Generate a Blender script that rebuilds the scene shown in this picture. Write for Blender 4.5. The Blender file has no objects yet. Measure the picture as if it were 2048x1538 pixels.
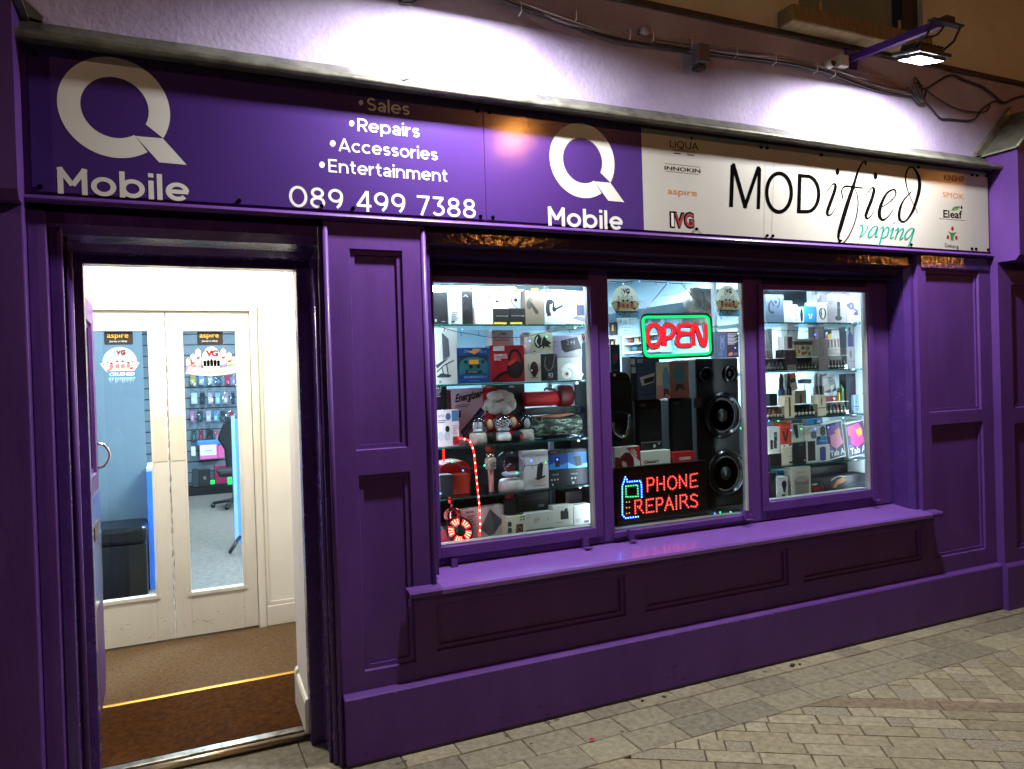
import bpy, bmesh, math, random
from mathutils import Vector, Matrix
random.seed(7)
S = bpy.context.scene
COL = S.collection
# ------------------------------------------------------------------ camera
CW, CH, CF, CD, CHT = 2048.0, 1538.0, 1518.89, 3.16936, 1.6
CR = ((0.9076372665610831, -0.41863378904196313, -0.030665012993548704),
      (0.03191545623041218, -0.004016604682328553, 0.999482501367798),
      (0.418540315863514, 0.9081462533971029, -0.009715268276015245))
cam_d = bpy.data.cameras.new('camera'); cam = bpy.data.objects.new('camera', cam_d); COL.objects.link(cam)
cam_d.sensor_fit = 'HORIZONTAL'; cam_d.sensor_width = 36.0; cam_d.lens = CF / CW * 36.0
cam_d.clip_start = 0.05; cam_d.clip_end = 500
m = Matrix(((CR[0][0], CR[1][0], -CR[2][0], 0.0), (CR[0][1], CR[1][1], -CR[2][1], -CD),
            (CR[0][2], CR[1][2], -CR[2][2], CHT), (0, 0, 0, 1)))
cam.matrix_world = m
S.camera = cam
# ------------------------------------------------------------------ night sky and exposure
wd = bpy.data.worlds.new('World'); S.world = wd; wd.use_nodes = True
nt = wd.node_tree
sky = nt.nodes.new('ShaderNodeTexSky'); sky.sky_type = 'NISHITA'; sky.sun_disc = False
sky.sun_elevation = math.radians(-4); sky.sun_rotation = math.radians(200)
nt.links.new(sky.outputs[0], nt.nodes['Background'].inputs[0])
nt.nodes['Background'].inputs[1].default_value = .02
S.view_settings.view_transform = 'Standard'
S.view_settings.look = 'None'
S.view_settings.exposure = 0.0
S.view_settings.gamma = 1.0
S.cycles.max_bounces = 10; S.cycles.transparent_max_bounces = 16
S.cycles.sample_clamp_indirect = 4.0
L_FLOOD, L_STREET, L_LOBBY, L_SHOP, L_STRIP, L_SIDE_FILL = 118.0, 480.0, 74.0, 118.0, 130.0, 36.0

# ------------------------------------------------------------------ measuring helpers: a pixel of the photograph seen on a known plane
def _ray(px, py):
    a, b, c = px - CW / 2, -(py - CH / 2), CF
    return tuple(CR[0][i] * a + CR[1][i] * b + CR[2][i] * c for i in range(3))
def at(px, py, Y=0.0):
    v = _ray(px, py); t = (Y + CD) / v[1]
    return v[0] * t, v[2] * t + CHT
def atX(px, py, X):
    v = _ray(px, py); t = X / v[0]
    return v[1] * t - CD, v[2] * t + CHT
def atZ(px, py, Z=0.0):
    v = _ray(px, py); t = (Z - CHT) / v[2]
    return v[0] * t, v[1] * t - CD
REG = {0: (0, 0, 1), 1: (860, 550, .18857), 2: (860, 820, .18858), 3: (1200, 550, .16903), 4: (1210, 790, .18856),
       5: (1510, 570, .14951), 6: (1510, 790, .14951), 7: (150, 520, .27957), 8: (150, 940, .38869), 9: (1440, 310, .20508),
       10: (1290, 260, .14299), 11: (1850, 320, .13), 12: (180, 650, .09103), 13: (360, 650, .22764), 14: (0, 0, .28604),
       15: (1500, 0, .26758), 16: (700, 0, .39063), 17: (1050, 230, .48730), 18: (540, 170, .37109)}
def pp(r, x, y):
    a = REG[r]; return a[0] + x * a[2], a[1] + y * a[2]

# ------------------------------------------------------------------ materials
def lin(c):
    r = []
    for k in c[:3]:
        k = k / 255.0
        r.append(k / 12.92 if k <= .04045 else ((k + .055) / 1.055) ** 2.4)
    return (r[0], r[1], r[2], 1.0)
_M = {}
def M(rgb, rough=.5, metal=0., coat=0., em=0., bump=0., bscale=60., var=.12, vscale=9., spec=.5, stretch=None, name=None, trans=0., tint2=None, mixscale=3., rvar=0.):
    key = (rvar, tuple(rgb), rough, metal, coat, em, bump, bscale, var, vscale, spec, stretch, trans, tint2, mixscale)
    if key in _M: return _M[key]
    mt = bpy.data.materials.new(name or 'paint'); mt.use_nodes = True
    t = mt.node_tree; n = t.nodes; l = t.links; b = n['Principled BSDF']
    base = lin(rgb)
    b.inputs['Base Color'].default_value = base
    b.inputs['Roughness'].default_value = rough
    b.inputs['Metallic'].default_value = metal
    b.inputs['Coat Weight'].default_value = coat
    b.inputs['Coat Roughness'].default_value = .09
    b.inputs['Specular IOR Level'].default_value = spec
    if trans: b.inputs['Transmission Weight'].default_value = trans
    if em:
        b.inputs['Emission Color'].default_value = base; b.inputs['Emission Strength'].default_value = em
    elif var or bump or tint2:
        tc = n.new('ShaderNodeTexCoord'); src = tc.outputs['Object']
        if stretch:
            mp = n.new('ShaderNodeMapping'); mp.inputs['Scale'].default_value = stretch
            l.new(src, mp.inputs[0]); src = mp.outputs[0]
        if var or tint2:
            nz = n.new('ShaderNodeTexNoise'); nz.inputs['Scale'].default_value = mixscale if tint2 else vscale
            nz.inputs['Detail'].default_value = 6; nz.inputs['Roughness'].default_value = .65
            l.new(src, nz.inputs['Vector'])
            rp = n.new('ShaderNodeValToRGB'); l.new(nz.outputs[0], rp.inputs[0])
            rp.color_ramp.elements[0].position = .32; rp.color_ramp.elements[1].position = .68
            if tint2:
                rp.color_ramp.elements[0].color = lin(tint2); rp.color_ramp.elements[1].color = base
            else:
                rp.color_ramp.elements[0].color = tuple(k * (1 - var) for k in base[:3]) + (1,)
                rp.color_ramp.elements[1].color = tuple(min(1, k * (1 + var)) for k in base[:3]) + (1,)
            l.new(rp.outputs[0], b.inputs['Base Color'])
            if rvar:
                mr = n.new('ShaderNodeMapRange'); mr.inputs['To Min'].default_value = max(.05, rough - rvar); mr.inputs['To Max'].default_value = rough + rvar
                l.new(nz.outputs[0], mr.inputs[0]); l.new(mr.outputs[0], b.inputs['Roughness'])
        if bump:
            n2 = n.new('ShaderNodeTexNoise'); n2.inputs['Scale'].default_value = bscale; n2.inputs['Detail'].default_value = 3
            l.new(src, n2.inputs['Vector'])
            bp = n.new('ShaderNodeBump'); bp.inputs['Strength'].default_value = bump; bp.inputs['Distance'].default_value = .004
            l.new(n2.outputs[0], bp.inputs['Height']); l.new(bp.outputs[0], b.inputs['Normal']); l.new(bp.outputs[0], b.inputs['Coat Normal'])
    _M[key] = mt
    return mt
def C(r, g, b, rough=.45): return M((r, g, b), rough, var=.05, name='card_print')
def film(r, g, b):
    mt = bpy.data.materials.new('translucent_film'); mt.use_nodes = True; t = mt.node_tree; n = t.nodes; l = t.links
    n.remove(n['Principled BSDF']); d = n.new('ShaderNodeBsdfDiffuse'); e = n.new('ShaderNodeBsdfTranslucent'); x = n.new('ShaderNodeMixShader')
    for k in (d, e): k.inputs[0].default_value = lin((r, g, b))
    x.inputs[0].default_value = .55; l.new(d.outputs[0], x.inputs[1]); l.new(e.outputs[0], x.inputs[2]); l.new(x.outputs[0], n['Material Output'].inputs[0])
    return mt
def glass_mat(name, rough=0.0, tint=(240, 250, 250), refl=1.0):
    mt = bpy.data.materials.new(name); mt.use_nodes = True; t = mt.node_tree; n = t.nodes; l = t.links
    for k in list(n):
        if k.type == 'BSDF_PRINCIPLED': n.remove(k)
    tr = n.new('ShaderNodeBsdfTransparent'); tr.inputs[0].default_value = lin(tint)
    gl = n.new('ShaderNodeBsdfGlossy'); gl.inputs['Roughness'].default_value = rough
    fr = n.new('ShaderNodeLayerWeight'); fr.inputs[0].default_value = .5
    pw = n.new('ShaderNodeMath'); pw.operation = 'POWER'; pw.inputs[1].default_value = 5; l.new(fr.outputs['Facing'], pw.inputs[0])
    mu = n.new('ShaderNodeMath'); mu.operation = 'MULTIPLY_ADD'; mu.inputs[1].default_value = .9; mu.inputs[2].default_value = .035 * refl; l.new(pw.outputs[0], mu.inputs[0])
    mx = n.new('ShaderNodeMixShader'); l.new(mu.outputs[0], mx.inputs[0]); l.new(tr.outputs[0], mx.inputs[1]); l.new(gl.outputs[0], mx.inputs[2])
    l.new(mx.outputs[0], n['Material Output'].inputs[0])
    return mt

PURPLE = M((78, 45, 112), .44, coat=.05, spec=.25, bump=.22, bscale=46, var=.13, vscale=5, stretch=(1, 1, .3), rvar=.14, name='purple_gloss_paint')
PURPLE_ROUGH_SHADED = M((42, 25, 68), .5, coat=.5, spec=.05, bump=.42, bscale=36, var=.08, name='purple_lumpy_gloss_shaded')  # lumpy gloss; base darkened for the shade under the fascia
PURPLE_JAMB = M((66, 38, 104), .25, coat=.4, spec=.3, bump=.4, bscale=70, var=.14, rvar=.12, name='purple_old_gloss_paint')
LAVENDER = M((170, 160, 190), .75, bump=.8, bscale=46, var=.05, vscale=2.2, tint2=(142, 128, 164), mixscale=2.6, name='lavender_render')
TAN = M((208, 202, 184), .9, bump=.35, bscale=120, tint2=(184, 176, 158), mixscale=2.3, name='tan_render')
STONE_SILL = M((150, 126, 96), .85, bump=.5, bscale=45, tint2=(112, 92, 70), mixscale=9, stretch=(6, 1, 1), name='painted_stone')
LEAD = M((148, 148, 132), .42, metal=.55, bump=.4, bscale=26, tint2=(96, 96, 88), mixscale=11, name='weathered_lead')
SIGN_PURPLE = M((59, 35, 99), .3, coat=.6, spec=.3, var=.02, bump=.05, bscale=110, name='purple_sign_vinyl')
SIGN_WHITE = M((160, 158, 150), .4, coat=.12, var=.025, bump=.04, bscale=200, name='white_sign_vinyl')
LETTER = M((192, 191, 184), .5, var=.02, name='white_letter_vinyl')
INK = M((9, 7, 8), .85, spec=.0, var=.05, name='black_letter_vinyl')
BLACK = M((16, 16, 18), .4, var=.1, name='black_plastic')
GLOSSBLACK = M((10, 10, 12), .15, coat=.3, var=.05, name='gloss_black_plastic')
DARKGREY = M((42, 42, 46), .5, name='dark_grey_plastic')
CHROME = M((210, 205, 200), .12, metal=1., var=.03, name='chrome')
STEEL = M((160, 155, 150), .3, metal=1., var=.1, name='steel')
WHITE_PAINT = M((236, 233, 222), .45, bump=.08, bscale=40, tint2=(226, 221, 206), mixscale=2.5, name='white_gloss_joinery_paint')
WALL_WHITE = M((238, 235, 224), .7, bump=.1, bscale=60, var=.02, name='lobby_white_wall')
CARPET = M((112, 90, 66), 1., bump=.8, bscale=420, tint2=(80, 62, 44), mixscale=60, spec=.1, name='brown_carpet')
CARPET_GREY = M((120, 112, 104), 1., bump=.8, bscale=300, tint2=(96, 90, 84), mixscale=22, spec=.1, name='grey_carpet')
MAT = M((84, 50, 20), 1., bump=1., bscale=500, tint2=(50, 29, 12), mixscale=34, spec=.1, name='coir_mat')
SHOP_BLUE = M((176, 206, 222), .8, var=.03, name='pale_blue_wall')
SHOP_WHITE = M((225, 230, 232), .7, var=.02, name='shop_white')
GLASS = glass_mat('window_glass', 0., (236, 246, 246))
CLEAR = glass_mat('clear_plastic', .05, (232, 238, 240), 1.6)
GLASS_EDGE = M((60, 150, 130), .15, trans=.6, var=0, name='green_glass_edge')

# ------------------------------------------------------------------ mesh builder
ORG = {}
class MB:
    def __init__(s): s.v = []; s.f = []; s.mi = []; s.mats = []; s.sm = []
    def _m(s, m):
        if m not in s.mats: s.mats.append(m)
        return s.mats.index(m)
    def add(s, vs, fs, m, smooth=False):
        o = len(s.v); k = s._m(m); s.v += [tuple(p) for p in vs]
        for f in fs: s.f.append(tuple(i + o for i in f)); s.mi.append(k); s.sm.append(smooth)
        return s
    def box(s, x0, x1, y0, y1, z0, z1, m, b=0.):
        if b and min(x1 - x0, y1 - y0, z1 - z0) > 2.2 * b:
            bm = bmesh.new(); bmesh.ops.create_cube(bm, size=1)
            for v in bm.verts: v.co = ((x0 + x1) / 2 + v.co.x * (x1 - x0), (y0 + y1) / 2 + v.co.y * (y1 - y0), (z0 + z1) / 2 + v.co.z * (z1 - z0))
            bmesh.ops.bevel(bm, geom=bm.edges[:], offset=b, segments=2, affect='EDGES', profile=.5)
            return s.bm(bm, m)
        vs = [(x, y, z) for x in (x0, x1) for y in (y0, y1) for z in (z0, z1)]
        return s.add(vs, [(0, 1, 3, 2), (4, 6, 7, 5), (0, 4, 5, 1), (2, 3, 7, 6), (0, 2, 6, 4), (1, 5, 7, 3)], m)
    def bm(s, bm, m, smooth=False):
        bm.verts.index_update()
        s.add([v.co[:] for v in bm.verts], [[v.index for v in f.verts] for f in bm.faces], m, smooth); bm.free(); return s
    def poly(s, pts, m): return s.add(pts, [tuple(range(len(pts)))], m)
    def prism(s, pts, y0, y1, m, axis='y'):
        n = len(pts)
        def P(p, d): return (p[0], d, p[1]) if axis == 'y' else ((d, p[0], p[1]) if axis == 'x' else (p[0], p[1], d))
        vs = [P(p, y0) for p in pts] + [P(p, y1) for p in pts]
        fs = [tuple(range(n)), tuple(range(2 * n - 1, n - 1, -1))] + [(i, n + i, n + (i + 1) % n, (i + 1) % n) for i in range(n)]
        return s.add(vs, fs, m)
    def tube(s, pts, r, m, n=8, closed=False, cap=True):
        pts = [Vector(p) for p in pts]; N = len(pts); vs = []; up = None
        rs = r if isinstance(r, (list, tuple)) else [r] * N
        for i in range(N):
            a = pts[i - 1] if (i or closed) else pts[0]; c = pts[(i + 1) % N] if (i < N - 1 or closed) else pts[-1]
            d = (c - a); d = d.normalized() if d.length > 1e-9 else Vector((0, 0, 1))
            if up is None: up = d.orthogonal().normalized()
            u = (up - d * up.dot(d)); u = u.normalized() if u.length > 1e-6 else d.orthogonal().normalized()
            up = u; w = d.cross(u)
            for k in range(n):
                q = 2 * math.pi * k / n; vs.append(pts[i] + (u * math.cos(q) + w * math.sin(q)) * rs[i])
        fs = []
        for i in range(N if closed else N - 1):
            j = (i + 1) % N
            for k in range(n): fs.append((i * n + k, i * n + (k + 1) % n, j * n + (k + 1) % n, j * n + k))
        if cap and not closed: fs += [tuple(range(n - 1, -1, -1)), tuple((N - 1) * n + k for k in range(n))]
        return s.add(vs, fs, m, True)
    def lathe(s, prof, c, m, axis='z', n=20, smooth=True):
        vs = []; N = len(prof)
        for r, h in prof:
            for k in range(n):
                q = 2 * math.pi * k / n; a, b = r * math.cos(q), r * math.sin(q)
                vs.append({'z': (c[0] + a, c[1] + b, c[2] + h), 'y': (c[0] + a, c[1] + h, c[2] - b), 'x': (c[0] + h, c[1] + a, c[2] + b)}[axis])
        fs = [(i * n + k, i * n + (k + 1) % n, (i + 1) * n + (k + 1) % n, (i + 1) * n + k) for i in range(N - 1) for k in range(n)]
        if prof[0][0] > 1e-6: fs.append(tuple(range(n - 1, -1, -1)))
        if prof[-1][0] > 1e-6: fs.append(tuple((N - 1) * n + k for k in range(n)))
        return s.add(vs, fs, m, smooth)
    def ball(s, c, r, m, sub=2, sq=(1, 1, 1), jit=0.):
        bm = bmesh.new(); bmesh.ops.create_icosphere(bm, subdivisions=sub, radius=1)
        for v in bm.verts:
            k = 1 + random.uniform(-jit, jit); v.co = (c[0] + v.co.x * r * sq[0] * k, c[1] + v.co.y * r * sq[1] * k, c[2] + v.co.z * r * sq[2] * k)
        return s.bm(bm, m, True)
    def stroke(s, pts, w, m, fn, closed=False):
        """flat ribbon along 2D points; fn(u, v) -> 3D"""
        N = len(pts); ws = w if isinstance(w, (list, tuple)) else [w] * N; L = []; R = []
        for i in range(N):
            p = pts[i]; a = pts[i - 1] if (i or closed) else None; c = pts[(i + 1) % N] if (i < N - 1 or closed) else None
            def nd(q, r):
                dx, dy = r[0] - q[0], r[1] - q[1]; l_ = math.hypot(dx, dy) or 1e-9; return dx / l_, dy / l_
            d1 = nd(a, p) if a else nd(p, c); d2 = nd(p, c) if c else d1
            tx, ty = d1[0] + d2[0], d1[1] + d2[1]; l_ = math.hypot(tx, ty)
            if l_ < 1e-6: tx, ty = d1; l_ = 1
            tx /= l_; ty /= l_; k = 1 / max(.4, tx * d1[0] + ty * d1[1]); h = ws[i] / 2 * k
            L.append((p[0] - ty * h, p[1] + tx * h)); R.append((p[0] + ty * h, p[1] - tx * h))
        vs = [fn(*q) for q in L] + [fn(*q) for q in R]
        fs = [(i, (i + 1) % N, N + (i + 1) % N, N + i) for i in range(N if closed else N - 1)]
        return s.add(vs, fs, m)
    def fill(s, pts, m, fn): return s.add([fn(*q) for q in pts], [tuple(range(len(pts)))], m)
    def text(s, txt, m, fn, bold=0., shear=0.):
        """built-in font; glyph space: cap height about .73, baseline 0; fn(u, v) -> 3D"""
        v, f, _ = glyphs(txt, bold, shear); return s.add([fn(*q) for q in v], f, m)
    def build(s, name, parent=None, origin=None, bevel=0.):
        me = bpy.data.meshes.new(name)
        if origin is None:
            if parent is not None: origin = ORG[parent.name]
            else:
                xs = [p[0] for p in s.v]; ys = [p[1] for p in s.v]; zs = [p[2] for p in s.v]
                origin = ((min(xs) + max(xs)) / 2, (min(ys) + max(ys)) / 2, min(zs))
        me.from_pydata([(p[0] - origin[0], p[1] - origin[1], p[2] - origin[2]) for p in s.v], [], s.f)
        for mt in s.mats: me.materials.append(mt)
        me.polygons.foreach_set('material_index', s.mi); me.polygons.foreach_set('use_smooth', s.sm)
        bm = bmesh.new(); bm.from_mesh(me); bmesh.ops.recalc_face_normals(bm, faces=bm.faces[:]); bm.to_mesh(me); bm.free()
        me.update()
        o = bpy.data.objects.new(name, me); COL.objects.link(o); ORG[o.name] = origin
        if parent is not None:
            o.parent = parent; q = ORG[parent.name]; o.location = (origin[0] - q[0], origin[1] - q[1], origin[2] - q[2])
        else: o.location = origin
        if bevel:
            md = o.modifiers.new('edge', 'BEVEL'); md.width = bevel; md.segments = 2; md.limit_method = 'ANGLE'; md.angle_limit = .7
        return o
_G = {}
def glyphs(txt, bold=0., shear=0.):
    k = (txt, bold, shear)
    if k not in _G:
        cu = bpy.data.curves.new('lettering', 'FONT'); cu.body = txt; cu.size = 1; cu.offset = bold; cu.shear = shear; cu.resolution_u = 3
        ob = bpy.data.objects.new('lettering', cu); me = bpy.data.meshes.new_from_object(ob)
        v = [(p.co.x, p.co.y) for p in me.vertices]; f = [tuple(q.vertices) for q in me.polygons]
        bpy.data.objects.remove(ob); bpy.data.curves.remove(cu); bpy.data.meshes.remove(me)
        w = max([p[0] for p in v] or [1])
        _G[k] = (v, f, w)
    return _G[k]
def tag(o, label, cat, group=None, kind=None):
    if label: o['label'] = label
    if cat: o['category'] = cat
    if group: o['group'] = group
    if kind: o['kind'] = kind
    return o
def thing(name, label, cat, loc=(0, 0, 0), group=None):
    o = bpy.data.objects.new(name, None); COL.objects.link(o); o.location = loc; o.empty_display_size = .05
    ORG[o.name] = tuple(loc); return tag(o, label, cat, group)
def struct(o): o['kind'] = 'structure'; return o
def arc(cx, cy, rx, ry, a0, a1, n=14):
    return [(cx + rx * math.cos(math.radians(a0 + (a1 - a0) * i / n)), cy + ry * math.sin(math.radians(a0 + (a1 - a0) * i / n))) for i in range(n + 1)]
def spline(pts, n=6):
    out = []; P = [pts[0]] + list(pts) + [pts[-1]]
    for i in range(1, len(P) - 2):
        for k in range(n):
            t = k / n; o = []
            for d in range(len(pts[0])):
                a, b, c, e = P[i - 1][d], P[i][d], P[i + 1][d], P[i + 2][d]
                o.append(.5 * (2 * b + (c - a) * t + (2 * a - 5 * b + 4 * c - e) * t * t + (3 * b - a - 3 * c + e) * t ** 3))
            out.append(tuple(o))
    out.append(tuple(pts[-1])); return out
def panel_face(mb, x0, x1, z0, z1, y, panels, m, steps=((.0, .010), (.022, .012)), nx=0):
    """a joinery face in the plane y with stepped sunk panels (ring inset, extra depth)"""
    xs = sorted({x0, x1} | {p[0] for p in panels} | {p[1] for p in panels}); zs = sorted({z0, z1} | {p[2] for p in panels} | {p[3] for p in panels})
    for i in range(len(xs) - 1):
        for j in range(len(zs) - 1):
            cx, cz = (xs[i] + xs[i + 1]) / 2, (zs[j] + zs[j + 1]) / 2
            if any(p[0] < cx < p[1] and p[2] < cz < p[3] for p in panels): continue
            mb.poly([(xs[i], y, zs[j]), (xs[i + 1], y, zs[j]), (xs[i + 1], y, zs[j + 1]), (xs[i], y, zs[j + 1])], m)
    for a, b, c, d in panels:
        yy = y
        for st in steps:
            inset, dep = st[:2]; bev = len(st) > 2 and st[2]
            A, B, Cc, D = a + inset, b - inset, c + inset, d - inset; y2 = yy + dep if bev else yy
            if inset:
                o = [(a, yy, c), (b, yy, c), (b, yy, d), (a, yy, d)]; i_ = [(A, y2, Cc), (B, y2, Cc), (B, y2, D), (A, y2, D)]
                for k in range(4): mb.poly([o[k], o[(k + 1) % 4], i_[(k + 1) % 4], i_[k]], m)
                a, b, c, d = A, B, Cc, D
            if dep and not bev:
                o = [(a, yy, c), (b, yy, c), (b, yy, d), (a, yy, d)]; i_ = [(p[0], yy + dep, p[2]) for p in o]
                for k in range(4): mb.poly([o[k], o[(k + 1) % 4], i_[(k + 1) % 4], i_[k]], m)
            yy += dep
        mb.poly([(a, yy, c), (b, yy, c), (b, yy, d), (a, yy, d)], m)
# ------------------------------------------------------------------ pavement: kerb courses of slabs along the shopfront, then diagonal setts
def stone_mat(rgb, tint, name):
    return M(rgb, .85, bump=.6, bscale=150, tint2=tint, mixscale=30, spec=.3, name=name)
SLABS = [stone_mat((132, 125, 106), (100, 93, 76), 'kerb_stone'), stone_mat((120, 114, 98), (88, 82, 68), 'kerb_stone_dark'), stone_mat((142, 135, 112), (110, 103, 84), 'kerb_stone_pale')]
SETTS = [stone_mat((142, 133, 108), (108, 99, 78), 'granite_sett'), stone_mat((132, 122, 98), (96, 88, 70), 'granite_sett_dark'), stone_mat((150, 141, 118), (116, 108, 86), 'granite_sett_pale'),
         M((140, 133, 116), .85, bump=.7, bscale=90, tint2=(98, 88, 74), mixscale=75, spec=.3, name='granite_sett_speckled')]
BAND = stone_mat((122, 108, 86), (92, 80, 64), 'dark_band_stone')
g = MB(); g.poly([(-150, -150, -.022), (150, -150, -.022), (150, 40, -.022), (-150, 40, -.022)], M((98, 88, 68), .95, bump=.6, bscale=200, var=.2, name='joint_grit'))
struct(g.build('ground', origin=(0, 0, 0)))
pv = MB(); rnd = random.Random(3)
def slab(mb, pts, m, z=0., e=.0025):
    n = len(pts); cx = sum(p[0] for p in pts) / n; cy = sum(p[1] for p in pts) / n
    a = sum(pts[i][0] * pts[(i + 1) % n][1] - pts[(i + 1) % n][0] * pts[i][1] for i in range(n))
    if abs(a) < .0012: return
    def ins(p, k):
        d = math.hypot(p[0] - cx, p[1] - cy) or 1; return (p[0] - (p[0] - cx) / d * k, p[1] - (p[1] - cy) / d * k)
    o = [ins(p, e) for p in pts]; t = [ins(p, e + .004) for p in pts]
    vs = [(p[0], p[1], -.03) for p in o] + [(p[0], p[1], z - .004) for p in o] + [(p[0], p[1], z) for p in t]
    fs = [tuple(range(2 * n, 3 * n))] + [(k * n + i, k * n + (i + 1) % n, (k + 1) * n + (i + 1) % n, (k + 1) * n + i) for k in (0, 1) for i in range(n)]
    mb.add(vs, fs, m)
def clip(pts, a, b, c):
    """keep a*x + b*y >= c"""
    out = []
    for i in range(len(pts)):
        p, q = pts[i], pts[(i + 1) % len(pts)]; dp, dq = a * p[0] + b * p[1] - c, a * q[0] + b * q[1] - c
        if dp >= 0: out.append(p)
        if (dp >= 0) != (dq >= 0):
            t = dp / (dp - dq); out.append((p[0] + (q[0] - p[0]) * t, p[1] + (q[1] - p[1]) * t))
    return out
K = [.06, -.135, -.30, -.475]
for r in range(3):
    x = -5.0 + r * .11
    while x < 14:
        L = rnd.choice((.22, .24, .26, .30) if r else (.19, .21, .24))
        slab(pv, [(x, K[r + 1]), (x + L, K[r + 1]), (x + L, K[r]), (x, K[r])], SLABS[rnd.choice((0, 0, 1, 2)) if r != 1 else rnd.choice((0, 1, 1))], z=.004 if r == 0 else rnd.uniform(-.001, .001), e=.0015)
        x += L
x = -5
while x < 14: slab(pv, [(x, .06), (x + .5, .06), (x + .5, 1.0), (x, 1.0)], SLABS[1], z=-.002); x += .5
for k in range(34):
    cx, cy, R = rnd.uniform(.6, 5.5), rnd.choice((rnd.uniform(-.47, -.05), rnd.uniform(-.09, -.045))), rnd.choice((.006, .009, .014))
    pv.poly([(cx + R * rnd.uniform(.6, 1.3) * math.cos(q * .785), cy + R * rnd.uniform(.6, 1.2) * math.sin(q * .785), .0052 if cy > -.135 else .0022) for q in range(8)], M((70, 64, 52), .9, var=.3, name='gum_stain'))
struct(pv.build('pavement', origin=(0, 0, 0)))
# the dark band and the two fields of setts
bx, by = 2.72, -.475; ang = math.atan2(-.485, .745); ux, uy = math.cos(ang), math.sin(ang); nx_, ny_ = -uy, ux
sett = MB()
def field(th, side, wrow, lens):
    c, s_ = math.cos(th), math.sin(th)
    for r in range(-130, 130):
        d = r * wrow; x = -9 + rnd.uniform(0, .2)
        while x < 9:
            L = rnd.choice(lens)
            q = [(x, d), (x + L, d), (x + L, d + wrow), (x, d + wrow)]
            w = [(bx + c * p[0] - s_ * p[1], by + s_ * p[0] + c * p[1]) for p in q]; x += L
            mx = sum(p[0] for p in w) / 4; my = sum(p[1] for p in w) / 4
            if not (-3.5 < mx < 10 and -4.2 < my < -.3): continue
            w = clip(w, 0, -1, -K[3] )
            if len(w) >= 3: w = clip(w, side * nx_, side * ny_, side * (nx_ * bx + ny_ * by) + (.10 if side > 0 else 0))
            if len(w) >= 3: slab(sett, w, SETTS[rnd.choice((0, 0, 0, 1, 2, 2, 3))], z=rnd.uniform(-.0025, .001), e=.0024)
field(ang, -1, .094, (.1, .11, .2, .21, .22, .31))
field(ang + math.pi / 2, 1, .115, (.1, .13, .2, .24))
q = 0.
while q < 8:
    w = [(bx + ux * a + nx_ * b, by + uy * a + ny_ * b) for a, b in ((q, 0), (q + .62, 0), (q + .62, .10), (q, .10))]; q += .62
    w = clip(w, 0, -1, -K[3])
    if len(w) >= 3: slab(sett, w, BAND, e=.002)
w = clip([(bx + ux * a + nx_ * b, by + uy * a + ny_ * b) for a, b in ((-.4, 0), (0, 0), (0, .10), (-.4, .10))], 0, -1, -K[3])
if len(w) >= 3: slab(sett, w, BAND, e=.002)
struct(sett.build('sett_paving', origin=(0, 0, 0)))
leaf = MB(); a, b = atZ(1184, 1483)
leaf.poly([(a - .012, b, .008), (a - .003, b - .01, .012), (a + .008, b - .009, .007), (a + .014, b + .002, .013), (a + .004, b + .008, .009), (a - .004, b + .01, .014)], M((150, 20, 22), .6, var=.2, name='red_petal'))
tag(leaf.build('petal'), 'small red scrap lying on the kerb slabs', 'litter')
for k, (px, py, s_) in enumerate(((1585, 1332, .014), (1600, 1329, .007), (1285, 1402, .007))):
    a, b = atZ(px, py, .006); cr = MB(); cr.ball((a, b, .004 + s_ * .6), s_, M((52, 42, 26), .9, var=.3, name='dirt_crumb'), 2, (1.1, .9, .7), .25)
    tag(cr.build('dirt_crumb'), ('largest brown crumb of dirt at the foot of the plinth', 'tiny crumb just beyond the largest one at the foot of the plinth', 'small brown crumb on the kerb stones nearer the doorway')[k], 'dirt', 'crumbs of dirt on the kerb')

# ------------------------------------------------------------------ building above the shop
bld = thing('building', 'rendered building with lavender band below tan upper wall', 'building', (2.2, .1, 0))
mb = MB(); mb.box(-3, 9, .05, .30, 2.45, 3.475, LAVENDER); mb.build('lavender_wall', bld)
mb = MB()
wx0, wx1 = 3.33, 4.36
mb.box(-3, wx0, .035, .30, 3.475, 7, TAN); mb.box(wx1, 9, .035, .30, 3.475, 7, TAN); mb.box(wx0, wx1, .035, .30, 5.2, 7, TAN)
mb.box(-3, 9, .028, .0345, 3.462, 3.486, M((70, 54, 40), .9, var=.3, vscale=40, name='dark_render_edge')); mb.build('upper_wall', bld)  # darker strip along the line where the two renders meet
mb = MB(); mb.box(3.17, 4.30, -.075, .05, 3.487, 3.585, STONE_SILL, .012); mb.build('window_ledge', bld)
mb = MB(); uw = M((46, 44, 58), .5, var=.1, name='dark_window_frame')
mb.box(wx0, wx0 + .02, .09, .20, 3.585, 5.2, uw); mb.box(wx1 - .14, wx1, .07, .20, 3.585, 5.2, uw); mb.box(wx0, wx1, .10, .20, 3.475, 3.61, uw)
uwf = mb.build('window_frame', bld)
mb = MB(); mb.box(wx0 + .02, wx1 - .14, .14, .15, 3.61, 5.2, M((128, 140, 132), .25, var=.15, vscale=3, name='frosted_upper_glass')); mb.build('window_pane', bld)
mb = MB()
for px, py0, py1 in ((1636, 5, 38), (1794, 43, 67)):
    mb = MB(); a, z1 = at(px, py0, .08); _, z0 = at(px, py1, .08); mb.box(a - .009, a + .009, .06, .068, z0, z1, M((190, 166, 96), .5, var=.15, name='brass_bracket')); mb.build('bracket', bld)

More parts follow.
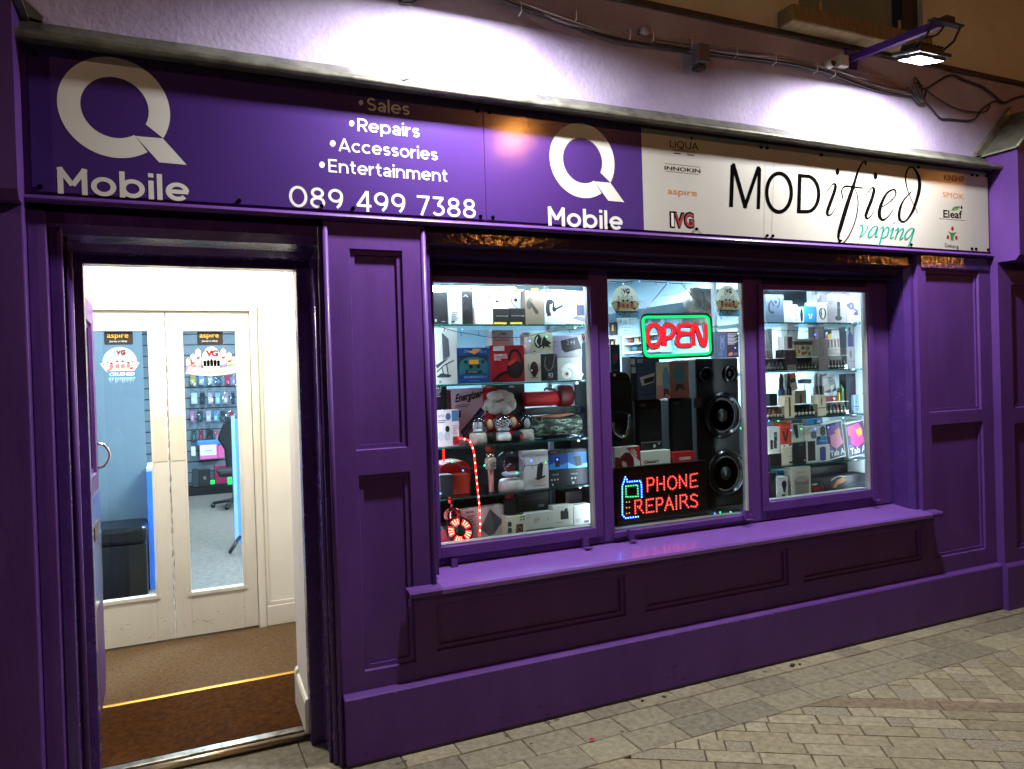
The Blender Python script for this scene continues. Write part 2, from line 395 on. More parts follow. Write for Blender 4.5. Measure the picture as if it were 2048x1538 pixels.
# ------------------------------------------------------------------ shopfront joinery
sf = thing('shopfront', 'purple painted timber shopfront with panelled pilasters, display window and open doorway', 'shopfront', (2.2, 0, 0))
PL, PR = .625, 1.06           # pilaster between the door and the window
RL, RR = 4.205, 4.895         # right pilaster
ZF = 2.285; WY = .17
def pr(r, x0, y0, x1, y1, Y=0.):
    """pixel rectangle -> x0, x1, z0, z1"""
    xa = at(*pp(r, x0, (y0 + y1) / 2), Y)[0]; xb = at(*pp(r, x1, (y0 + y1) / 2), Y)[0]
    za = at(*pp(r, (x0 + x1) / 2, y1), Y)[1]; zb = at(*pp(r, (x0 + x1) / 2, y0), Y)[1]
    return xa, xb, za, zb
ST = ((.0045, .013, 1), (.018, 0, 0), (.0, .011))
mb = MB()
p1 = (at(701, 560)[0], at(806, 560)[0], at(770, 898)[1], at(750, 499)[1]); p2 = (at(722, 1100)[0], at(822, 1000)[0], at(776, 1335)[1], at(765, 947)[1])
panel_face(mb, PL, PR, .25, ZF, 0., [p1, p2], PURPLE, ST)
mb.box(PL, PR, .026, .24, .25, ZF, PURPLE)
for q in ([(PL, 0, .25), (PL, .026, .25), (PL, .026, ZF), (PL, 0, ZF)], [(PR, 0, .6), (PR, .026, .6), (PR, .026, ZF), (PR, 0, ZF)]): mb.poly(q, PURPLE)
pil = mb.build('pilaster', sf)
mb = MB(); mb.tube([(PL + .006, -.004, .0), (PL + .006, -.004, 2.25)], .011, PURPLE, 10); mb.tube([(PR - .006, -.004, .70), (PR - .006, -.004, 2.255)], .011, PURPLE, 10); mb.build('bead', pil)
mb = MB()
p3 = (at(1854, 680)[0], at(1960, 680)[0], at(1908, 822)[1], at(1905, 541)[1]); p4 = (at(1866, 980)[0], at(1969, 960)[0], at(1918, 1108)[1], at(1915, 846)[1])
panel_face(mb, RL, RR, .25, ZF, 0., [p3, p4], PURPLE, ST)
mb.box(RL, RR, .026, .24, .25, ZF, PURPLE); mb.poly([(RL, 0, .6), (RL, .026, .6), (RL, .026, ZF), (RL, 0, ZF)], PURPLE); mb.build('pilaster', sf)
mb = MB(); mb.prism([(-.0005, 2.2735), (-.0015, 2.2735), (-.0085, 2.195), (-.0005, 2.188)], RL + .03, RR - .02, PURPLE_ROUGH_SHADED, 'x'); mb.build('glint_band', sf)  # thin tilted band added so the pilaster top catches the street lamp's glint
# stall riser under the window
mb = MB(); zt = .668
s1 = (at(872, 1300)[0], at(1253, 1230)[0], at(1060, 1268)[1], .615); s2 = (at(1290, 1200)[0], at(1578, 1140)[0], s1[2], .615); s3 = (at(1606, 1130)[0], at(1845, 1090)[0], s1[2], .615)
panel_face(mb, PR, RL, .25, zt, 0.0015, [s1, s2, s3], PURPLE, ST); mb.box(PR, RL, .028, .24, .25, zt, PURPLE); mb.box(PR, RL, WY + .0305, .2450, zt + .001, .785, M((60, 52, 60), .7, name='inner_ledge')); mb.build('stall_riser', sf)
mb = MB(); ch = .016
mb.prism([(-.04, .02), (-.04, .285), (-.034, .292), (0, .30), (.02, .30), (.02, .02)], .642, RR, PURPLE, 'x')
mb.prism([(.012, .0), (-.036, .0), (-.036, .018), (.012, .018)], .645, RR, M((60, 40, 66), .7, var=.3, name='dark_plinth_foot'), 'x')  # narrow darker strip along the bottom of the plinth
rc = random.Random(21); CH_ = M((150, 128, 170), .7, var=.2, name='chipped_undercoat'); DK = M((40, 30, 40), .9, var=.3, name='kick_scuff')
for k in range(46):
    X = rc.uniform(.66, 4.8) if k > 12 else 2.75 + rc.gauss(0, .12); Z = .2835 + rc.uniform(-.004, .0015); w = rc.uniform(.002, .011)
    mb.add([(X, -.0408, Z), (X + w, -.0408, Z + rc.uniform(-.002, .001)), (X + w * .7, -.0408, Z - rc.uniform(.002, .006)), (X + w * .1, -.0408, Z - .002)], [(0, 1, 2, 3)], CH_)
for k in range(40):
    X = rc.uniform(.66, 4.8); Z = .015 + abs(rc.gauss(0, .05)); w = rc.uniform(.006, .04); mb.add([(X, -.0407, Z), (X + w, -.0407, Z + rc.uniform(-.006, .01)), (X + w * .6, -.0407, Z - rc.uniform(.001, .004))], [(0, 1, 2)], DK)
mb.build('plinth', sf)
# sill
SILL_LIT = M((106, 70, 148), .3, coat=.8, bump=.06, bscale=30, var=.08, vscale=3, name='purple_sill_floodlit')  # same purple paint, lightened for the floodlight falling on the sill
mb = MB(); mb.prism([(-.062, .672), (-.064, .69), (-.058, .700), (.235, .738), (.235, .672)], PR + .013, RL - .002, SILL_LIT, 'x')
mb.prism([(-.062, .6725), (-.064, .69), (-.058, .6995), (-.0015, .7065), (-.0015, .6725)], .925, PR + .0125, PURPLE, 'x'); mb.prism([(-.062, .6725), (-.064, .69), (-.058, .6995), (-.0015, .7065), (-.0015, .6725)], RL - .0015, 4.30, PURPLE, 'x')
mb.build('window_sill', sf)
# window reveals, lintel, frame

mb = MB(); mb.box(PR - .004, PR + .03, .0265, .24, .735, 2.2, PURPLE_JAMB)
mb.prism([(RL - .0015, .027), (RL - .0015, .30), (RL - .09, .30), (RL - .09, .20), (RL - .055, .20), (RL - .052, .06), (RL - .03, .027)], .70, 2.22, PURPLE_JAMB, 'z'); mb.build('window_reveal', sf)
mb = MB()
mb.prism([(.033, ZF), (.0275, 2.205), (.033, 2.196), (.06, 2.188), (.06, 2.16), (.12, 2.15), (.12, 2.128), (.29, 2.128), (.29, ZF)], PR, RL, PURPLE_ROUGH_SHADED, 'x'); mb.build('lintel', sf)
panes = [(1.149, 1.985, .822, 2.050), (2.098, 2.99, .786, 2.090), (3.128, 3.962, .840, 2.056)]
mb = MB(); fx0, fx1, fz0, fz1 = PR + .031, RL - .056, .737, 2.1275
xs = [fx0] + [v for p in panes for v in p[:2]] + [fx1]
for i in range(0, 8, 2): mb.box(xs[i], xs[i + 1], WY, WY + .031, fz0, fz1, PURPLE, .004)
for x0, x1, z0, z1 in panes:
    mb.box(x0, x1, WY + .001, WY + .030, fz0, z0, PURPLE, .003); mb.box(x0, x1, WY + .001, WY + .030, z1, fz1, PURPLE_ROUGH_SHADED, .003)
fr = mb.build('window_frame', sf)
mb = MB()
for x0, x1, z0, z1 in (panes[0], panes[2]):            # casement beads standing proud of the fixed frame
    for a, b, c, d in ((x0 - .038, x0, z0 - .05, z1 + .03), (x1, x1 + .038, z0 - .05, z1 + .03), (x0, x1, z0 - .05, z0), (x0, x1, z1, z1 + .03)): mb.box(a, b, WY - .014, WY - .0005, c, d, PURPLE, .003)
x0, x1, z0, z1 = panes[1]; mb.box(x0 - .01, x1 + .01, WY - .016, WY - .0005, z0 - .03, z0, PURPLE, .003)
mb.build('casement_bead', fr)
mb = MB(); PUTTY = M((150, 146, 150), .5, bump=.4, bscale=90, var=.1, name='white_inner_frame')
for x0, x1, z0, z1 in panes:
    mb.box(x1 - .012, x1 - .0005, WY + .0005, WY + .032, z0, z1, PUTTY)
    mb.box(x0 + .006, x1 - .013, WY + .019, WY + .07, z0 + .0005, z0 + .006, PUTTY)
mb.build('inner_frame', fr)
for x0, x1, z0, z1 in panes:
    mb = MB(); mb.box(x0 - .003, x1 + .003, WY + .014, WY + .018, z0 - .003, z1 + .003, GLASS); mb.build('glass_pane', fr)
for px, py in ((909, 1128), (1172, 1085), (1263, 1070), (1493, 1030), (1750, 992)):
    a, z = at(px, py, WY - .02); mb = MB()
    mb.box(a - .017, a - .013, WY - .03, WY - .0008, z - .02, z + .03, PURPLE); mb.box(a - .013, a + .013, WY - .030, WY - .026, z - .02, z + .026, PURPLE, .002); mb.box(a - .02, a + .02, WY - .055, WY - .0305, z - .026, z - .0203, PURPLE, .002)
    mb.build('shutter_hook', fr)
# fascia: moulding under the signs, backing board
mb = MB(); mb.box(-.42, RR, -.002, .05, 2.31, 2.84, PURPLE)
mb.prism([(.0, 2.274), (-.018, 2.274), (-.028, 2.278), (-.032, 2.285), (-.028, 2.292), (-.011, 2.3005), (-.0025, 2.3005), (.0, 2.299)], -.42, RR, PURPLE, 'x')
mb.box(-.419, RR, .0005, .05, 2.286, 2.3099, PURPLE_JAMB); mb.box(-.418, RR, .05, .3, 2.287, 2.45, PURPLE_JAMB); mb.build('fascia_board', sf)
# end blocks
def end_block(side):
    mb = MB()
    if side > 0:
        x0, x1 = RR, RR + .62; fx = RR + .0
        panel_face(mb, x0, x1, .25, 2.24, -.05, [(x0 + .13, x1 - .1, 1.30, 2.1), (x0 + .13, x1 - .1, .38, 1.2)], PURPLE, ST)
        mb.box(x0, x1, -.024, .3, 0, 2.24, PURPLE); mb.poly([(x0, -.05, .25), (x0, -.024, .25), (x0, -.024, 2.24), (x0, -.05, 2.24)], PURPLE)
        mb.prism([(-.075, .0), (-.075, .28), (-.068, .288), (-.05, .30), (-.0241, .30), (-.0241, 0)], x0 - .012, x1, PURPLE, 'x')
        mb.prism([(.3, 2.2405), (-.165, 2.2405), (-.19, 2.27), (-.19, 2.93), (.3, 2.93)], x0, x1, PURPLE, 'x'); mb.prism([(x0 + .001, 2.9302), (x0 + .31, 3.22), (x1 - .001, 2.9302)], -.1895, .3, PURPLE)
        mb.box(x0 + .10, x1 - .1, -.196, -.1905, 2.36, 2.9, PURPLE, .002)
    else:
        x1, x0 = -.42, -1.1
        mb.box(x0, x1, -.05, .3, 0, 2.255, PURPLE, .006)
        mb.prism([(.3, 2.2555), (-.13, 2.2555), (-.15, 2.285), (-.15, 2.93), (.3, 2.93)], x0, x1, PURPLE, 'x'); mb.prism([(x0 + .001, 2.9302), (x1 - .31, 3.22), (x1 - .001, 2.9302)], -.1495, .3, PURPLE)
    return mb.build('end_block', sf)
end_block(1); end_block(-1)
# doorway: jambs and head
JX0, JX1, FY = -.268, .55, .255
mb = MB()
mb.box(JX1, PL - .0005, FY, FY + .06, 0, 2.25, PURPLE_JAMB, .004); mb.box(PL - .022, PL - .0008, .02, FY - .0005, .0, 2.25, PURPLE_JAMB, .004); mb.tube([(PL - .026, .06, 0), (PL - .026, .06, 2.1)], .009, PURPLE_JAMB, 8)
mb.box(-.4195, -.36, .004, .24, 0, 2.25, PURPLE, .004); mb.box(-.3597, -.315, .05, .24, 0, 2.2, PURPLE_JAMB, .006); mb.box(-.3595, -.30, .10, .24, 0, 2.16, PURPLE_JAMB, .003)
mb.tube([(-.30, .095, 0), (-.30, .095, 2.12)], .012, PURPLE, 10)
mb.box(-.43, JX0, FY, FY + .06, 0, 2.25, PURPLE_JAMB, .004); rc = random.Random(8)
for k in range(70):
    X, Y = rc.choice(((-.3155, .0492), (-.3605, .0032), (JX1 + .004, FY - .0008), (-.3005, .0992))); Z = rc.uniform(.3, 2.1); w = rc.uniform(.0012, .004); hh = rc.uniform(.003, .014); mb.add([(X, Y, Z), (X + w, Y, Z + hh * .2), (X + w * .8, Y, Z + hh), (X + .0002, Y, Z + hh * .8)], [(0, 1, 2, 3)], M((150, 128, 170), .7, var=.2, name='chipped_undercoat'))
mb.build('door_jamb', sf)
mb = MB(); mb.prism([(.0525, 2.2865), (.0525, 2.262), (.03, 2.25), (.03, 2.21), (.08, 2.18), (.16, 2.165), (.2, 2.14), (FY - .001, 2.135), (FY - .001, 2.2865)], -.359, PL - .023, PURPLE_JAMB, 'x')
mb.box(JX0 + .0005, JX1 - .0005, FY + .001, FY + .055, 2.10, 2.25, PURPLE_JAMB); mb.build('door_lintel', sf)
mb = MB(); a, z = at(126, 919, .1); mb.box(a - .022, a + .022, .084, .0995, z - .03, z + .03, PURPLE, .004); mb.lathe([(.012, -.012), (.014, 0), (.0, .001)], (a + .002, .083, z), PURPLE, 'y', 12); mb.build('lock_plate', sf)
# lead flashing and roll over the fascia
fl = MB(); rr = random.Random(5)
N = 90; top = []; vs = []; fs = []
for i in range(N + 1):
    x = -.44 + (RR + .445) * i / N; w = .0008 * math.sin(i * .7) + rr.uniform(-.0011, .0011)
    vs += [(x, .046, 2.936 + w), (x, .028, 2.93 + w), (x, -.015, 2.885 + w * .5), (x, -.072, 2.862 + w * .4), (x, -.094, 2.853 + w * .4), (x, -.104, 2.838 + w * .6), (x, -.094, 2.825 + w * .8), (x, -.075, 2.827), (x, -.0, 2.84)]
for i in range(N):
    for k in range(8): fs.append((i * 9 + k, i * 9 + k + 1, (i + 1) * 9 + k + 1, (i + 1) * 9 + k))
fl.add(vs, fs, LEAD, True)
for k, x in enumerate((.98, 2.42, 3.62)): fl.add([(x, .03, 2.934), (x + .02, .03, 2.934), (x + .02, -.016, 2.891), (x, -.016, 2.891), (x + .02, -.09, 2.869), (x, -.09, 2.869)], [(0, 1, 2, 3), (3, 2, 4, 5)], LEAD)
fo = fl.build('lead_flashing'); tag(fo, 'long grey lead flashing with rolled edge above the shop sign', 'flashing')
for side in (1, -1):
    mb = MB(); e = RR if side > 0 else -.42; X_ = lambda d: e + side * d; y0 = -.205 if side > 0 else -.165
    mb.prism([(X_(-.03), 2.93), (X_(-.028), 2.942), (X_(.31), 3.25), (X_(.65), 2.94), (X_(.65), 2.92), (X_(.31), 3.225), (X_(.0), 2.935)], y0, .046, LEAD)
    mb.prism([(X_(-.07), 2.935), (X_(-.075), 2.95), (X_(.30), 3.30), (X_(.31), 3.255), (X_(-.0275), 2.9435)], .02, .0485, LEAD)
    mb.tube([(X_(-.03), y0 - .004, 2.937), (X_(.31), y0 - .004, 3.24)], .011, LEAD, 8)
    tag(mb.build('lead_capping'), 'pitched lead capping on the end block beside the white sign' if side > 0 else 'pitched lead capping on the dark end block beside the doorway', 'flashing', 'lead cappings on the end blocks')
# ------------------------------------------------------------------ signs
SY = -.010
def on(y): return lambda u, v: (u, y, v)
def gl(ch, w):
    h = w / 2; R = .37; r = R - h
    c = lambda *a: (arc(*a), False)
    full = lambda cx, cy, rx, ry: (arc(cx, cy, rx, ry, 0, 360, 28)[:-1], True)
    L = lambda *p: (list(p), False)
    D = {'o': ([full(R, R, r, r)], .74), 'e': ([(arc(R, R, r, r, 0, 318, 24), False), L((R - r, R), (R + r + h * .6, R))], .72), 'c': ([(arc(R, R, r, r, 46, 314, 22), False)], .64),
         'b': ([L((h, 0), (h, 1.02)), full(R + .02, R, r, r)], .77), 'p': ([L((h, -.24), (h, .73)), full(R + .02, R, r, r)], .77),
         'a': ([L((.51, 0), (.51, .44), *arc(.285, .44, .225, .225, 0, 150, 9)), full(.275, .215, .20, .14)], .62),
         's': ([(arc(.28, .5175, .19, .1475, 25, 270, 12) + arc(.28, .2225, .2, .1475, 90, -150, 12)[1:], False)], .54),
         'S': ([(arc(.34, .7125, .24, .2125, 28, 270, 14) + arc(.34, .2875, .26, .2125, 90, -150, 14)[1:], False)], .68),
         'i': ([L((h, 0), (h, .74)), L((h, .87), (h, 1.03))], w), 'l': ([L((h, 0), (h, 1.03))], w), 'r': ([L((h, 0), (h, .74)), (arc(.39, .36, .315, .305, 180, 92, 8), False)], .40),
         'n': ([L((h, 0), (h, .74)), (arc(.34, .40, .265, .265, 180, 0, 12) + [(.605, 0)], False)], .68),
         'm': ([L((h, 0), (h, .74)), (arc(.30, .44, .225, .225, 180, 0, 10) + [(.525, 0)], False), (arc(.75, .44, .225, .225, 180, 0, 10) + [(.975, 0)], False)], 1.05),
         't': ([L((.19, .95), (.19, .24), *arc(.36, .24, .17, .165, 180, 285, 7)), L((.02, .665), (.42, .665))], .44),
         'M': ([L((h, 0), (h, 1)), L((.85 - h, 0), (.85 - h, 1)), L((h * .6, .99), (.425, .34)), L((.85 - h * .6, .99), (.425, .34))], .85),
         'R': ([L((h, 0), (h, 1)), L((h, 1 - h), (.40, 1 - h), *arc(.40, .69, .23, .235, 90, -90, 10)[1:], (h, .455)), L((.36, .455), (.62, 0))], .68),
         'A': ([L((.05, 0), (.42, .99)), L((.79, 0), (.42, .99)), L((.18, .26), (.66, .26))], .84), 'E': ([L((h, 0), (h, 1)), L((h, h), (.6, h)), L((h, .5), (.56, .5)), L((h, 1 - h), (.6, 1 - h))], .63),
         '0': ([full(.39, .5, .39 - h, .5 - h)], .78), '8': ([full(.34, .735, .22, .19), full(.34, .285, .265, .21)], .69), '9': ([full(.34, .66, .265, .265), (arc(.275, .62, .33, .545, 0, -72, 8), False)], .70),
         '4': ([L((.55, 0), (.55, 1)), L((.53, .97), (.09, .28)), L((.05, .28), (.72, .28))], .74), '7': ([L((.02, .925), (.63, .925)), L((.58, .93), (.22, 0))], .65),
         '3': ([L((.05, .925), (.56, .925)), L((.53, .92), (.29, .58)), (arc(.29, .31, .265, .235, 95, -148, 14), False)], .64), ' ': ([], .32)}
    return D[ch]
def sans(mb, txt, x0, x1, z0, h, m, y, w=.15, gap=.10):
    tot = sum(gl(c, w)[1] + gap for c in txt) - gap; sx = (x1 - x0) / tot; x = 0.; k = 0
    for c in txt:
        st, ad = gl(c, w)
        for pts, cl in st:
            k += 1; yy = y - .00006 * (k % 9); o = x
            mb.stroke(pts, w, m, lambda u, v, o=o, yy=yy: (x0 + (o + u) * sx, yy, z0 + v * h), cl)
        x += ad + gap
def px_sans(mb, txt, r, lt, lb, rb, m, w=.15):
    a0, zt = at(*pp(r, *lt), SY); _, zb = at(*pp(r, *lb), SY); a1, _z = at(*pp(r, *rb), SY); sans(mb, txt, a0, a1, zb, zt - zb, m, SY - .0008, w)
def ptext(mb, r, txt, bl, br, h, m, y=SY, bold=0., shear=0., k=0, lean=-.03):
    v, f, w = glyphs(txt, bold, shear); ex = ((br[0] - bl[0]) / w, (br[1] - bl[1]) / w); H = h / .73
    def fn(a, b):
        X, Z = at(*pp(r, bl[0] + ex[0] * a + lean * H * b, bl[1] + ex[1] * a - H * b), y); return (X, y - .0008 - .0002 * k, Z)
    mb.add([fn(*q) for q in v], f, m)
def pfill(mb, r, pts, m, y=SY, k=0):
    mb.fill(pts, m, lambda u, v: (at(*pp(r, u, v), y)[0], y - .0008 - .0002 * k, at(*pp(r, u, v), y)[1]))
def pstroke(mb, r, pts, w, m, y=SY, k=0, closed=False):
    mb.stroke(pts, w, m, lambda u, v: (at(*pp(r, u, v), y)[0], y - .0008 - .0002 * k, at(*pp(r, u, v), y)[1]), closed)
def ell(cx, cy, rx, ry, n=24): return [(cx + rx * math.cos(2 * math.pi * i / n), cy + ry * math.sin(2 * math.pi * i / n)) for i in range(n)]
def board(name, label, x0, x1, z0, z1, m, screws):
    o = thing(name, label, 'sign', ((x0 + x1) / 2, 0, z0)); mb = MB(); mb.box(x0, x1, SY, -.0025, z0, z1, m); mb.build('sign_face', o)
    for sx, sz in screws:
        mb = MB(); mb.lathe([(.008, 0), (.008, -.006), (.005, -.011), (0, -.012)], (sx, SY, sz), INK, 'y', 12); mb.build('screw_cap', o)
    return o
def qlogo(mb, cx, cz, R):
    c0, z0, R0 = -.124, 2.6405, .1855; s = R / R0
    def P(x, y):
        X, Z = at(*pp(14, x, y), SY); return (X - c0) * s, (Z - z0) * s
    an = lambda p: math.atan2(p[1], p[0])
    o0, i0, o1, i1 = an(P(1138, 965)), an(P(1022, 872)), an(P(1030, 1060)), an(P(945, 952))
    o1 += 0 if o1 > o0 else 2 * math.pi; i1 += 0 if i1 > i0 else 2 * math.pi
    if o1 - o0 < 3: o1 += 2 * math.pi
    if i1 - i0 < 3: i1 += 2 * math.pi
    n = 60; vs = []
    for k in range(n + 1):
        a = o0 + (o1 - o0) * k / n; b = i0 + (i1 - i0) * k / n
        vs += [(cx + R * math.cos(a), SY - .0008, cz + R * math.sin(a)), (cx + R * .605 * math.cos(b), SY - .0008, cz + R * .605 * math.sin(b))]
    mb.add(vs, [(2 * k, 2 * k + 1, 2 * k + 3, 2 * k + 2) for k in range(n)], LETTER)
    t = [P(*q) for q in ((946, 951), (1138, 968), (1305, 1153), (1112, 1135))]
    mb.poly([(cx + q[0], SY - .0009, cz + q[1]) for q in t], LETTER)
sg = board('sign_board', 'wide purple sign board with white ring logo, service list and phone number', -.395, 1.352, 2.3135, 2.822, SIGN_PURPLE,
           [(-.37, 2.33), (.30, 2.327), (.62, 2.327), (1.325, 2.327), (-.37, 2.80), (1.325, 2.80), (.75, 2.327)])
mb = MB(); qlogo(mb, -.124, 2.6405, .1855)
px_sans(mb, 'Mobile', 14, (398, 1168), (405, 1352), (1320, 1392), LETTER, .165)
mb.build('logo', sg); mb = MB()
px_sans(mb, 'Sales', 18, (520, 66), (523, 137), (752, 160), LETTER, .14); px_sans(mb, 'Repairs', 18, (470, 178), (473, 248), (806, 280), LETTER, .14)
px_sans(mb, 'Accessories', 18, (368, 286), (368, 356), (903, 408), LETTER, .14); px_sans(mb, 'Entertainment', 18, (313, 398), (315, 469), (957, 523), LETTER, .14)
for q in ((490, 95, 12), (440, 207, 14), (338, 315, 15), (280, 430, 15)): pfill(mb, 18, ell(q[0], q[1], q[2], q[2] * 1.15), LETTER)
px_sans(mb, '089 499 7388', 18, (100, 540), (102, 656), (1112, 717), LETTER, .125); mb.build('lettering', sg)
sg = board('sign_board', 'smaller purple sign board between the phone number and the white board', 1.3555, 2.2065, 2.3135, 2.822, SIGN_PURPLE, [(1.385, 2.327), (1.385, 2.80), (2.0, 2.327)])
mb = MB(); qlogo(mb, 1.865, 2.6265, .179); px_sans(mb, 'Mobile', 18, (1497, 655), (1500, 757), (1900, 782), LETTER, .165); mb.build('logo', sg)
sg = board('sign_board', 'long white sign board with large black MODified lettering and small vape brand logos', 2.2068, 4.875, 2.3135, 2.822, SIGN_WHITE,
           [(2.53, 2.335), (3.005, 2.325), (3.045, 2.325), (2.98, 2.80), (3.02, 2.80), (3.42, 2.80), (4.70, 2.327), (4.74, 2.327), (4.86, 2.327), (4.72, 2.795), (4.77, 2.795), (4.86, 2.80), (3.55, 2.322), (4.14, 2.327), (4.22, 2.80)])
mb = MB()
for pts, w in (([(107, 507), (122, 98)], 37), ([(373, 527), (385, 128)], 33)): pstroke(mb, 9, pts, w, INK)
pstroke(mb, 9, [(116, 100), (131, 100), (245, 500), (240, 517)], 37, INK, k=1); pstroke(mb, 9, [(238, 517), (243, 505), (372, 128), (390, 129)], 33, INK, k=2)
pstroke(mb, 9, ell(575, 367, 120, 188, 40), [33 + 5 * abs(math.sin(2 * math.pi * i / 40)) for i in range(40)], INK, closed=True)
pstroke(mb, 9, [(767, 567), (778, 183)], 36, INK); pstroke(mb, 9, [(770, 202), (850, 207)] + arc(850, 380, 112, 172, -90, 90, 18) + [(768, 552)], 33, INK, k=1)
def script_(pts, ws):
    sp = spline([(p[0], p[1], w) for p, w in zip(pts, ws)], 7); pstroke(mb, 9, [q[:2] for q in sp], [q[2] for q in sp], INK, k=3)
script_([(1040, 360), (1085, 300), (1112, 280), (1125, 305), (1110, 370), (1062, 500), (1045, 560), (1058, 588), (1090, 570), (1130, 512)], [9, 10, 16, 28, 32, 33, 28, 16, 9, 7])
script_([(1418, 395), (1460, 338), (1488, 317), (1500, 342), (1482, 420), (1440, 530), (1421, 590), (1433, 619), (1465, 600), (1500, 545)], [9, 10, 16, 28, 32, 33, 28, 16, 9, 7])
for c in ((1145, 163), (1515, 205)): pfill(mb, 9, ell(c[0], c[1], 19, 34), INK)
script_([(1420, 97), (1413, 64), (1385, 80), (1345, 155), (1300, 300), (1240, 480), (1178, 690), (1155, 780), (1165, 848), (1200, 858), (1260, 780), (1318, 640), (1345, 490), (1335, 385), (1310, 322)], [22, 18, 15, 20, 32, 40, 38, 26, 14, 11, 12, 12, 11, 9, 6])
script_([(1196, 425), (1187, 345), (1220, 305), (1290, 310), (1400, 322)], [10, 13, 17, 17, 11])
script_([(1570, 512), (1640, 467), (1705, 400), (1710, 350), (1680, 338), (1620, 380), (1567, 490), (1552, 580), (1580, 631), (1630, 608), (1690, 530)], [7, 9, 11, 17, 16, 23, 33, 35, 22, 11, 7])
script_([(1926, 565), (1880, 470), (1838, 370), (1810, 260), (1816, 170), (1850, 120), (1890, 132), (1930, 200), (1945, 285), (1930, 390), (1880, 540), (1820, 632), (1775, 650), (1746, 610), (1752, 530), (1790, 440), (1866, 355)], [6, 6, 8, 14, 16, 16, 18, 29, 35, 33, 27, 15, 17, 27, 27, 15, 9])
TEAL = M((18, 116, 100), .6, spec=.2, var=.03, name='teal_vinyl')
def tl(pts, ws):
    sp = spline([(p[0], p[1], w * 1.25 + 2) for p, w in zip(pts, ws)], 5); pstroke(mb, 9, [q[:2] for q in sp], [q[2] for q in sp], TEAL, k=3)
tl([(1362, 690), (1385, 686), (1388, 740), (1362, 800), (1400, 770), (1436, 715), (1432, 690)], [5, 9, 12, 6, 5, 8, 10])
tl([(1538, 702), (1500, 698), (1455, 750), (1450, 802), (1490, 785), (1536, 712), (1515, 790), (1542, 795)], [6, 7, 13, 12, 6, 11, 12, 5])
tl([(1560, 725), (1590, 700), (1584, 760), (1550, 884)], [4, 9, 13, 12]); tl([(1580, 760), (1625, 705), (1645, 720), (1625, 790), (1580, 812)], [5, 7, 13, 11, 5])
tl([(1660, 740), (1690, 715), (1665, 790), (1665, 815), (1695, 795)], [4, 12, 12, 8, 4]); pfill(mb, 9, ell(1695, 660, 7, 10), TEAL, k=3)
tl([(1705, 745), (1740, 718), (1705, 822)], [4, 12, 11]); tl([(1722, 770), (1775, 718), (1785, 740), (1757, 810), (1760, 826), (1790, 800)], [4, 8, 13, 12, 8, 4])
tl([(1893, 722), (1855, 718), (1808, 770), (1808, 822), (1850, 795), (1890, 728), (1850, 860), (1825, 900)], [6, 7, 12, 12, 6, 10, 11, 6])
for x0, x1, a in ((438, 440, .5), (524, 527, 1)): pstroke(mb, 9, [(x0 + 2, 20), (x0 - 22 * a, 822)], 2.2, M((120, 118, 108), .5, name='panel_joint'))
mb.build('lettering', sg)
mb = MB(); OR = M((170, 98, 22), .6, spec=.2, var=.02, name='amber_vinyl'); RED = M((130, 16, 30), .6, spec=.2, var=.02, name='red_vinyl'); BRN = M((84, 44, 30), .6, spec=.2, name='brown_vinyl'); GRN = M((38, 104, 46), .4, name='green_vinyl')
ptext(mb, 10, 'LIQUA', (335, 238), (748, 280), 102, INK); ptext(mb, 10, 'ITALIAN VAPE JUICE', (374, 290), (704, 328), 34, BRN); pstroke(mb, 10, [(402, 324), (497, 334)], 12, INK); pstroke(mb, 10, [(588, 346), (682, 356)], 12, INK); pfill(mb, 10, ell(652, 118, 15, 20), INK)
ptext(mb, 10, 'INNOKIN', (266, 552), (774, 602), 56, INK, bold=.012); pstroke(mb, 10, [(275, 468), (770, 520)], 4, INK); pstroke(mb, 10, [(285, 575), (755, 622)], 4, INK)
ptext(mb, 10, 'aspıre', (314, 890), (728, 926), 92, OR, bold=.004)
for ch, x0, x1, y0, y1, m in (('I', 345, 415, 1345, 1352, LETTER), ('V', 415, 560, 1348, 1366, RED), ('G', 545, 690, 1352, 1362, RED)):
    ptext(mb, 10, ch, (x0, y0), (x1, y1), 205, INK, bold=.07, k=0); ptext(mb, 10, ch, (x0 + 10, y0 - 6), (x1 - 10, y1 - 6), 190, m, bold=.02, k=1)
ptext(mb, 11, 'KINSHIP', (288, 312), (605, 340), 95, BRN, bold=.02); ptext(mb, 11, 'SMOK', (268, 568), (600, 606), 86, OR, bold=.0); ptext(mb, 11, 'Eleaf', (272, 880), (572, 898), 118, INK, bold=.02)
pfill(mb, 11, [(398, 788), (430, 730), (480, 712), (545, 714), (520, 745), (450, 752)], GRN); pfill(mb, 11, [(410, 782), (450, 758), (515, 752), (500, 772), (450, 778)], M((110, 128, 60), .4, name='leaf_green')); pfill(mb, 11, ell(561, 732, 14, 26), INK)
pstroke(mb, 11, [(212, 898), (630, 932)], 9, M((120, 112, 100), .5, name='small_print'))
pfill(mb, 11, ell(421, 1055, 20, 32), RED); pfill(mb, 11, ell(351, 1186, 20, 32), RED); pfill(mb, 11, ell(480, 1196, 20, 32), RED); pfill(mb, 11, [(354, 1096), (400, 1116), (440, 1118), (486, 1106), (450, 1150), (436, 1200), (432, 1250), (412, 1225), (394, 1246), (390, 1190), (384, 1140)], GRN)
ptext(mb, 11, 'Dekang', (300, 1338), (515, 1362), 60, INK)
mb.build('brand_logos', sg)

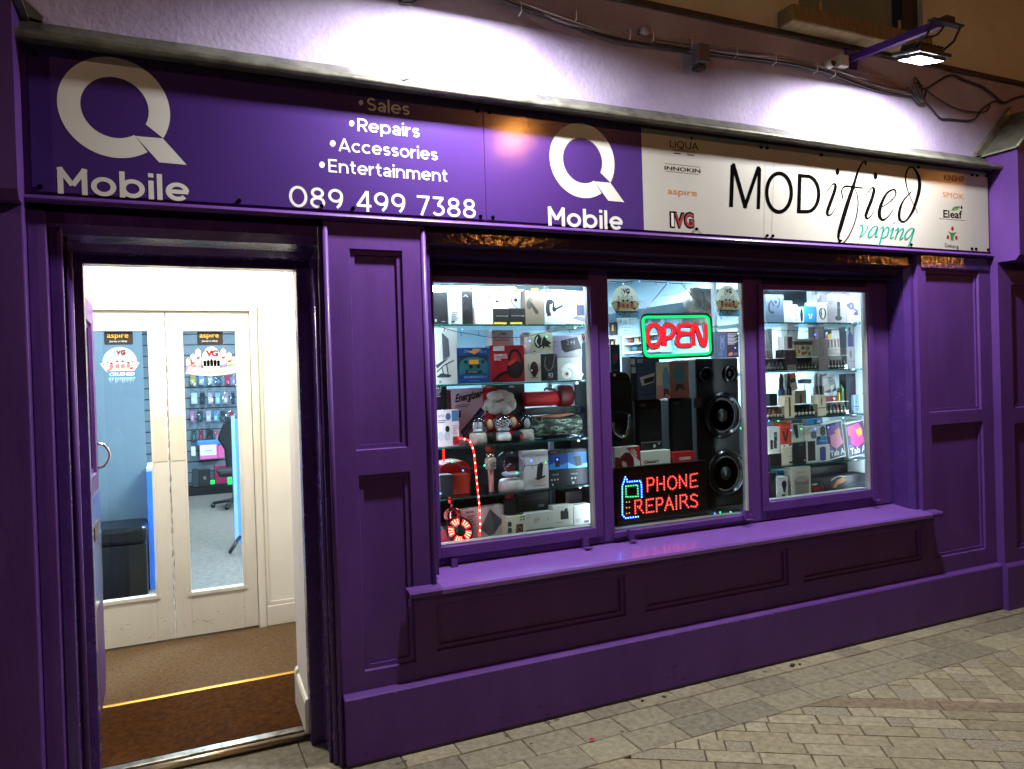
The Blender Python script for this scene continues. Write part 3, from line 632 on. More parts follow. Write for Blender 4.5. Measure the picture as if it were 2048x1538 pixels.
# ------------------------------------------------------------------ floodlights, cables, camera
def floodlight(X, label):
    o = thing('floodlight', label, 'floodlight', (X, .05, 3.41), 'floodlights on arms over the sign')
    y1, z1 = -.56, 3.372
    mb = MB(); mb.prism([(.048, 3.39), (.048, 3.43), (y1 + .03, 3.39), (y1 + .03, 3.35)], X - .016, X + .016, PURPLE_JAMB, 'x'); mb.box(X - .045, X + .045, .036, .0495, 3.35, 3.47, PURPLE_JAMB, .003); mb.build('arm', o)
    mb = MB(); mb.box(X - .12, X + .12, y1 - .012, y1 + .028, z1 - .018, z1 - .008, DARKGREY, .003); mb.box(X - .02, X + .05, y1 - .01, y1 + .05, z1 - .007, z1 + .022, DARKGREY, .004)
    for s in (-.105, .105): mb.tube([(X + s, y1, z1 - .012), (X + s, y1 + .04, z1 - .075), (X + s, y1 + .115, z1 - .105)], .007, DARKGREY, 6)
    mb.tube(spline([(X + .03, y1 + .03, z1 + .0), (X + .0, y1 + .06, z1 - .05), (X - .05, y1 + .10, z1 - .06), (X - .05, y1 + .15, z1 - .08)]), .005, BLACK, 6); mb.build('bracket', o)
    # head: tilted towards the wall
    al = math.radians(11.5); cy, cz = y1 + .15, z1 - .118
    def T(p): return (X + p[0], cy + p[1] * math.cos(al) - p[2] * math.sin(al), cz + p[1] * math.sin(al) + p[2] * math.cos(al))
    mb = MB(); b = MB(); b.box(-.125, .125, -.085, .085, -.012, .006, DARKGREY, .003); b.box(-.095, .095, -.06, .06, .0062, .034, DARKGREY, .004)
    for k in range(7): b.box(-.09 + k * .029, -.084 + k * .029, -.055, .055, .0342, .044, DARKGREY)
    mb.add([T(p) for p in b.v], b.f, DARKGREY); mb.build('lamp_head', o)
    mb = MB(); b = MB()
    for q in ((-.10, -.094, -.07, .07), (.094, .10, -.07, .07), (-.094, .094, -.07, -.064), (-.094, .094, .064, .07)): b.box(*q, -.031, -.0125, DARKGREY)
    mb.add([T(p) for p in b.v], b.f, DARKGREY); mb.build('hood', o)
    mb = MB(); mb.poly([T(p) for p in ((-.075, -.045, -.0135), (.075, -.045, -.0135), (.075, .045, -.0135), (-.075, .045, -.0135))], M((250, 249, 250), .5, em=L_FLOOD * 17.8, var=0, name='flood_lens')); mb.build('lens', o)
    return o
floodlight(3.738, 'black floodlight on purple arm beside the upper window'); floodlight(1.25, 'black floodlight on purple arm above the phone number sign')
WIRE_G = M((150, 140, 156), .5, var=.15, name='painted_cable'); WIRE_D = M((44, 38, 48), .5, var=.1, name='dark_cable')
cb = thing('cable_bundle', 'bundle of painted cables clipped along the lavender wall', 'cable', (2.4, .03, 3.4))
R_ = random.Random(11)
for k in range(4):
    path = []
    for px, py in ((940, -40), (1010, -8), (1090, 20), (1150, 40), (1230, 65), (1330, 82), (1470, 102), (1560, 110), (1640, 132), (1700, 150), (1760, 168), (1830, 182)):
        a, z = at(px, py + k * 4.5 + R_.uniform(-2.5, 2.5), .035); path.append((a, .04 - R_.uniform(0, .016), z))
    mb = MB(); mb.tube(spline(path, 5), .0068, WIRE_G if k < 3 else WIRE_D, 6); mb.build('cable', cb)
for px, py in ((1040, 14), (1150, 30), (1257, 68), (1303, 72), (1380, 85), (1470, 102), (1548, 116), (1630, 134), (1666, 142)):
    a, z = at(px, py, .03); mb = MB(); mb.tube([(a + .003, .046, z + .025), (a, .012, z + .016), (a - .002, .012, z - .03), (a - .003, .046, z - .036)], .003, M((206, 198, 206), .5, name='cable_clip')); mb.build('clip', cb)
def cable(pts, r, m, label, y=.036, name='cable'):
    mb = MB(); mb.tube(spline([(at(px, py, y)[0], y + d, at(px, py, y)[1]) for px, py, d in pts], 6), r, m, 7); return tag(mb.build(name), label, 'cable')
cable([(1838, 172, 0), (1850, 178, -.01), (1900, 150, 0), (1930, 160, .004), (1962, 172, 0), (1985, 188, 0), (2005, 205, -.004), (2030, 196, 0), (2060, 188, 0)], .007, WIRE_D, 'dark cable running on from the bundle past the lead capping')
cable([(1845, 172, 0), (1822, 165, -.02), (1825, 158, -.02), (1840, 168, 0)], .005, WIRE_D, 'small upright loop of dark cable above the tied coil')
cable([(1850, 178, 0), (1880, 200, 0), (1915, 218, 0), (1950, 224, 0), (1974, 222, 0), (1982, 205, 0), (1996, 202, 0)], .0042, WIRE_D, 'upper of two slack dark wires below the cable coil')
cable([(1840, 195, 0), (1862, 216, 0), (1880, 236, 0), (1900, 238, 0), (1945, 240, 0), (1965, 218, 0), (1985, 204, 0), (2002, 200, 0)], .0055, WIRE_D, 'lower of two slack dark wires sagging below the cable coil')
cable([(795, -6, 0), (805, 6, 0), (825, 5, 0), (840, -8, 0)], .005, WIRE_D, 'end of a dark cable loop hanging at the top of the wall')
cl = MB()
for k in range(4): cl.tube(spline([(at(1815 + 6 * k, 176, .03)[0], .03 - .01 * k, at(1815, 174, .03)[1]), (at(1836, 214 - 4 * k, .03)[0], .02 - .008 * k, at(1838, 208, .03)[1]), (at(1852 - 3 * k, 190, .03)[0], .03 - .01 * k, at(1852, 186, .03)[1])], 6), .006, WIRE_D, 6)
tag(cl.build('cable_coil'), 'tied coil of dark cable hanging on the lavender wall', 'cable')
jb = thing('junction_box', 'small grey junction box beside the floodlight arm', 'junction box', (3.62, .05, 3.36))
mb = MB(); a, z = at(1686, 122, .0); mb.box(a - .035, a + .035, -.01, .0495, z - .035, z + .035, M((170, 164, 160), .5, name='grey_box'), .005); mb.build('housing', jb)
mb = MB(); mb.box(a - .03, a + .03, -.014, -.0105, z - .03, z + .03, M((186, 180, 176), .5, name='grey_lid'), .002); mb.build('lid', jb)
mb = MB(); a, z = at(1653, 130, .03); mb.tube([(a, .048, z), (a, -.02, z - .006)], .026, M((190, 182, 190), .5, name='conduit'), 14); mb.tube([(a, -.0205, z - .006), (a, -.021, z - .006)], .02, BLACK, 12); tag(mb.build('conduit_stub'), 'short round conduit end tied to the cable bundle', 'conduit')
mb = MB(); a, z = at(1287, 62, .03); mb.tube([(a, .048, z), (a, .0, z - .006)], .024, WIRE_G, 14); tag(mb.build('conduit_stub'), 'short conduit stub behind the cables near the camera', 'conduit')
cc = thing('security_camera', 'small dark box camera hanging under the cable bundle', 'camera', (2.64, .05, 3.2))
a, z = at(1402, 112, -.01); mb = MB(); mb.box(a - .045, a + .03, -.05, .02, z - .045, z + .05, M((92, 82, 96), .5, var=.1, name='camera_housing'), .008); mb.box(a - .03, a + .025, -.02, .03, z - .07, z - .0455, DARKGREY, .004); mb.build('housing', cc)
mb = MB(); mb.tube([(a - .01, .048, z + .05), (a - .01, -.01, z + .052)], .012, WIRE_G, 8); mb.build('bracket', cc)
mb = MB(); mb.tube(spline([(a - .02, .03, z + .03), (a - .08, .03, z + .045), (a - .10, .03, z + .075), (a - .085, .035, z + .10)]), .005, WIRE_G, 6); mb.build('lead', cc)

# ------------------------------------------------------------------ street lamps across the road (their light and their glints in the paint)
def street_lamp(X, label, col=(255, 160, 72), e=1.):
    o = thing('street_lamp', label, 'street lamp', (X, -8.6, 0), 'street lamps across the road'); pm = M((40, 44, 42), .5, name='lamp_post')
    mb = MB(); mb.lathe([(.12, 0), (.12, .3), (.07, .5), (.05, 5.3), (.03, 5.6)], (X, -8.6, 0), pm, 'z', 14); mb.tube([(X, -8.6, 5.55), (X, -8.3, 5.75), (X, -7.9, 5.75)], .03, pm, 8); mb.build('post', o)
    mb = MB(); mb.lathe([(.0, .22), (.16, .16), (.2, .02), (.18, .0)], (X, -7.9, 5.5), pm, 'z', 16); mb.build('hood', o)
    mb = MB(); mb.ball((X, -7.9, 5.42), .105, M(col, .5, em=L_STREET * e, var=0, name='sodium_globe'), 3); mb.build('globe', o)
street_lamp(5.25, 'orange street lamp standing across from the shop'); street_lamp(15.4, 'orange street lamp further along the road'); street_lamp(-5.5, 'added whiter fill lamp across the road past the doorway', (255, 230, 200), 1.7)  # the whiter lamp is added out of view as neutral fill light
# ------------------------------------------------------------------ lobby and doorway
FZ = .10
def sbox(name, *b, m, bev=0.):
    mb = MB(); mb.box(*b, m, bev); return struct(mb.build(name))
sbox('lobby_wall', .7205, .80, .32, 1.80, 0, 2.6, m=WALL_WHITE); sbox('lobby_wall', -.62, -.5405, .32, 1.80, 0, 2.6, m=WALL_WHITE)
sbox('lobby_wall', .551, .72, .3165, .60, 0, 2.6, m=WALL_WHITE); sbox('lobby_wall', -.54, -.345, .3165, .36, 0, 2.6, m=WALL_WHITE)
sbox('lobby_wall', -.344, .5505, .3165, .36, 2.105, 2.6, m=WALL_WHITE)
sbox('lobby_ceiling', -.62, .80, .30, 1.86, 2.601, 2.66, m=WALL_WHITE)
YB = 1.77
mb = MB(); mb.box(.545, .72, YB, YB + .08, FZ, 2.6, WALL_WHITE); mb.box(-.54, .545, YB, YB + .08, 2.10, 2.6, WALL_WHITE); struct(mb.build('lobby_wall'))
mb = MB(); mb.box(-.54, .72, .905, YB + .07, .02, FZ, CARPET); struct(mb.build('lobby_carpet'))
mb = MB(); mb.prism([(.405, .0), (.405, .036), (.90, .098), (.90, .0)], -.40, .5495, MAT, 'x'); mb.prism([(.61, .0), (.61, .062), (.90, .098), (.90, .0)], .55, .6, MAT, 'x')
tag(mb.build('doormat'), 'worn dark brown coir mat sloping up from the door threshold', 'doormat')
mb = MB(); mb.prism([(.894, .099), (.902, .104), (.916, .103), (.919, .1005)], -.40, .585, M((176, 134, 50), .4, metal=.6, var=.15, name='brass_nosing'), 'x'); tag(mb.build('nosing_strip'), 'brass nosing strip where the mat meets the carpet', 'nosing')
th = thing('threshold_strip', 'worn metal door threshold with rounded front bar', 'threshold', (.14, .35, 0))
mb = MB(); mb.box(JX0 - .1, JX1, .355, .404, .0, .034, M((176, 170, 160), .35, metal=.8, bump=.5, bscale=30, tint2=(70, 62, 54), mixscale=14, name='worn_aluminium'), .003); mb.build('plate', th)
mb = MB(); mb.tube([(JX0 - .1, .33, .016), (JX1, .33, .016)], .0165, M((186, 170, 140), .3, metal=.9, var=.2, name='rounded_bar'), 12); mb.build('bar', th)
mb = MB()
mb.prism([(.5365, .10), (.5365, .225), (.542, .235), (.55, .24), (.5505, .10)], .56, .601, WHITE_PAINT, 'y')
mb.add([(.536, .3165, .03), (.5505, .3165, .03), (.5505, .3165, .185), (.542, .3165, .18), (.536, .3165, .165), (.536, .60, .065), (.5505, .60, .065), (.5505, .60, .225), (.542, .60, .22), (.536, .60, .205)],
       [(0, 1, 2, 3, 4), (5, 6, 7, 8, 9), (0, 5, 9, 4), (4, 9, 8, 3), (3, 8, 7, 2)], WHITE_PAINT)
mb.box(.547, .72, YB - .018, YB - .0005, FZ + .001, .225, WHITE_PAINT, .004); mb.box(.547, .72, YB - .012, YB - .0004, .2255, .25, WHITE_PAINT, .003); struct(mb.build('skirting'))
cl_ = thing('ceiling_lamp', 'white disc ceiling lamp lighting the lobby', 'lamp', (.1, 1.0, 2.6)); mb = MB(); mb.lathe([(.17, 0), (.17, -.03), (.15, -.035)], (.1, 1.0, 2.6), WALL_WHITE, 'z', 28); mb.build('rim', cl_)
mb = MB(); mb.lathe([(.148, -.036), (.12, -.05), (0, -.055)], (.1, 1.0, 2.6), M((255, 250, 240), .5, em=L_LOBBY * 3, var=0, name='lobby_diffuser'), 'z', 28); mb.build('diffuser', cl_)
# purple shop door standing open along the lobby wall
pd = thing('shop_door', 'purple shop door standing open edge-on inside the doorway', 'door', (-.32, .72, .1))
mb = MB(); dx = -.299; panel_face(mb, .36, 1.12, .115, 2.02, 0, [(.47, 1.01, 1.20, 1.92)], PURPLE, ST); mb.v = [(dx - q[1], q[0], q[2]) for q in mb.v]; mb.box(dx - .045, dx - .0255, .36, 1.12, .115, 2.02, PURPLE); mb.box(dx - .0254, dx - .0003, 1.115, 1.12, .115, 2.02, PURPLE); mb.build('leaf', pd)
mb = MB(); mb.tube(spline([(dx, 1.09, 1.335), (dx + .03, 1.09, 1.325), (dx + .05, 1.09, 1.29), (dx + .05, 1.09, 1.26), (dx + .03, 1.09, 1.225), (dx, 1.09, 1.215)]), .007, CHROME, 8); mb.build('handle', pd)
mb = MB(); mb.box(dx + .0005, dx + .006, .52, 1.06, .62, 1.12, M((150, 146, 168), .12, coat=.6, var=.2, name='glazed_door_panel')); mb.box(dx + .0065, dx + .010, .66, .9, .93, .99, M((96, 66, 30), .3, metal=.6, name='brass_letter_plate')); mb.build('lower_pane', pd)
# inner double doors with glazing and stickers
CASE = M((235, 231, 220), .5, bump=.15, bscale=30, tint2=(216, 210, 194), mixscale=3, stretch=(1, 1, .4), name='scuffed_white_joinery')
mb = MB(); mb.box(.502, .544, YB - .03, YB + .09, FZ, 2.098, CASE, .004); mb.box(-.54, .5015, YB - .03, YB + .09, 2.055, 2.098, CASE, .004); mb.box(.5445, .57, YB - .012, YB - .0005, FZ, 2.0, CASE, .003)
struct(mb.build('lobby_door_frame'))
yd = YB - .004
def leaf(x0, x1, gx0, gx1, gz0, gz1, label, side):
    o = thing('glazed_door', label, 'door', ((x0 + x1) / 2, yd, FZ), 'white inner double doors'); mb = MB()
    mb.box(x0, gx0, yd, yd + .042, FZ + .012, 2.05, CASE, .003); mb.box(gx1, x1, yd, yd + .042, FZ + .012, 2.05, CASE, .003)
    mb.box(gx0, gx1, yd + .0005, yd + .0415, FZ + .012, gz0, CASE); mb.box(gx0, gx1, yd + .0005, yd + .0415, gz1, 2.05, CASE); mb.build('door_leaf', o)
    mb = MB()
    for a, b, c, d in ((gx0 - .012, gx0, gz0, gz1), (gx1, gx1 + .012, gz0, gz1), (gx0 - .02, gx1 + .02, gz0 - .022, gz0), (gx0 - .012, gx1 + .012, gz1, gz1 + .01)): mb.box(a, b, yd - .008, yd - .0003, c, d, CASE, .002)
    mb.build('glazing_bead', o)
    mb = MB(); mb.box(gx0 - .003, gx1 + .003, yd + .02, yd + .024, gz0 - .003, gz1 + .003, GLASS); mb.build('glass_pane', o)
    a = x1 - .085 if side < 0 else x0 + .01
    mb = MB(); mb.box(a, a + .075, yd - .003, yd - .0004, 1.165, 1.43, M((222, 214, 196), .35, var=.05, name='painted_finger_plate'), .001); mb.build('finger_plate', o)
    mb = MB(); rs = random.Random(3 + side); dm = M((120, 108, 92), .8, var=.2, name='scuff')
    for k in range(16):
        X = rs.uniform(x0 + .02, x1 - .04); Z = FZ + .03 + abs(rs.gauss(0, .09)); mb.add([(X, yd - .0006, Z), (X + rs.uniform(.004, .03), yd - .0006, Z + rs.uniform(-.004, .008)), (X + .006, yd - .0006, Z + .003)], [(0, 1, 2)], dm)
    ex = x1 if side < 0 else x0
    for k in range(30):
        Z = FZ + .02 + k * .065 + rs.uniform(0, .03); w = rs.uniform(.001, .005); mb.add([(ex + side * .0005, yd - .0007, Z), (ex + side * w, yd - .0007, Z + .01), (ex + side * w * .6, yd - .0007, Z + .04), (ex + side * .0005, yd - .0007, Z + .05)], [(0, 1, 2, 3)], dm)
    mb.build('scuffs', o)
    return o
gl_ = pr(0, 185, 662, 304, 1199, YB); gr_ = pr(0, 374, 662, 479, 1178, YB)
ld = leaf(-.44, .027, gl_[0] - .03, gl_[1], gl_[2], gl_[3], 'white glazed inner door with one round sticker showing a pale wall and black seat behind', -1)
rd = leaf(.0305, .499, gr_[0], gr_[1], gr_[2], gr_[3], 'white glazed inner door with crescent stockist sticker showing phone cases behind', 1)
GY = yd + .0195
WHT = C(236, 238, 236); SKYB = C(168, 206, 226); CYAN = C(40, 130, 170); PINK = C(226, 120, 130); CREAM = C(226, 222, 206); REDP = C(168, 30, 42)
def crushed(mb, fn, k0=0, body=SKYB, C=C, CREAM=CREAM, WHT=WHT, PINK=PINK, CYAN=CYAN, REDP=REDP):
    """round sticker artwork; fn(u, v, k) in a unit box (v down)"""
    f = lambda k: (lambda u, v: fn(u, v, k))
    mb.fill([(.5 + .44 * math.cos(a), .40 - .40 * math.sin(a)) for a in [math.pi * 2 * i / 28 for i in range(28)]], body, f(0))
    mb.fill([(0, .44), (.1, .40), (.9, .40), (1, .43), (.84, .68), (.16, .68)], CREAM, f(1))
    for x, y, h in ((.28, .27, .3), (.43, .22, .35), (.57, .22, .35), (.71, .26, .3)):
        mb.fill([(x - .055, y + .04), (x, y + .01), (x + .055, y + .04), (x + .055, y + h), (x - .055, y + h)], WHT, f(2)); mb.fill([(x - .035, y + .03), (x, y), (x + .035, y + .03)], C(40, 60, 60), f(3))
        mb.fill([(x - .05, y + .16), (x, y + .13), (x + .05, y + .16), (x, y + .2)], C(70, 50, 50), f(3)); mb.fill([(x - .05, y + h - .1), (x + .05, y + h - .12), (x + .05, y + h), (x - .05, y + h)], PINK, f(3))
    for x, y in ((.09, .46), (.2, .41), (.82, .4), (.92, .46)): mb.fill([(x - .03, y), (x, y - .02), (x + .03, y), (x, y + .02)], C(70, 60, 60), f(3))
    mb.fill([(.14, .62), (.28, .54), (.3, .60), (.16, .68)], PINK, f(4)); mb.fill([(.74, .56), (.84, .54), (.82, .6), (.75, .6)], REDP, f(4))
    mb.fill([(.17, .66), (.19, .64), (.91, .64), (.93, .66), (.91, .79), (.88, .81), (.18, .81), (.15, .78)], CYAN, f(5))
    v, fc, w = glyphs('CRUSHED', .04, .2); mb.add([fn(.21 + a / w * .66, .765 - b * .12, 6) for a, b in v], fc, WHT)
    x = .2; r_ = random.Random(4)
    while x < .88:
        w = r_.uniform(.022, .035); mb.fill([(x, .81), (x + w, .81), (x + w * .7, .86 + r_.uniform(0, .13)), (x + w * .3, .87 + r_.uniform(0, .12))], body if body is not CREAM else WHT, f(2)); x += w + r_.uniform(.006, .02)
    for ch, u0, c in (('I', .37, WHT), ('V', .43, REDP), ('G', .53, REDP)):
        for b, cc, k in ((.07, INK, 6), (.01, c, 7)):
            v, fc, w = glyphs(ch, b); s_ = .16 if ch == 'G' else .145; mb.add([fn(u0 + a * s_, .20 - q * s_, k) for a, q in v], fc, cc)
def sq(r, x0, y0, x1, y1, Y):
    xa, xb, za, zb = pr(r, x0, y0, x1, y1, Y); return lambda u, v, k=0: (xa + u * (xb - xa), Y - .0006 - .0003 * k, zb - v * (zb - za))
def aspire(mb, fn):
    f = lambda k: (lambda u, v: fn(u, v, k)); mb.fill([(0, .08), (.03, 0), (.97, 0), (1, .08), (1, .92), (.97, 1), (.03, 1), (0, .92)], C(14, 14, 16), f(0))
    v, fc, w = glyphs('aspıre', .004); mb.add([fn(.1 + a / w * .74, .46 - b * .56, 1) for a, b in v], fc, C(220, 176, 60)); v, fc, w = glyphs('Journey to Infinity', .0, .25); mb.add([fn(.18 + a / w * .62, .80 - b * .2, 1) for a, b in v], fc, WHT)
for o, r in ((ld, (7, 208, 512, 414, 606)), (rd, (7, 872, 512, 1058, 603))):
    mb = MB(); aspire(mb, sq(*r, GY)); mb.build('sticker', o)
mb = MB(); crushed(mb, sq(7, 180, 622, 462, 890, GY)); mb.build('sticker', ld)
mb = MB(); fn = sq(13, 62, 190, 488, 452, GY); f = lambda k: (lambda u, v: fn(u, v, k))
for i, (x, y) in enumerate(((.04, .34), (.12, .22), (.23, .05), (.75, .05), (.87, .18), (.96, .32))):
    mb.fill([(x - .055, y + .08), (x, y), (x + .055, y + .08), (x + .05, .84), (x - .05, .84)], CREAM, f(1)); mb.fill([(x - .025, y + .06), (x, y + .02), (x + .025, y + .06)], INK, f(3)); mb.fill([(x - .04, y + .3), (x + .04, y + .28), (x + .02, y + .36), (x - .03, y + .36)], REDP, f(3)); mb.fill([(x - .05, .62), (x + .05, .58), (x + .05, .8), (x - .05, .8)], (PINK, PINK, C(220, 150, 140), C(150, 120, 190), C(110, 170, 110), C(150, 190, 150))[i], f(4))
mb.fill([(.5 + .2 * math.cos(a), .45 - .45 * math.sin(a)) for a in [math.pi * 2 * i / 24 for i in range(24)]], WHT, f(2))
for i in range(5): x = .36 + i * .07; mb.fill([(x - .033, .48), (x, .40 + .03 * abs(i - 2)), (x + .033, .48), (x + .028, .66), (x - .028, .66)], INK, f(5))
bw = [(i / 12, .86 - .10 * ((i - 6) / 6) ** 2) for i in range(13)]; mb.stroke(bw, .24, CREAM, f(6))
v, fc, w = glyphs('OFFICIAL STOCKIST', .01); mb.add([fn(.24 + a / w * .54, .90 - b * .10 - .12 * ((a / w - .5) ** 2), 7) for a, b in v], fc, INK)
for ch, u0, c in (('I', .345, WHT), ('V', .40, REDP), ('G', .505, REDP)):
    for b, cc, k in ((.06, INK, 6), (.01, c, 7)):
        v, fc, w = glyphs(ch, b); mb.add([fn(u0 + a * .19, .32 - q * .27, k) for a, q in v], fc, cc)
mb.build('sticker', rd)
# ------------------------------------------------------------------ shop room behind
RX, YR, CZ = 4.95, 8.6, 2.68
sbox('shop_floor', -1.6, RX + .1, 1.85, YR + .1, .0, FZ - .002, m=CARPET_GREY); sbox('shop_floor', .81, RX + .1, .30, 1.849, .0, FZ - .002, m=CARPET_GREY)
sbox('shop_ceiling', -1.6, RX + .1, 1.861, YR + .1, CZ, CZ + .05, m=SHOP_WHITE); sbox('shop_ceiling', .801, RX + .1, .301, 1.86, CZ, CZ + .05, m=SHOP_WHITE)
sbox('shop_wall', RX, RX + .1, .31, YR, 0, CZ - .0005, m=SHOP_BLUE); sbox('shop_wall', -1.7, -1.6, 1.85, YR, 0, CZ, m=SHOP_BLUE); sbox('shop_wall', -1.6, RX, YR, YR + .1, 0, CZ - .0005, m=SHOP_BLUE)
sbox('shop_wall', -.13 - .9, -.128, 3.30, 3.36, FZ, CZ - .001, m=M((118, 134, 146), .8, var=.04, name='blue_grey_partition')); sbox('shop_wall', -1.6, .545, 1.851, 1.86, 2.1, CZ - .001, m=SHOP_WHITE)
sbox('shop_wall', -1.6, -.445, 1.851, 1.90, FZ, 2.1, m=SHOP_WHITE); sbox('shop_wall', .545, .81, 1.8505, 1.90, FZ, CZ - .001, m=SHOP_WHITE)
def ceil_light(x, y, w, d, label, e=1.):
    e = e * (.45 if x < 1 else 1.)
    o = thing('ceiling_light', label, 'ceiling light', (x, y, CZ), 'white ceiling light panels'); mb = MB(); mb.box(x - w / 2 - .02, x + w / 2 + .02, y - d / 2 - .02, y + d / 2 + .02, CZ - .03, CZ - .0005, SHOP_WHITE, .004); mb.build('housing', o)
    mb = MB(); mb.box(x - w / 2, x + w / 2, y - d / 2, y + d / 2, CZ - .034, CZ - .0302, M((222, 238, 255), .5, em=L_SHOP * e, var=0, name='cool_white_diffuser')); mb.build('diffuser', o)
ceil_light(3.9, 2.4, 1.2, .6, 'bright white ceiling light panel seen above the hanging OPEN sign'); ceil_light(1.6, 2.6, 1.2, .6, 'white ceiling light panel over the middle of the shop'); ceil_light(.6, 4.6, .6, 1.2, 'white ceiling light panel over the aisle behind the inner doors'); ceil_light(3.2, 5.2, 1.2, .6, 'white ceiling light panel further back near the far wall'); ceil_light(.7, 7.0, .6, 1.2, 'white ceiling light panel close to the phone case wall'); ceil_light(-.8, 2.5, .5, .5, 'small square ceiling light over the black seat', .8)
ot = thing('ottoman', 'black leather ottoman seat against the pale partition behind the inner door', 'ottoman', (-.45, 3.0, FZ)); LEA = M((8, 9, 11), .3, spec=.3, bump=.2, bscale=40, var=.1, name='black_leather')
mb = MB(); mb.box(-.80, -.135, 2.83, 3.25, FZ, .50, LEA, .012); mb.build('base', ot); mb = MB(); mb.box(-.81, -.128, 2.82, 3.26, .502, .62, LEA, .03); mb.build('cushion', ot)
mb = MB(); mb.box(-.125, -.09, 3.10, 3.6, FZ, .98, M((70, 130, 240), .4, var=.1, name='blue_lit_counter')); mb.box(-.124, -.091, 3.11, 3.6, .9805, 1.0, SHOP_WHITE); tag(mb.build('counter_end'), 'counter end with blue light in its colour beside the black ottoman', 'counter')  # blue LED light on the counter is put into its colour
mb = MB()
for k in range(8): mb.box(-.126, -.10, 3.37 + .1 * k, 3.44 + .1 * k, 1.1 + .11 * k, 1.18 + .11 * k, M((30, 34, 40), .4, var=.3, name='dark_display'))
# slatwall with phone cases
YS = 8.42
sw = thing('slatwall', 'grey slatted display wall hung with phone cases', 'display wall', (1.0, YS, FZ)); mb = MB(); SL = M((112, 124, 134), .5, var=.06, name='grey_slat')
for k in range(17): mb.box(-.3, 2.6, YS + .03, YS + .06, FZ + .1502 * k, FZ + .15 * k + .135, SL); mb.box(-.3, 2.6, YS + .05, YS + .08, FZ + .15 * k + .1352, FZ + .15 * k + .15, BLACK)
mb.build('slat_panel', sw); mb = MB(); mb.box(-.3, 2.6, YS - .25, YS + .029, FZ + .0, FZ + .11, BLACK); mb.build('base_shelf', sw)
rows = ((430, 530, [('yellow and pink', (200, 170, 90), 82, 148), ('pale blue', (150, 180, 210), 156, 220), ('silver', (150, 165, 180), 232, 296), ('dark teal', (60, 84, 98), 308, 370), ('raspberry', (190, 40, 80), 388, 444), ('lilac', (180, 150, 190), 456, 486)], 'top row below the stockist sticker'),
        (578, 700, [('white', (220, 226, 228), 88, 160), ('black and yellow', (30, 36, 42), 172, 226), ('pale pink', (210, 180, 190), 238, 292), ('ice blue', (150, 190, 220), 302, 362), ('dusky pink', (190, 150, 160), 372, 432), ('black', (30, 34, 40), 444, 486)], 'second row below the stockist sticker'),
        (738, 856, [('bright pink', (220, 120, 160), 84, 132), ('dark grey', (50, 60, 70), 146, 208), ('blush', (215, 190, 196), 220, 280), ('blue starred', (110, 150, 190), 286, 346), ('charcoal', (52, 54, 58), 354, 414), ('red', (180, 40, 60), 428, 478)], 'third row above the office chair'),
        (905, 1030, [('dark green', (50, 70, 66), 96, 152), ('wine red', (130, 20, 40), 160, 212), ('black pouch', (24, 22, 26), 222, 302), ('rose', (200, 90, 120), 306, 346)], 'lowest row beside the office chair'))
PCK = glass_mat('packet_film', .08, (225, 232, 238), 2.2)
for y0, y1, it, where in rows:
    for nm, c, x0, x1 in it:
        a, b, z0, z1 = pr(13, x0, y0, x1, y1, YS - .06); o = thing('phone_case_packet', f'{nm} phone case packet hanging in the {where}', 'phone case', ((a + b) / 2, YS - .06, z0), 'phone case packets on the slatwall')
        w = b - a; h = z1 - z0; mb = MB(); mb.box(a + w * .12, b - w * .12, YS - .06, YS - .046, z0 + h * .05, z0 + h * .86, C(*c), .006); mb.box(a + w * .3, b - w * .35, YS - .0605, YS - .0601, z0 + h * .2, z0 + h * .5, C(*[min(255, int(k * 1.5) + 20) for k in c])); mb.build('case', o)
        mb = MB(); rp = random.Random(len(nm) * 7 + int(x0)); mb.add([(a + (b - a) * i / 4, YS - .066 + rp.uniform(-.006, .004), z0 + h * j / 5) for j in range(6) for i in range(5)], [(j * 5 + i, j * 5 + i + 1, j * 5 + i + 6, j * 5 + i + 5) for j in range(5) for i in range(4)], PCK); mb.build('packet', o)
        mb = MB(); mb.tube([((a + b) / 2, YS + .03, z1 + .005), ((a + b) / 2, YS - .09, z1 + .005)], .004, STEEL, 6); mb.build('hook', o)
def simple(name, label, cat, r, rect, m, Y, d=.08, b=.004, group=None, prints=()):
    a, bb, z0, z1 = pr(r, *rect, Y); mb = MB(); mb.box(a, bb, Y, Y + d, z0, z1, m, b); o = tag(mb.build(name), label, cat, group)
    if prints:
        p = MB()
        for k, (u0, v0, u1, v1, c) in enumerate(prints): p.poly([(a + (bb - a) * u, Y - .001 - .0005 * k, z1 - (z1 - z0) * v) for u, v in ((u0, v1), (u1, v1), (u1, v0), (u0, v0))], C(*c))
        p.build('printed_design', o)
    return o
simple('folded_bag', 'pink bag with white smiling face panel on the slatwall', 'bag', 13, (172, 1050, 330, 1180), C(226, 110, 170), YS - .14, .1, .01, None, [(.04, .05, .92, .72, (225, 232, 240)), (.35, .40, .65, .44, (90, 80, 90)), (.32, .34, .37, .40, (90, 80, 90)), (.63, .34, .68, .40, (90, 80, 90))])
simple('folded_bag', 'bright blue packet lying over the smiling bag', 'bag', 13, (150, 1012, 360, 1052), C(60, 130, 200), YS - .12, .08, .01)
simple('folded_bag', 'deeper pink packet beside the smiling bag', 'bag', 13, (332, 1060, 388, 1170), C(214, 90, 150), YS - .12, .08, .01)
simple('folded_bag', 'white card packet left of the smiling bag', 'bag', 13, (98, 1070, 136, 1150), C(214, 222, 228), YS - .12, .05, .004)
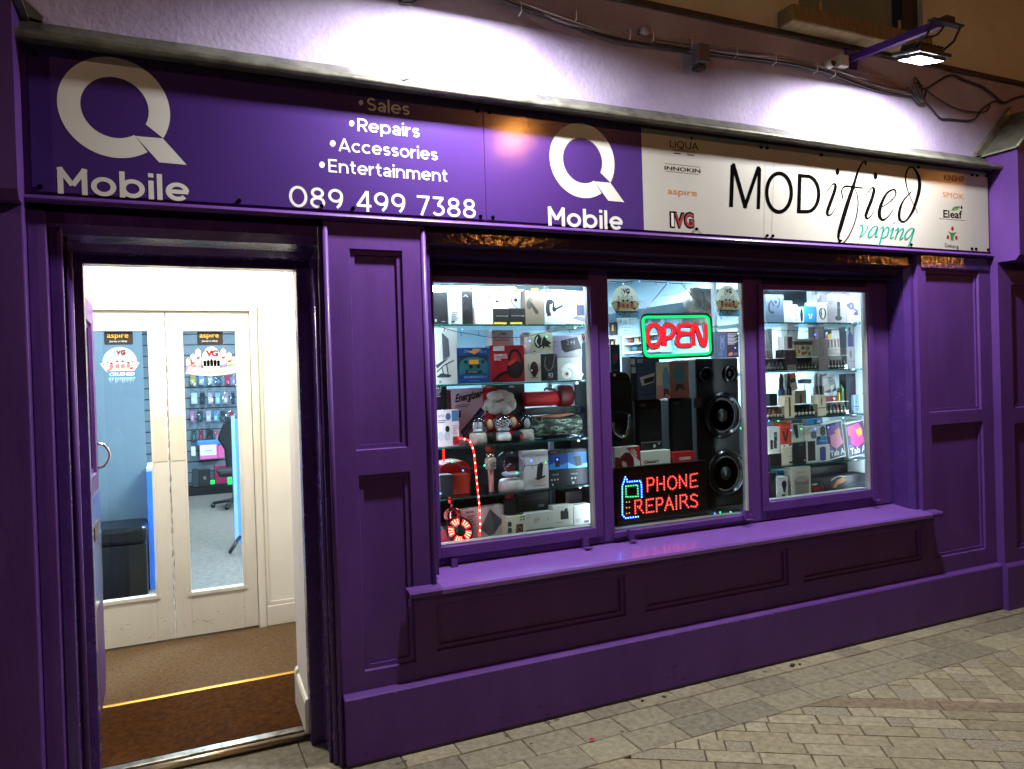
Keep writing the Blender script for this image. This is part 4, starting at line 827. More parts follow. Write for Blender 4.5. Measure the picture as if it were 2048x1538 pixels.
simple('gift_bag', 'black bag with round silver badge standing below the slatwall', 'bag', 13, (165, 1265, 268, 1420), C(30, 30, 34), YS - .24, .1, .006, 'bags on the floor below the slatwall', [(.4, .42, .62, .6, (130, 130, 136))])
simple('gift_bag', 'maroon bag with round badge standing below the slatwall', 'bag', 13, (305, 1235, 410, 1395), C(140, 28, 72), YS - .24, .1, .006, 'bags on the floor below the slatwall', [(.4, .42, .62, .6, (170, 120, 150))])
simple('gift_bag', 'dark grey bag at the edge of the door glass below the slatwall', 'bag', 13, (108, 1260, 160, 1425), C(44, 48, 52), YS - .24, .1, .006, 'bags on the floor below the slatwall')
for a, b, l in ((268, 308, 'between the black and maroon bags'), (420, 462, 'beside the maroon bag and the blue board')):
    simple('glowing_trinket', f'green glowing trinket {l}', 'trinket', 13, (a, 1365 if a < 300 else 1340, b, 1400), M((40, 230, 90), .5, em=1.2, var=0, name='green_glow'), YS - .2, .04, .006)
ch_ = thing('office_chair', 'black office chair with tall rounded back in the aisle', 'chair', (.62, 7.2, FZ)); Y = 7.0
def q13(x, y): a, z = at(*pp(13, x, y), Y); return a, z
mb = MB(); mb.prism([q13(*p) for p in ((470, 810), (430, 815), (385, 870), (350, 950), (332, 1010), (350, 1030), (395, 1100), (405, 1230), (430, 1330), (500, 1330), (520, 1100), (510, 850))], Y, Y + .12, M((14, 14, 18), .7, var=.15, name='black_fabric')); mb.build('backrest', ch_, bevel=.02)
a, z = q13(470, 1330); mb = MB(); mb.box(a - .2, a + .25, Y - .4, Y + .02, FZ + .40, FZ + .48, M((14, 14, 18), .7, var=.15, name='black_fabric'), .03); mb.build('seat', ch_); mb = MB(); mb.tube([(a, Y - .15, FZ + .08), (a, Y - .15, FZ + .41)], .03, STEEL, 10); mb.build('column', ch_)
mb = MB()
for k in range(5): q = k * 1.2566 + .5; mb.tube([(a, Y - .15, FZ + .09), (a + .26 * math.cos(q), Y - .15 + .26 * math.sin(q), FZ + .06)], .02, BLACK, 8); mb.ball((a + .26 * math.cos(q), Y - .15 + .26 * math.sin(q), FZ + .03), .03, BLACK)
mb.build('base', ch_)
bd = thing('display_board', 'pale blue freestanding board on dark angled legs in the aisle', 'board', (.56, 4.2, FZ)); Y = 4.1
mb = MB(); a0, z1 = at(*pp(13, 448, 800), Y); a1, z0 = at(*pp(8, 848, 372), Y); mb.box(a0 + .03, a0 + .5, Y, Y + .025, z0, z1 - .03, M((96, 156, 238), .4, var=.05, name='pale_blue_board')); mb.box(a0, a0 + .0295, Y - .01, Y + .04, z0, z1, M((150, 190, 240), .4, var=.05, name='pale_board_edge')); mb.build('board', bd)
mb = MB(); a, z = at(*pp(8, 850, 370), Y); mb.tube([(a, Y, z + .05), (a - .10, Y - .1, FZ + .02)], .016, BLACK, 8); mb.build('leg', bd); mb = MB(); mb.tube([(a + .35, Y, z + .05), (a + .3, Y - .1, FZ + .02)], .016, BLACK, 8); mb.build('leg', bd)
# ------------------------------------------------------------------ window display fittings
DX0, DX1 = 1.112, 4.11
DZ = .79
mb = MB(); mb.box(DX0, DX1, .2455, .80, .60, DZ, M((26, 24, 28), .6, var=.1, name='dark_display_base')); tag(mb.build('display_plinth'), 'long dark platform carrying the goods inside the shop window', 'platform')
mb = MB(); mb.box(4.072, 4.109, .2456, .75, DZ + .001, 2.40, SHOP_WHITE); tag(mb.build('display_partition'), 'white side panel closing the display beside the reveal', 'panel')
mb = MB(); mb.box(DX0, 2.42, .74, .76, DZ + .001, 1.30, BLACK); tag(mb.build('display_partition'), 'black back panel behind the lower shelves of snow globes', 'panel')
mb = MB(); mb.box(3.09, 4.07, .74, .76, DZ + .001, 1.03, BLACK); tag(mb.build('display_partition'), 'black back panel behind the smart speaker box', 'panel')
mb = MB(); mb.box(3.09, 4.07, .741, .76, 1.031, 1.30, M((120, 134, 146), .6, name='grey_panel')); tag(mb.build('display_partition'), 'grey back panel behind the tablet boxes', 'panel')
for x, l in ((2.041, 'between the headset bay and the middle window'), (3.052, 'between the middle window and the vape bay')):  # dividers added to keep the upright strips' light off the loudspeakers
    mb = MB(); mb.box(x, x + .012, .2025, .285, DZ + .001, 2.30, M((168, 172, 166), .5, var=.1, bump=.2, name='light_block_divider')); tag(mb.build('display_partition'), f'pale light-blocking divider {l}', 'panel')
SHZ = {'A': (1.862, 1.574, 1.274, 1.028), 'C': (1.876, 1.587, 1.302, 1.020)}
NM = ('topmost', 'second', 'third', 'lowest')
for bay, x0, x1, w in (('A', DX0 + .002, 2.035, 'beside the doorway pilaster'), ('C', 3.095, 4.069, 'beyond the big loudspeakers')):
    for k, z in enumerate(SHZ[bay]):
        o = thing('glass_shelf', f'{NM[k]} glass shelf in the window bay {w}', 'shelf', ((x0 + x1) / 2, .4, z - .008), 'glass display shelves')
        mb = MB(); mb.box(x0, x1, .2585, .60, z - .008, z, CLEAR if k < 3 else CLEAR); mb.build('shelf_board', o)
        mb = MB(); mb.box(x0, x1, .2555, .2583, z - .008, z, GLASS_EDGE if k < 2 else M((30, 70, 66), .2, name='dark_glass_edge')); mb.build('front_edge', o)
        mb = MB()
        for xx in (x0 + .06, x1 - .06): mb.box(xx - .008, xx + .008, .30, .62, z - .022, z - .0085, STEEL)
        mb.build('bracket', o)
    for xx in (x0 + .06, x1 - .06):
        mb = MB(); mb.box(xx - .012, xx + .012, .605, .63, DZ + .001, 2.3, M((170, 182, 190), .4, name='upright')); tag(mb.build('shelf_upright'), f'pale metal shelf upright {"nearer the doorway" if xx < (x0 + x1) / 2 else "farther from the doorway"} in the bay {w}', 'upright', 'shelf uprights')
for x0, x1, z, e, l in ((1.16, 1.99, 2.066, 1., 'white strip light along the top of the bay with headsets'), (3.12, 3.62, 2.07, 1., 'white strip light along the top of the bay with the Fit box'), (3.7, 3.98, 2.10, .5, 'short white strip light over the grey fan box'), (2.1, 2.98, 2.14, .3, 'white strip light above the hanging OPEN sign')):
    o = thing('strip_light', l, 'strip light', ((x0 + x1) / 2, .3, z), 'strip lights over the window display'); mb = MB(); mb.box(x0, x1, .2025, .228, z + .012, z + .03, SHOP_WHITE); mb.build('housing', o)
    mb = MB(); mb.box(x0 + .01, x1 - .01, .204, .226, z, z + .0118, M((236, 244, 255), .5, em=L_STRIP * e, var=0, name='led_strip_diffuser')); mb.build('tube', o)

for (x0, x1, z0, z1), w in zip(panes, ('headset bay', 'middle window', 'vape bay')):  # added strips, hidden by the frame, that brighten the fronts of the stock
    if w == 'middle window': continue
    for x, l in ((x0 - .014, 'nearer the doorway'), (x1 + .026, 'farther from the doorway')):
        o = thing('strip_light', f'added upright fill strip behind the {w} frame, {l}', 'strip light', (x, .205, z0), 'added fill strips behind the window frame'); mb = MB(); mb.box(x - .008, x + .008, .2025, .2055, z0, z1, SHOP_WHITE); mb.build('housing', o)
        mb = MB(); mb.box(x - .006, x + .006, .2056, .213, z0 + .005, z1 - .005, M((236, 244, 255), .5, em=L_SIDE_FILL * (1.6 if 'vape' in w else 1.), var=0, name='led_strip_diffuser')); mb.build('tube', o)
# ------------------------------------------------------------------ goods in the window
W_ = (232, 230, 224); CR_ = (214, 206, 188); GR_ = (150, 150, 152); BK = (20, 20, 23); DG = (52, 52, 56); RD = (170, 26, 34); LG = (196, 198, 200)
YW = (232, 206, 40); BL = (40, 96, 176); TX = (110, 108, 108)
def item(name, label, r, rect, col, pr_=(), Y=.28, d=.055, zb=None, tilt=0., cat='box', group=None, rough=.45):
    a, b, z0, z1 = pr(r, *rect, Y)
    if zb is not None: z0 = zb + .0012
    Wd, Hd = b - a, z1 - z0
    mb = MB(); mb.box(a, b, Y, Y + d, z0, z1, C(*col, rough), .0016); o = tag(mb.build(name), label, cat, group)
    if pr_:
        p = MB()
        for k, q in enumerate(pr_):
            y = Y - .0005 - .00025 * k; f = lambda u, v: (a + u * Wd, y, z1 - v * Hd); c = C(*q[-1]) if q[0] not in ('t',) else None
            if q[0] == 'r': p.fill([(q[1], q[4]), (q[3], q[4]), (q[3], q[2]), (q[1], q[2])], c, f)
            elif q[0] == 'e': p.fill(ell(q[1], q[2], q[3], q[4], 20), c, f)
            elif q[0] == 'p': p.fill(q[1], c, f)
            elif q[0] == 's': p.stroke([(u * Wd, v * Hd) for u, v in spline(q[1], 5)], q[2] * Hd, c, lambda u, v: (a + u, y, z1 - v))
            elif q[0] == 'l': p.stroke([(u * Wd, v * Hd) for u, v in q[1]], q[2] * Hd, c, lambda u, v: (a + u, y, z1 - v))
            elif q[0] == 't':
                v_, f_, gw = glyphs(q[4], q[6] if len(q) > 6 else .0); s_ = q[3] * Wd / gw; p.add([(a + q[1] * Wd + u * s_, y, z1 - q[2] * Hd + w * s_) for u, w in v_], f_, C(*q[5]))
            elif q[0] == 'x':      # block of small print: x0, y0, x1, rows, pitch
                for n in range(q[4]): e = q[3] - (q[3] - q[1]) * ((n * 37) % 5) * .09; p.fill([(q[1], q[2] + n * q[5] + q[5] * .45), (e, q[2] + n * q[5] + q[5] * .45), (e, q[2] + n * q[5]), (q[1], q[2] + n * q[5])], c, f)
        p.build('printed_design', o)
    if tilt: o.rotation_euler = (0, math.radians(tilt), 0); o.location.z += abs(math.sin(math.radians(tilt))) * Wd / 2
    return o
A1, A2, A3, A4 = SHZ['A']; C1, C2, C3, C4 = SHZ['C']
G1 = 'boxed electronics in the window display'
I = lambda *a, **k: item(*a, group=G1, **k)
# bay with headsets, topmost shelf
I('speaker_box', 'dark charcoal box at the doorway end of the topmost shelf', 1, (20, 178, 186, 512), (34, 34, 38), [('r', .16, .84, .28, .92, LG), ('x', .58, .9, .8, 1, .04, GR_)], zb=A1)
I('headphone_box', 'pale box with black headphones on half its front', 1, (192, 158, 452, 512), (206, 200, 196), [('r', .56, .02, 1, 1, (40, 38, 42)), ('e', .80, .26, .19, .17, BK), ('s', [(.6, .45), (.8, .40), (.96, .52)], .07, (24, 24, 26)), ('e', .78, .76, .2, .2, BK), ('s', [(.64, .2), (.72, .14), (.8, .2)], .012, LG), ('t', .12, .14, .3, 'SONY', (40, 40, 44), .03), ('x', .12, .27, .34, 1, .05, TX), ('x', .12, .64, .42, 5, .055, TX), ('r', .12, .9, .24, .95, DG)], zb=A1, d=.09)
I('phone_box', 'plain white box with pale blue screen picture behind the earbud box', 1, (455, 128, 622, 512), (238, 238, 240), [('r', .18, .15, .52, .45, (130, 160, 190)), ('r', .22, .18, .48, .42, (170, 196, 220))], Y=.38, zb=A1)
I('earbud_box', 'small off-white box with pair of earbuds in a circle', 1, (474, 345, 668, 512), (218, 206, 196), [('r', 0, 0, .05, 1, (214, 150, 160)), ('e', .55, .58, .22, .34, (228, 220, 212)), ('e', .47, .5, .06, .1, (246, 246, 244)), ('e', .63, .48, .06, .1, (246, 246, 244)), ('r', .5, .66, .62, .72, GR_), ('x', .1, .08, .35, 1, .06, (200, 120, 130))], zb=A1)
I('earpiece_box', 'pink and white box with small black earpiece and yellow price tag', 1, (616, 140, 800, 512), (232, 222, 230), [('r', 0, 0, .16, .28, (190, 110, 170)), ('r', 0, .3, 1, .52, (236, 204, 216)), ('e', .52, .35, .1, .03, BK), ('l', [(.55, .36), (1, .41)], .018, BK), ('r', .5, .0, .85, .1, YW)], Y=.37, zb=A1)
I('earhook_box', 'white and lilac box with thin black earhook and yellow price tag', 1, (800, 148, 1002, 512), (236, 236, 242), [('r', .1, .28, .92, .56, (196, 202, 226)), ('s', [(.62, .18), (.52, .1), (.38, .16), (.32, .34), (.5, .48), (.74, .57)], .02, BK), ('e', .54, .30, .09, .05, BK), ('r', .48, .02, .74, .09, YW)], Y=.37, zb=A1)
I('charger_box', 'flat black box with yellow stripe under the pink earpiece box', 1, (676, 355, 842, 512), (26, 22, 22), [('r', .03, .02, .97, .08, (46, 42, 40)), ('r', .0, .86, .8, .98, (220, 190, 60)), ('t', .16, .5, .74, 'DUAL MINI CHARGER', LG)], zb=A1)
I('charger_box', 'flat black box with yellow stripe under the lilac earhook box', 1, (846, 352, 1010, 512), (26, 22, 22), [('r', .0, .03, .97, .09, (46, 42, 40)), ('r', .02, .86, .78, .98, (220, 190, 60)), ('t', .1, .5, .84, 'DUAL MINI CHARGER', LG)], zb=A1)
I('headset_box', 'taupe box with dark single-ear headset and yellow tags', 1, (1012, 166, 1205, 512), (112, 98, 84), [('s', [(.18, .5), (.1, .36), (.24, .24), (.4, .32)], .025, DG), ('e', .2, .42, .14, .14, (60, 54, 50)), ('p', [(.2, .38), (.34, .34), (.72, .62), (.66, .7), (.54, .68)], (44, 40, 38)), ('r', .04, .03, .36, .10, (232, 200, 60))], zb=A1)
I('headset_box', 'light grey box with bold black headset and boom microphone', 1, (1212, 150, 1428, 512), (192, 192, 196), [('s', [(.4, .38), (.22, .36), (.16, .58), (.24, .76)], .13, (30, 30, 34)), ('s', [(.36, .34), (.46, .4), (.42, .56)], .06, (30, 30, 34)), ('e', .48, .57, .1, .07, BK), ('l', [(.5, .58), (.9, .46)], .055, (34, 34, 38)), ('r', .04, .0, .2, .11, DG), ('r', .23, .0, .4, .11, DG), ('x', .6, .28, .86, 2, .1, GR_)], zb=A1)
I('tablet_box', 'white box with phone and blue tablet printed at the end of the topmost shelf', 1, (1430, 168, 1665, 512), (232, 230, 226), [('r', .52, .14, .84, .46, (150, 130, 110)), ('r', .52, .42, .94, .74, (52, 56, 80)), ('p', [(.3, .82), (.5, .74), (1, .8), (1, .96)], (96, 104, 140)), ('r', .04, .1, .2, .16, GR_), ('x', .06, .26, .4, 3, .06, TX), ('e', .08, .46, .03, .02, DG), ('e', .26, .46, .03, .02, DG), ('r', 0, .97, 1, 1, (60, 130, 90))], zb=A1)
I('price_card', 'yellow price card on top of the taupe headset box', 1, (1075, 140, 1145, 165), YW, Y=.30, d=.004)
# second shelf
I('laptop_stand_box', 'tall white box with folding laptop stand drawing', 1, (46, 560, 296, 1150), (222, 220, 216), [('p', [(.34, .08), (.62, .2), (.66, .5), (.36, .58)], (96, 94, 104)), ('p', [(.04, .66), (.36, .58), (.66, .52), (.1, .72)], (70, 70, 78)), ('l', [(.08, .78), (.4, .66), (.82, .58)], .02, DG), ('l', [(.5, .64), (.56, .84), (.2, .82)], .02, DG), ('p', [(.06, .86), (.28, .8), (.7, .84), (.62, .88), (.14, .88)], (60, 60, 66)), ('l', [(.3, .7), (.36, .82)], .02, DG), ('r', .16, .93, .26, .98, GR_)], zb=A2)
I('game_controller_box', 'blue box with window showing teal game controller with glowing orange bar', 1, (284, 770, 636, 1140), (26, 74, 140), [('r', .05, .22, .93, .72, (30, 50, 62)), ('e', .5, .46, .42, .2, (46, 110, 120)), ('p', [(.08, .44), (.3, .5), (.24, .72), (.06, .76)], (46, 110, 120)), ('p', [(.92, .44), (.7, .5), (.76, .72), (.94, .76)], (46, 110, 120)), ('e', .42, .53, .06, .055, BK), ('e', .64, .53, .06, .055, BK), ('r', .37, .34, .65, .46, (250, 170, 50)), ('e', .26, .4, .05, .05, (26, 32, 36)), ('e', .78, .4, .05, .05, (26, 32, 36)), ('t', .22, .15, .66, 'DOUBLESHOCK 4', (130, 180, 230)), ('p', [(.2, .05), (.44, .1), (.5, .02), (.7, .04), (.76, .06), (.62, .14), (.52, .2), (.42, .14)], (200, 140, 90)), ('t', .2, .85, .68, 'DOUBLESHOCK 4', (190, 214, 238)), ('r', .32, .67, .6, .69, (190, 150, 90)), ('x', .36, .92, .66, 1, .03, (120, 160, 210))], zb=A2)
I('gaming_headphone_box', 'red box with black gaming headphones and white heading', 1, (636, 745, 1002, 1132), (160, 22, 34), [('s', [(.54, .4), (.62, .18), (.8, .16), (.92, .4), (.94, .66)], .08, (30, 18, 22)), ('e', .72, .66, .24, .24, (26, 20, 24)), ('e', .72, .66, .14, .15, (48, 30, 34)), ('p', [(.5, .5), (.74, .34), (.78, .42), (.56, .56)], (200, 60, 60)), ('s', [(.5, .72), (.3, .78), (.06, .98)], .07, (30, 16, 20)), ('r', .1, .02, .42, .15, (210, 200, 206)), ('t', .11, .3, .38, 'GAMING', (226, 190, 196), .03), ('t', .11, .355, .4, 'HEADPHONES', (226, 190, 196), .02), ('t', .11, .41, .2, 'W102', (226, 190, 196), .03), ('t', .14, .97, .3, 'HOCO', (110, 14, 26), .05)], zb=A2)
I('hanging_pack', 'pale pink pack with rounded hanging tab behind the red gaming box', 1, (664, 586, 892, 1100), (232, 196, 190), [('r', .02, .01, .92, .12, (236, 226, 214)), ('e', .52, .07, .16, .025, (170, 150, 146)), ('x', .1, .18, .8, 1, .04, (190, 120, 124)), ('l', [(.02, .14), (.98, .14)], .006, (190, 150, 150))], Y=.40, zb=A2)
I('mouse_box', 'cream box with dark oval computer mouse', 1, (1004, 838, 1176, 1120), (202, 192, 176), [('e', .58, .54, .25, .27, (52, 26, 24)), ('p', [(.36, .6), (.8, .6), (.66, .84), (.5, .84)], (40, 22, 22)), ('s', [(.24, .36), (.22, .5), (.32, .62)], .02, DG), ('s', [(.9, .36), (.94, .5), (.84, .62)], .02, DG), ('e', .42, .6, .06, .04, W_), ('l', [(.34, .86), (.8, .86)], .02, DG)], zb=A2)
I('earbud_box', 'black box with silver curved outline and R2 marking', 1, (1178, 836, 1352, 1118), (24, 22, 24), [('s', [(.3, .1), (.22, .4), (.36, .6), (.6, .58), (.76, .36), (.84, .06)], .04, (120, 116, 112)), ('s', [(.26, .42), (.5, .6), (.9, .42)], .02, (90, 86, 84)), ('t', .42, .84, .3, 'R2', LG, .02), ('x', .36, .88, .7, 1, .04, GR_)], zb=A2)
I('car_holder_box', 'square cream box with black and white gripping holder, standing on the mouse box', 1, (1072, 612, 1302, 830), (196, 188, 164), [('e', .34, .42, .2, .33, (28, 26, 24)), ('s', [(.3, .2), (.22, .44), (.34, .66)], .06, W_), ('p', [(.54, .26), (.66, .14), (.72, .36), (.94, .5), (.8, .6), (.9, .72), (.6, .66), (.56, .8), (.48, .6)], (26, 28, 26)), ('s', [(.42, .12), (.5, .3), (.44, .6)], .04, (190, 190, 180)), ('r', .08, .88, .2, .92, DG)])
I('phone_box', 'narrow pale pink box edge beside the gripping holder box', 1, (1002, 610, 1070, 834), (236, 206, 204), [], Y=.30)
I('clock_box', 'mauve box with black digital clock reading 244', 1, (1304, 640, 1612, 876), (146, 138, 164), [('p', [(.26, .24), (.84, .06), (.98, .6), (.4, .78), (.3, .62)], (26, 24, 28)), ('p', [(.28, .66), (.4, .78), (.98, .6), (1, .84), (.2, .96)], (150, 152, 160)), ('t', .46, .42, .3, '244', (120, 120, 128), .0), ('s', [(.02, .3), (.1, .28), (.04, .34)], .03, (90, 80, 160)), ('t', .02, .5, .1, 'GO', (90, 80, 160), .02)])
I('hair_dryer_box', 'pale grey-green box with white earphone picture', 1, (1354, 877, 1612, 1116), (186, 190, 186), [('s', [(.2, .6), (.4, .36), (.66, .46), (1.0, .84)], .22, (238, 238, 236)), ('e', .36, .72, .2, .22, (240, 238, 234)), ('e', .36, .72, .1, .12, (206, 192, 170)), ('e', .37, .72, .05, .06, (60, 48, 40)), ('t', .72, .18, .2, 'Celebrat', (170, 60, 70))], zb=A2)
I('phone_box', 'narrow dark teal box at the mullion end of the second shelf', 1, (1652, 720, 1706, 1108), (36, 62, 78), [('x', .3, .2, .6, 5, .08, (110, 160, 190))], zb=A2, Y=.33)
I('vape_pack', 'small white pack with red lettering at the mullion end of the second shelf', 1, (1614, 612, 1690, 1100), (218, 216, 210), [('t', .06, .16, .86, 'W', (180, 30, 40), .05), ('r', .0, .7, .6, .73, (190, 40, 50)), ('p', [(.0, .4), (.5, .3), (.5, .42), (0, .55)], (200, 200, 90))], Y=.40, zb=A2)
# third shelf
I('cable_pack', 'black pack with white IN-1 lettering near the doorway', 1, (64, 1178, 186, 1760), (20, 18, 22), [('t', .02, .055, .48, 'IN-1', (220, 216, 216), .03), ('x', .02, .075, .5, 4, .03, (170, 164, 166))], Y=.36, zb=A3)
I('power_bank_box', 'pink-lit white box with bold slanted Energizer lettering', 1, (186, 1198, 596, 1790), (220, 186, 196), [('p', [(.06, .46), (.34, .40), (.34, .52), (.12, .62), (.3, .7), (.3, .98), (.06, .98)], (48, 36, 66)), ('p', [(.32, .78), (.86, .36), (.96, .44), (.4, .92)], (52, 40, 72)), ('p', [(.4, .92), (.96, .5), (.98, .6), (.46, .99)], (80, 60, 100)), ('r', 0, .04, .1, .8, (170, 90, 104)), ('x', .2, .30, .6, 2, .03, (120, 70, 84)), ('l', [(.4, .84), (.9, .44)], .006, (210, 190, 210))], Y=.40, zb=A3, tilt=0)
en = MB(); v_, f_, gw = glyphs('Energizer', .03, .25); fnE = lambda u, v: (at(*pp(1, 262 + u / gw * 294, 1352 - u / gw * 62 - v * 118), .399)[0], .3978, at(*pp(1, 262 + u / gw * 294, 1352 - u / gw * 62 - v * 118), .399)[1]); en.add([fnE(*q) for q in v_], f_, C(30, 18, 22)); en.build('lettering', bpy.data.objects['power_bank_box'])
I('smart_bulb_box', 'white box with small round device pictures beside the fallen red light strip', 2, (80, 0, 310, 372), (222, 196, 204), [('e', .5, .18, .12, .1, (60, 90, 130)), ('r', .66, .02, .98, .32, (80, 110, 150)), ('t', .04, .18, .28, 'arlo', (40, 50, 70), .0), ('e', .45, .52, .1, .09, BK), ('e', .12, .7, .14, .12, (180, 176, 186)), ('e', .42, .72, .14, .12, (180, 176, 186)), ('r', .68, .74, .98, .97, (150, 24, 36)), ('x', .02, .27, .4, 2, .05, TX), ('x', .68, .42, .94, 4, .07, (190, 150, 160))], zb=A3, Y=.29)
I('headphone_pack', 'large black hanging pack behind the plush christmas figure', 1, (600, 1160, 1012, 1800), (24, 20, 24), [('r', .56, .01, .76, .07, (40, 38, 40)), ('e', .66, .045, .07, .018, LG), ('s', [(.3, .3), (.6, .2), (.9, .4), (.92, .7)], .06, (40, 36, 40))], Y=.46, zb=A3)
I('speaker_box', 'long dark box lying under the red cylinder speaker', 1, (1010, 1392, 1640, 1470), (34, 26, 26), [('r', .68, .12, .84, .8, (40, 70, 50)), ('r', .9, .1, 1, .9, (30, 60, 120)), ('x', .1, .4, .4, 1, .2, (90, 60, 50))], Y=.44, d=.10)
bpy.data.objects['speaker_box.001'].location.z = at(*pp(1, 1300, 1478), .44)[1]
def cyl(name, label, cat, r, rect, m, Y, ends=None, axis='x'):
    a, b, z0, z1 = pr(r, *rect, Y); R = (z1 - z0) / 2; mb = MB(); e = min(.015, R * .3)
    mb.lathe([(0, 0), (R - e, 0), (R - e * .3, e * .3), (R, e), (R, b - a - e), (R - e * .3, b - a - e * .3), (R - e, b - a), (0, b - a)], (a, Y + R, (z0 + z1) / 2), m, 'x', 28)
    o = tag(mb.build(name), label, cat); return o, a, b, z0, z1, R
MESHRED = M((190, 16, 24), .55, bump=.4, bscale=600, var=.1, name='red_speaker_mesh')
o, a, b, z0, z1, R = cyl('portable_speaker', 'bright red cylindrical portable speaker lying on its side', 'speaker', 1, (1012, 1235, 1405, 1392), MESHRED, .42)
mb = MB(); e0 = at(*pp(1, 1376, 1270), .42)[0]; e1 = at(*pp(1, 1520, 1270), .42)[0]; mb.lathe([(0, 0), (R * 1.42, 0), (R * 1.5, .01), (R * 1.5, e1 - e0 - .01), (R * 1.42, e1 - e0), (0, e1 - e0)], (e0, .42 + R, (z0 + z1) / 2 + R * .3), M((96, 12, 18), .5, var=.15, name='dark_red_rubber'), 'x', 28); mb.build('end_cap', o)
mb = MB(); h0 = at(*pp(1, 1240, 1228), .42); h1 = at(*pp(1, 1365, 1225), .42); mb.tube(spline([(h0[0], .45, h0[1]), (h0[0] + .01, .45, h0[1] + .012), (h0[0] + .04, .45, h0[1] + .008), (h1[0], .45, h1[1] + .003)]), .006, C(40, 10, 14), 8); mb.build('strap', o)
I('speaker_box', 'white box with dark UNIV lettering beside the red speaker', 1, (1522, 1160, 1644, 1420), (206, 206, 210), [('t', .12, .42, .8, 'Univ', (40, 50, 70), .02), ('x', .44, .5, .8, 1, .06, TX)], Y=.50, zb=A3 + .075)
CAMO = M((52, 66, 54), .7, bump=.4, bscale=500, name='camo_fabric', var=0)
t_ = CAMO.node_tree; nz = t_.nodes.new('ShaderNodeTexNoise'); nz.inputs['Scale'].default_value = 24; nz.inputs['Detail'].default_value = 2; tc_ = t_.nodes.new('ShaderNodeTexCoord'); mp_ = t_.nodes.new('ShaderNodeMapping'); mp_.inputs['Scale'].default_value = (.6, 1, 1.6); t_.links.new(tc_.outputs['Object'], mp_.inputs[0]); t_.links.new(mp_.outputs[0], nz.inputs[0])
cr_ = t_.nodes.new('ShaderNodeValToRGB'); cr_.color_ramp.interpolation = 'CONSTANT'; t_.links.new(nz.outputs[0], cr_.inputs[0]); t_.links.new(cr_.outputs[0], t_.nodes['Principled BSDF'].inputs['Base Color'])
cr_.color_ramp.elements[0].color = lin((26, 30, 28)); cr_.color_ramp.elements[1].position = .46; cr_.color_ramp.elements[1].color = lin((66, 82, 66))
for q, c in ((.56, (150, 166, 148)), (.63, (44, 56, 48))): e = cr_.color_ramp.elements.new(q); e.color = lin(c)
o, a, b, z0, z1, R = cyl('portable_speaker', 'fat camouflage fabric portable speaker with tan strap', 'speaker', 2, (1078, 30, 1632, 268), CAMO, .34)
o.location.z += A3 - z0 + .001
mb = MB(); s0 = at(*pp(2, 1085, 44), .36); s1 = at(*pp(2, 1330, 38), .36); s2 = at(*pp(2, 1520, 18), .36); mb.prism([(s0[0], s0[1]), (s1[0], s1[1] - .008), (s2[0], s2[1]), (s2[0] - .02, s2[1] + .008), (s1[0], s1[1] + .008)], .35, .40, M((150, 82, 50), .6, var=.15, name='tan_strap')); mb.build('strap', o)
mb = MB(); mb.box(a + .05, b - .02, .30, .335, A3 + .001, A3 + .02, GLOSSBLACK, .006); tag(mb.build('cable_roll'), 'low gloss black strip lying in front of the camouflage speaker', 'strip')
# plush christmas figure
SKIN = M((214, 168, 138), .8, bump=.3, bscale=200, name='plush_skin'); FUR = M((226, 216, 212), .95, bump=1., bscale=130, var=.06, name='white_plush'); REDF = M((176, 14, 24), .95, bump=.8, bscale=260, var=.1, name='red_felt'); BLKF = M((14, 12, 14), .9, bump=.4, bscale=200, name='black_plush')
sx, sz = at(*pp(2, 755, 180), .36); sz = A3
pl = thing('plush_figure', 'seated plush christmas figure with red hat, huge white beard and black boots', 'plush toy', (sx, .38, sz))
px_ = lambda x, y, Y=.36, r=1: at(*pp(r, x, y), Y)
mb = MB(); bc = px_(740, 1560); mb.ball((bc[0], .39, bc[1] - .01), .062, REDF, 3, (1, .8, 1.15)); mb.build('body', pl)
mb = MB()
for x, y, y3, r_, q in ((745, 1385, .36, .05, (1.15, .75, .62)), (640, 1375, .355, .034, (1, .8, 1.05)), (850, 1368, .355, .034, (1, .8, 1.1)), (690, 1425, .35, .034, (1, .8, .8)), (800, 1425, .35, .034, (1, .8, .8)), (690, 1283, .345, .036, (1.25, .8, .68)), (810, 1288, .345, .034, (1.25, .8, .68)), (745, 1262, .36, .036, (1.4, .8, .6))):
    c = px_(x, y, y3); mb.ball((c[0], y3, c[1]), r_, FUR, 3, q, .02)
mb.build('beard', pl)
mb = MB(); c = px_(770, 1325, .315); mb.ball((c[0], .315, c[1]), .008, M((170, 110, 96), .8, name='plush_nose'), 2, (1.4, 1, .8)); mb.build('nose', pl)
mb = MB(); mb.tube([(px_(620, 1205)[0], .40, px_(620, 1205)[1]), (px_(650, 1240)[0], .385, px_(650, 1240)[1]), (px_(700, 1275)[0], .38, px_(700, 1275)[1] - .01)], [.014, .034, .048], REDF, 14); mb.tube(spline([(px_(620, 1205)[0], .40, px_(620, 1205)[1]), (px_(598, 1280)[0], .38, px_(598, 1280)[1]), (px_(592, 1400)[0], .36, px_(592, 1400)[1])]), [.014] * 6 + [.011] * 6 + [.008], REDF, 10); mb.build('hat', pl)
mb = MB(); c = px_(582, 1412, .35); mb.ball((c[0], .35, c[1]), .013, FUR, 2, (1, 1, 1), .06); mb.build('pompom', pl)
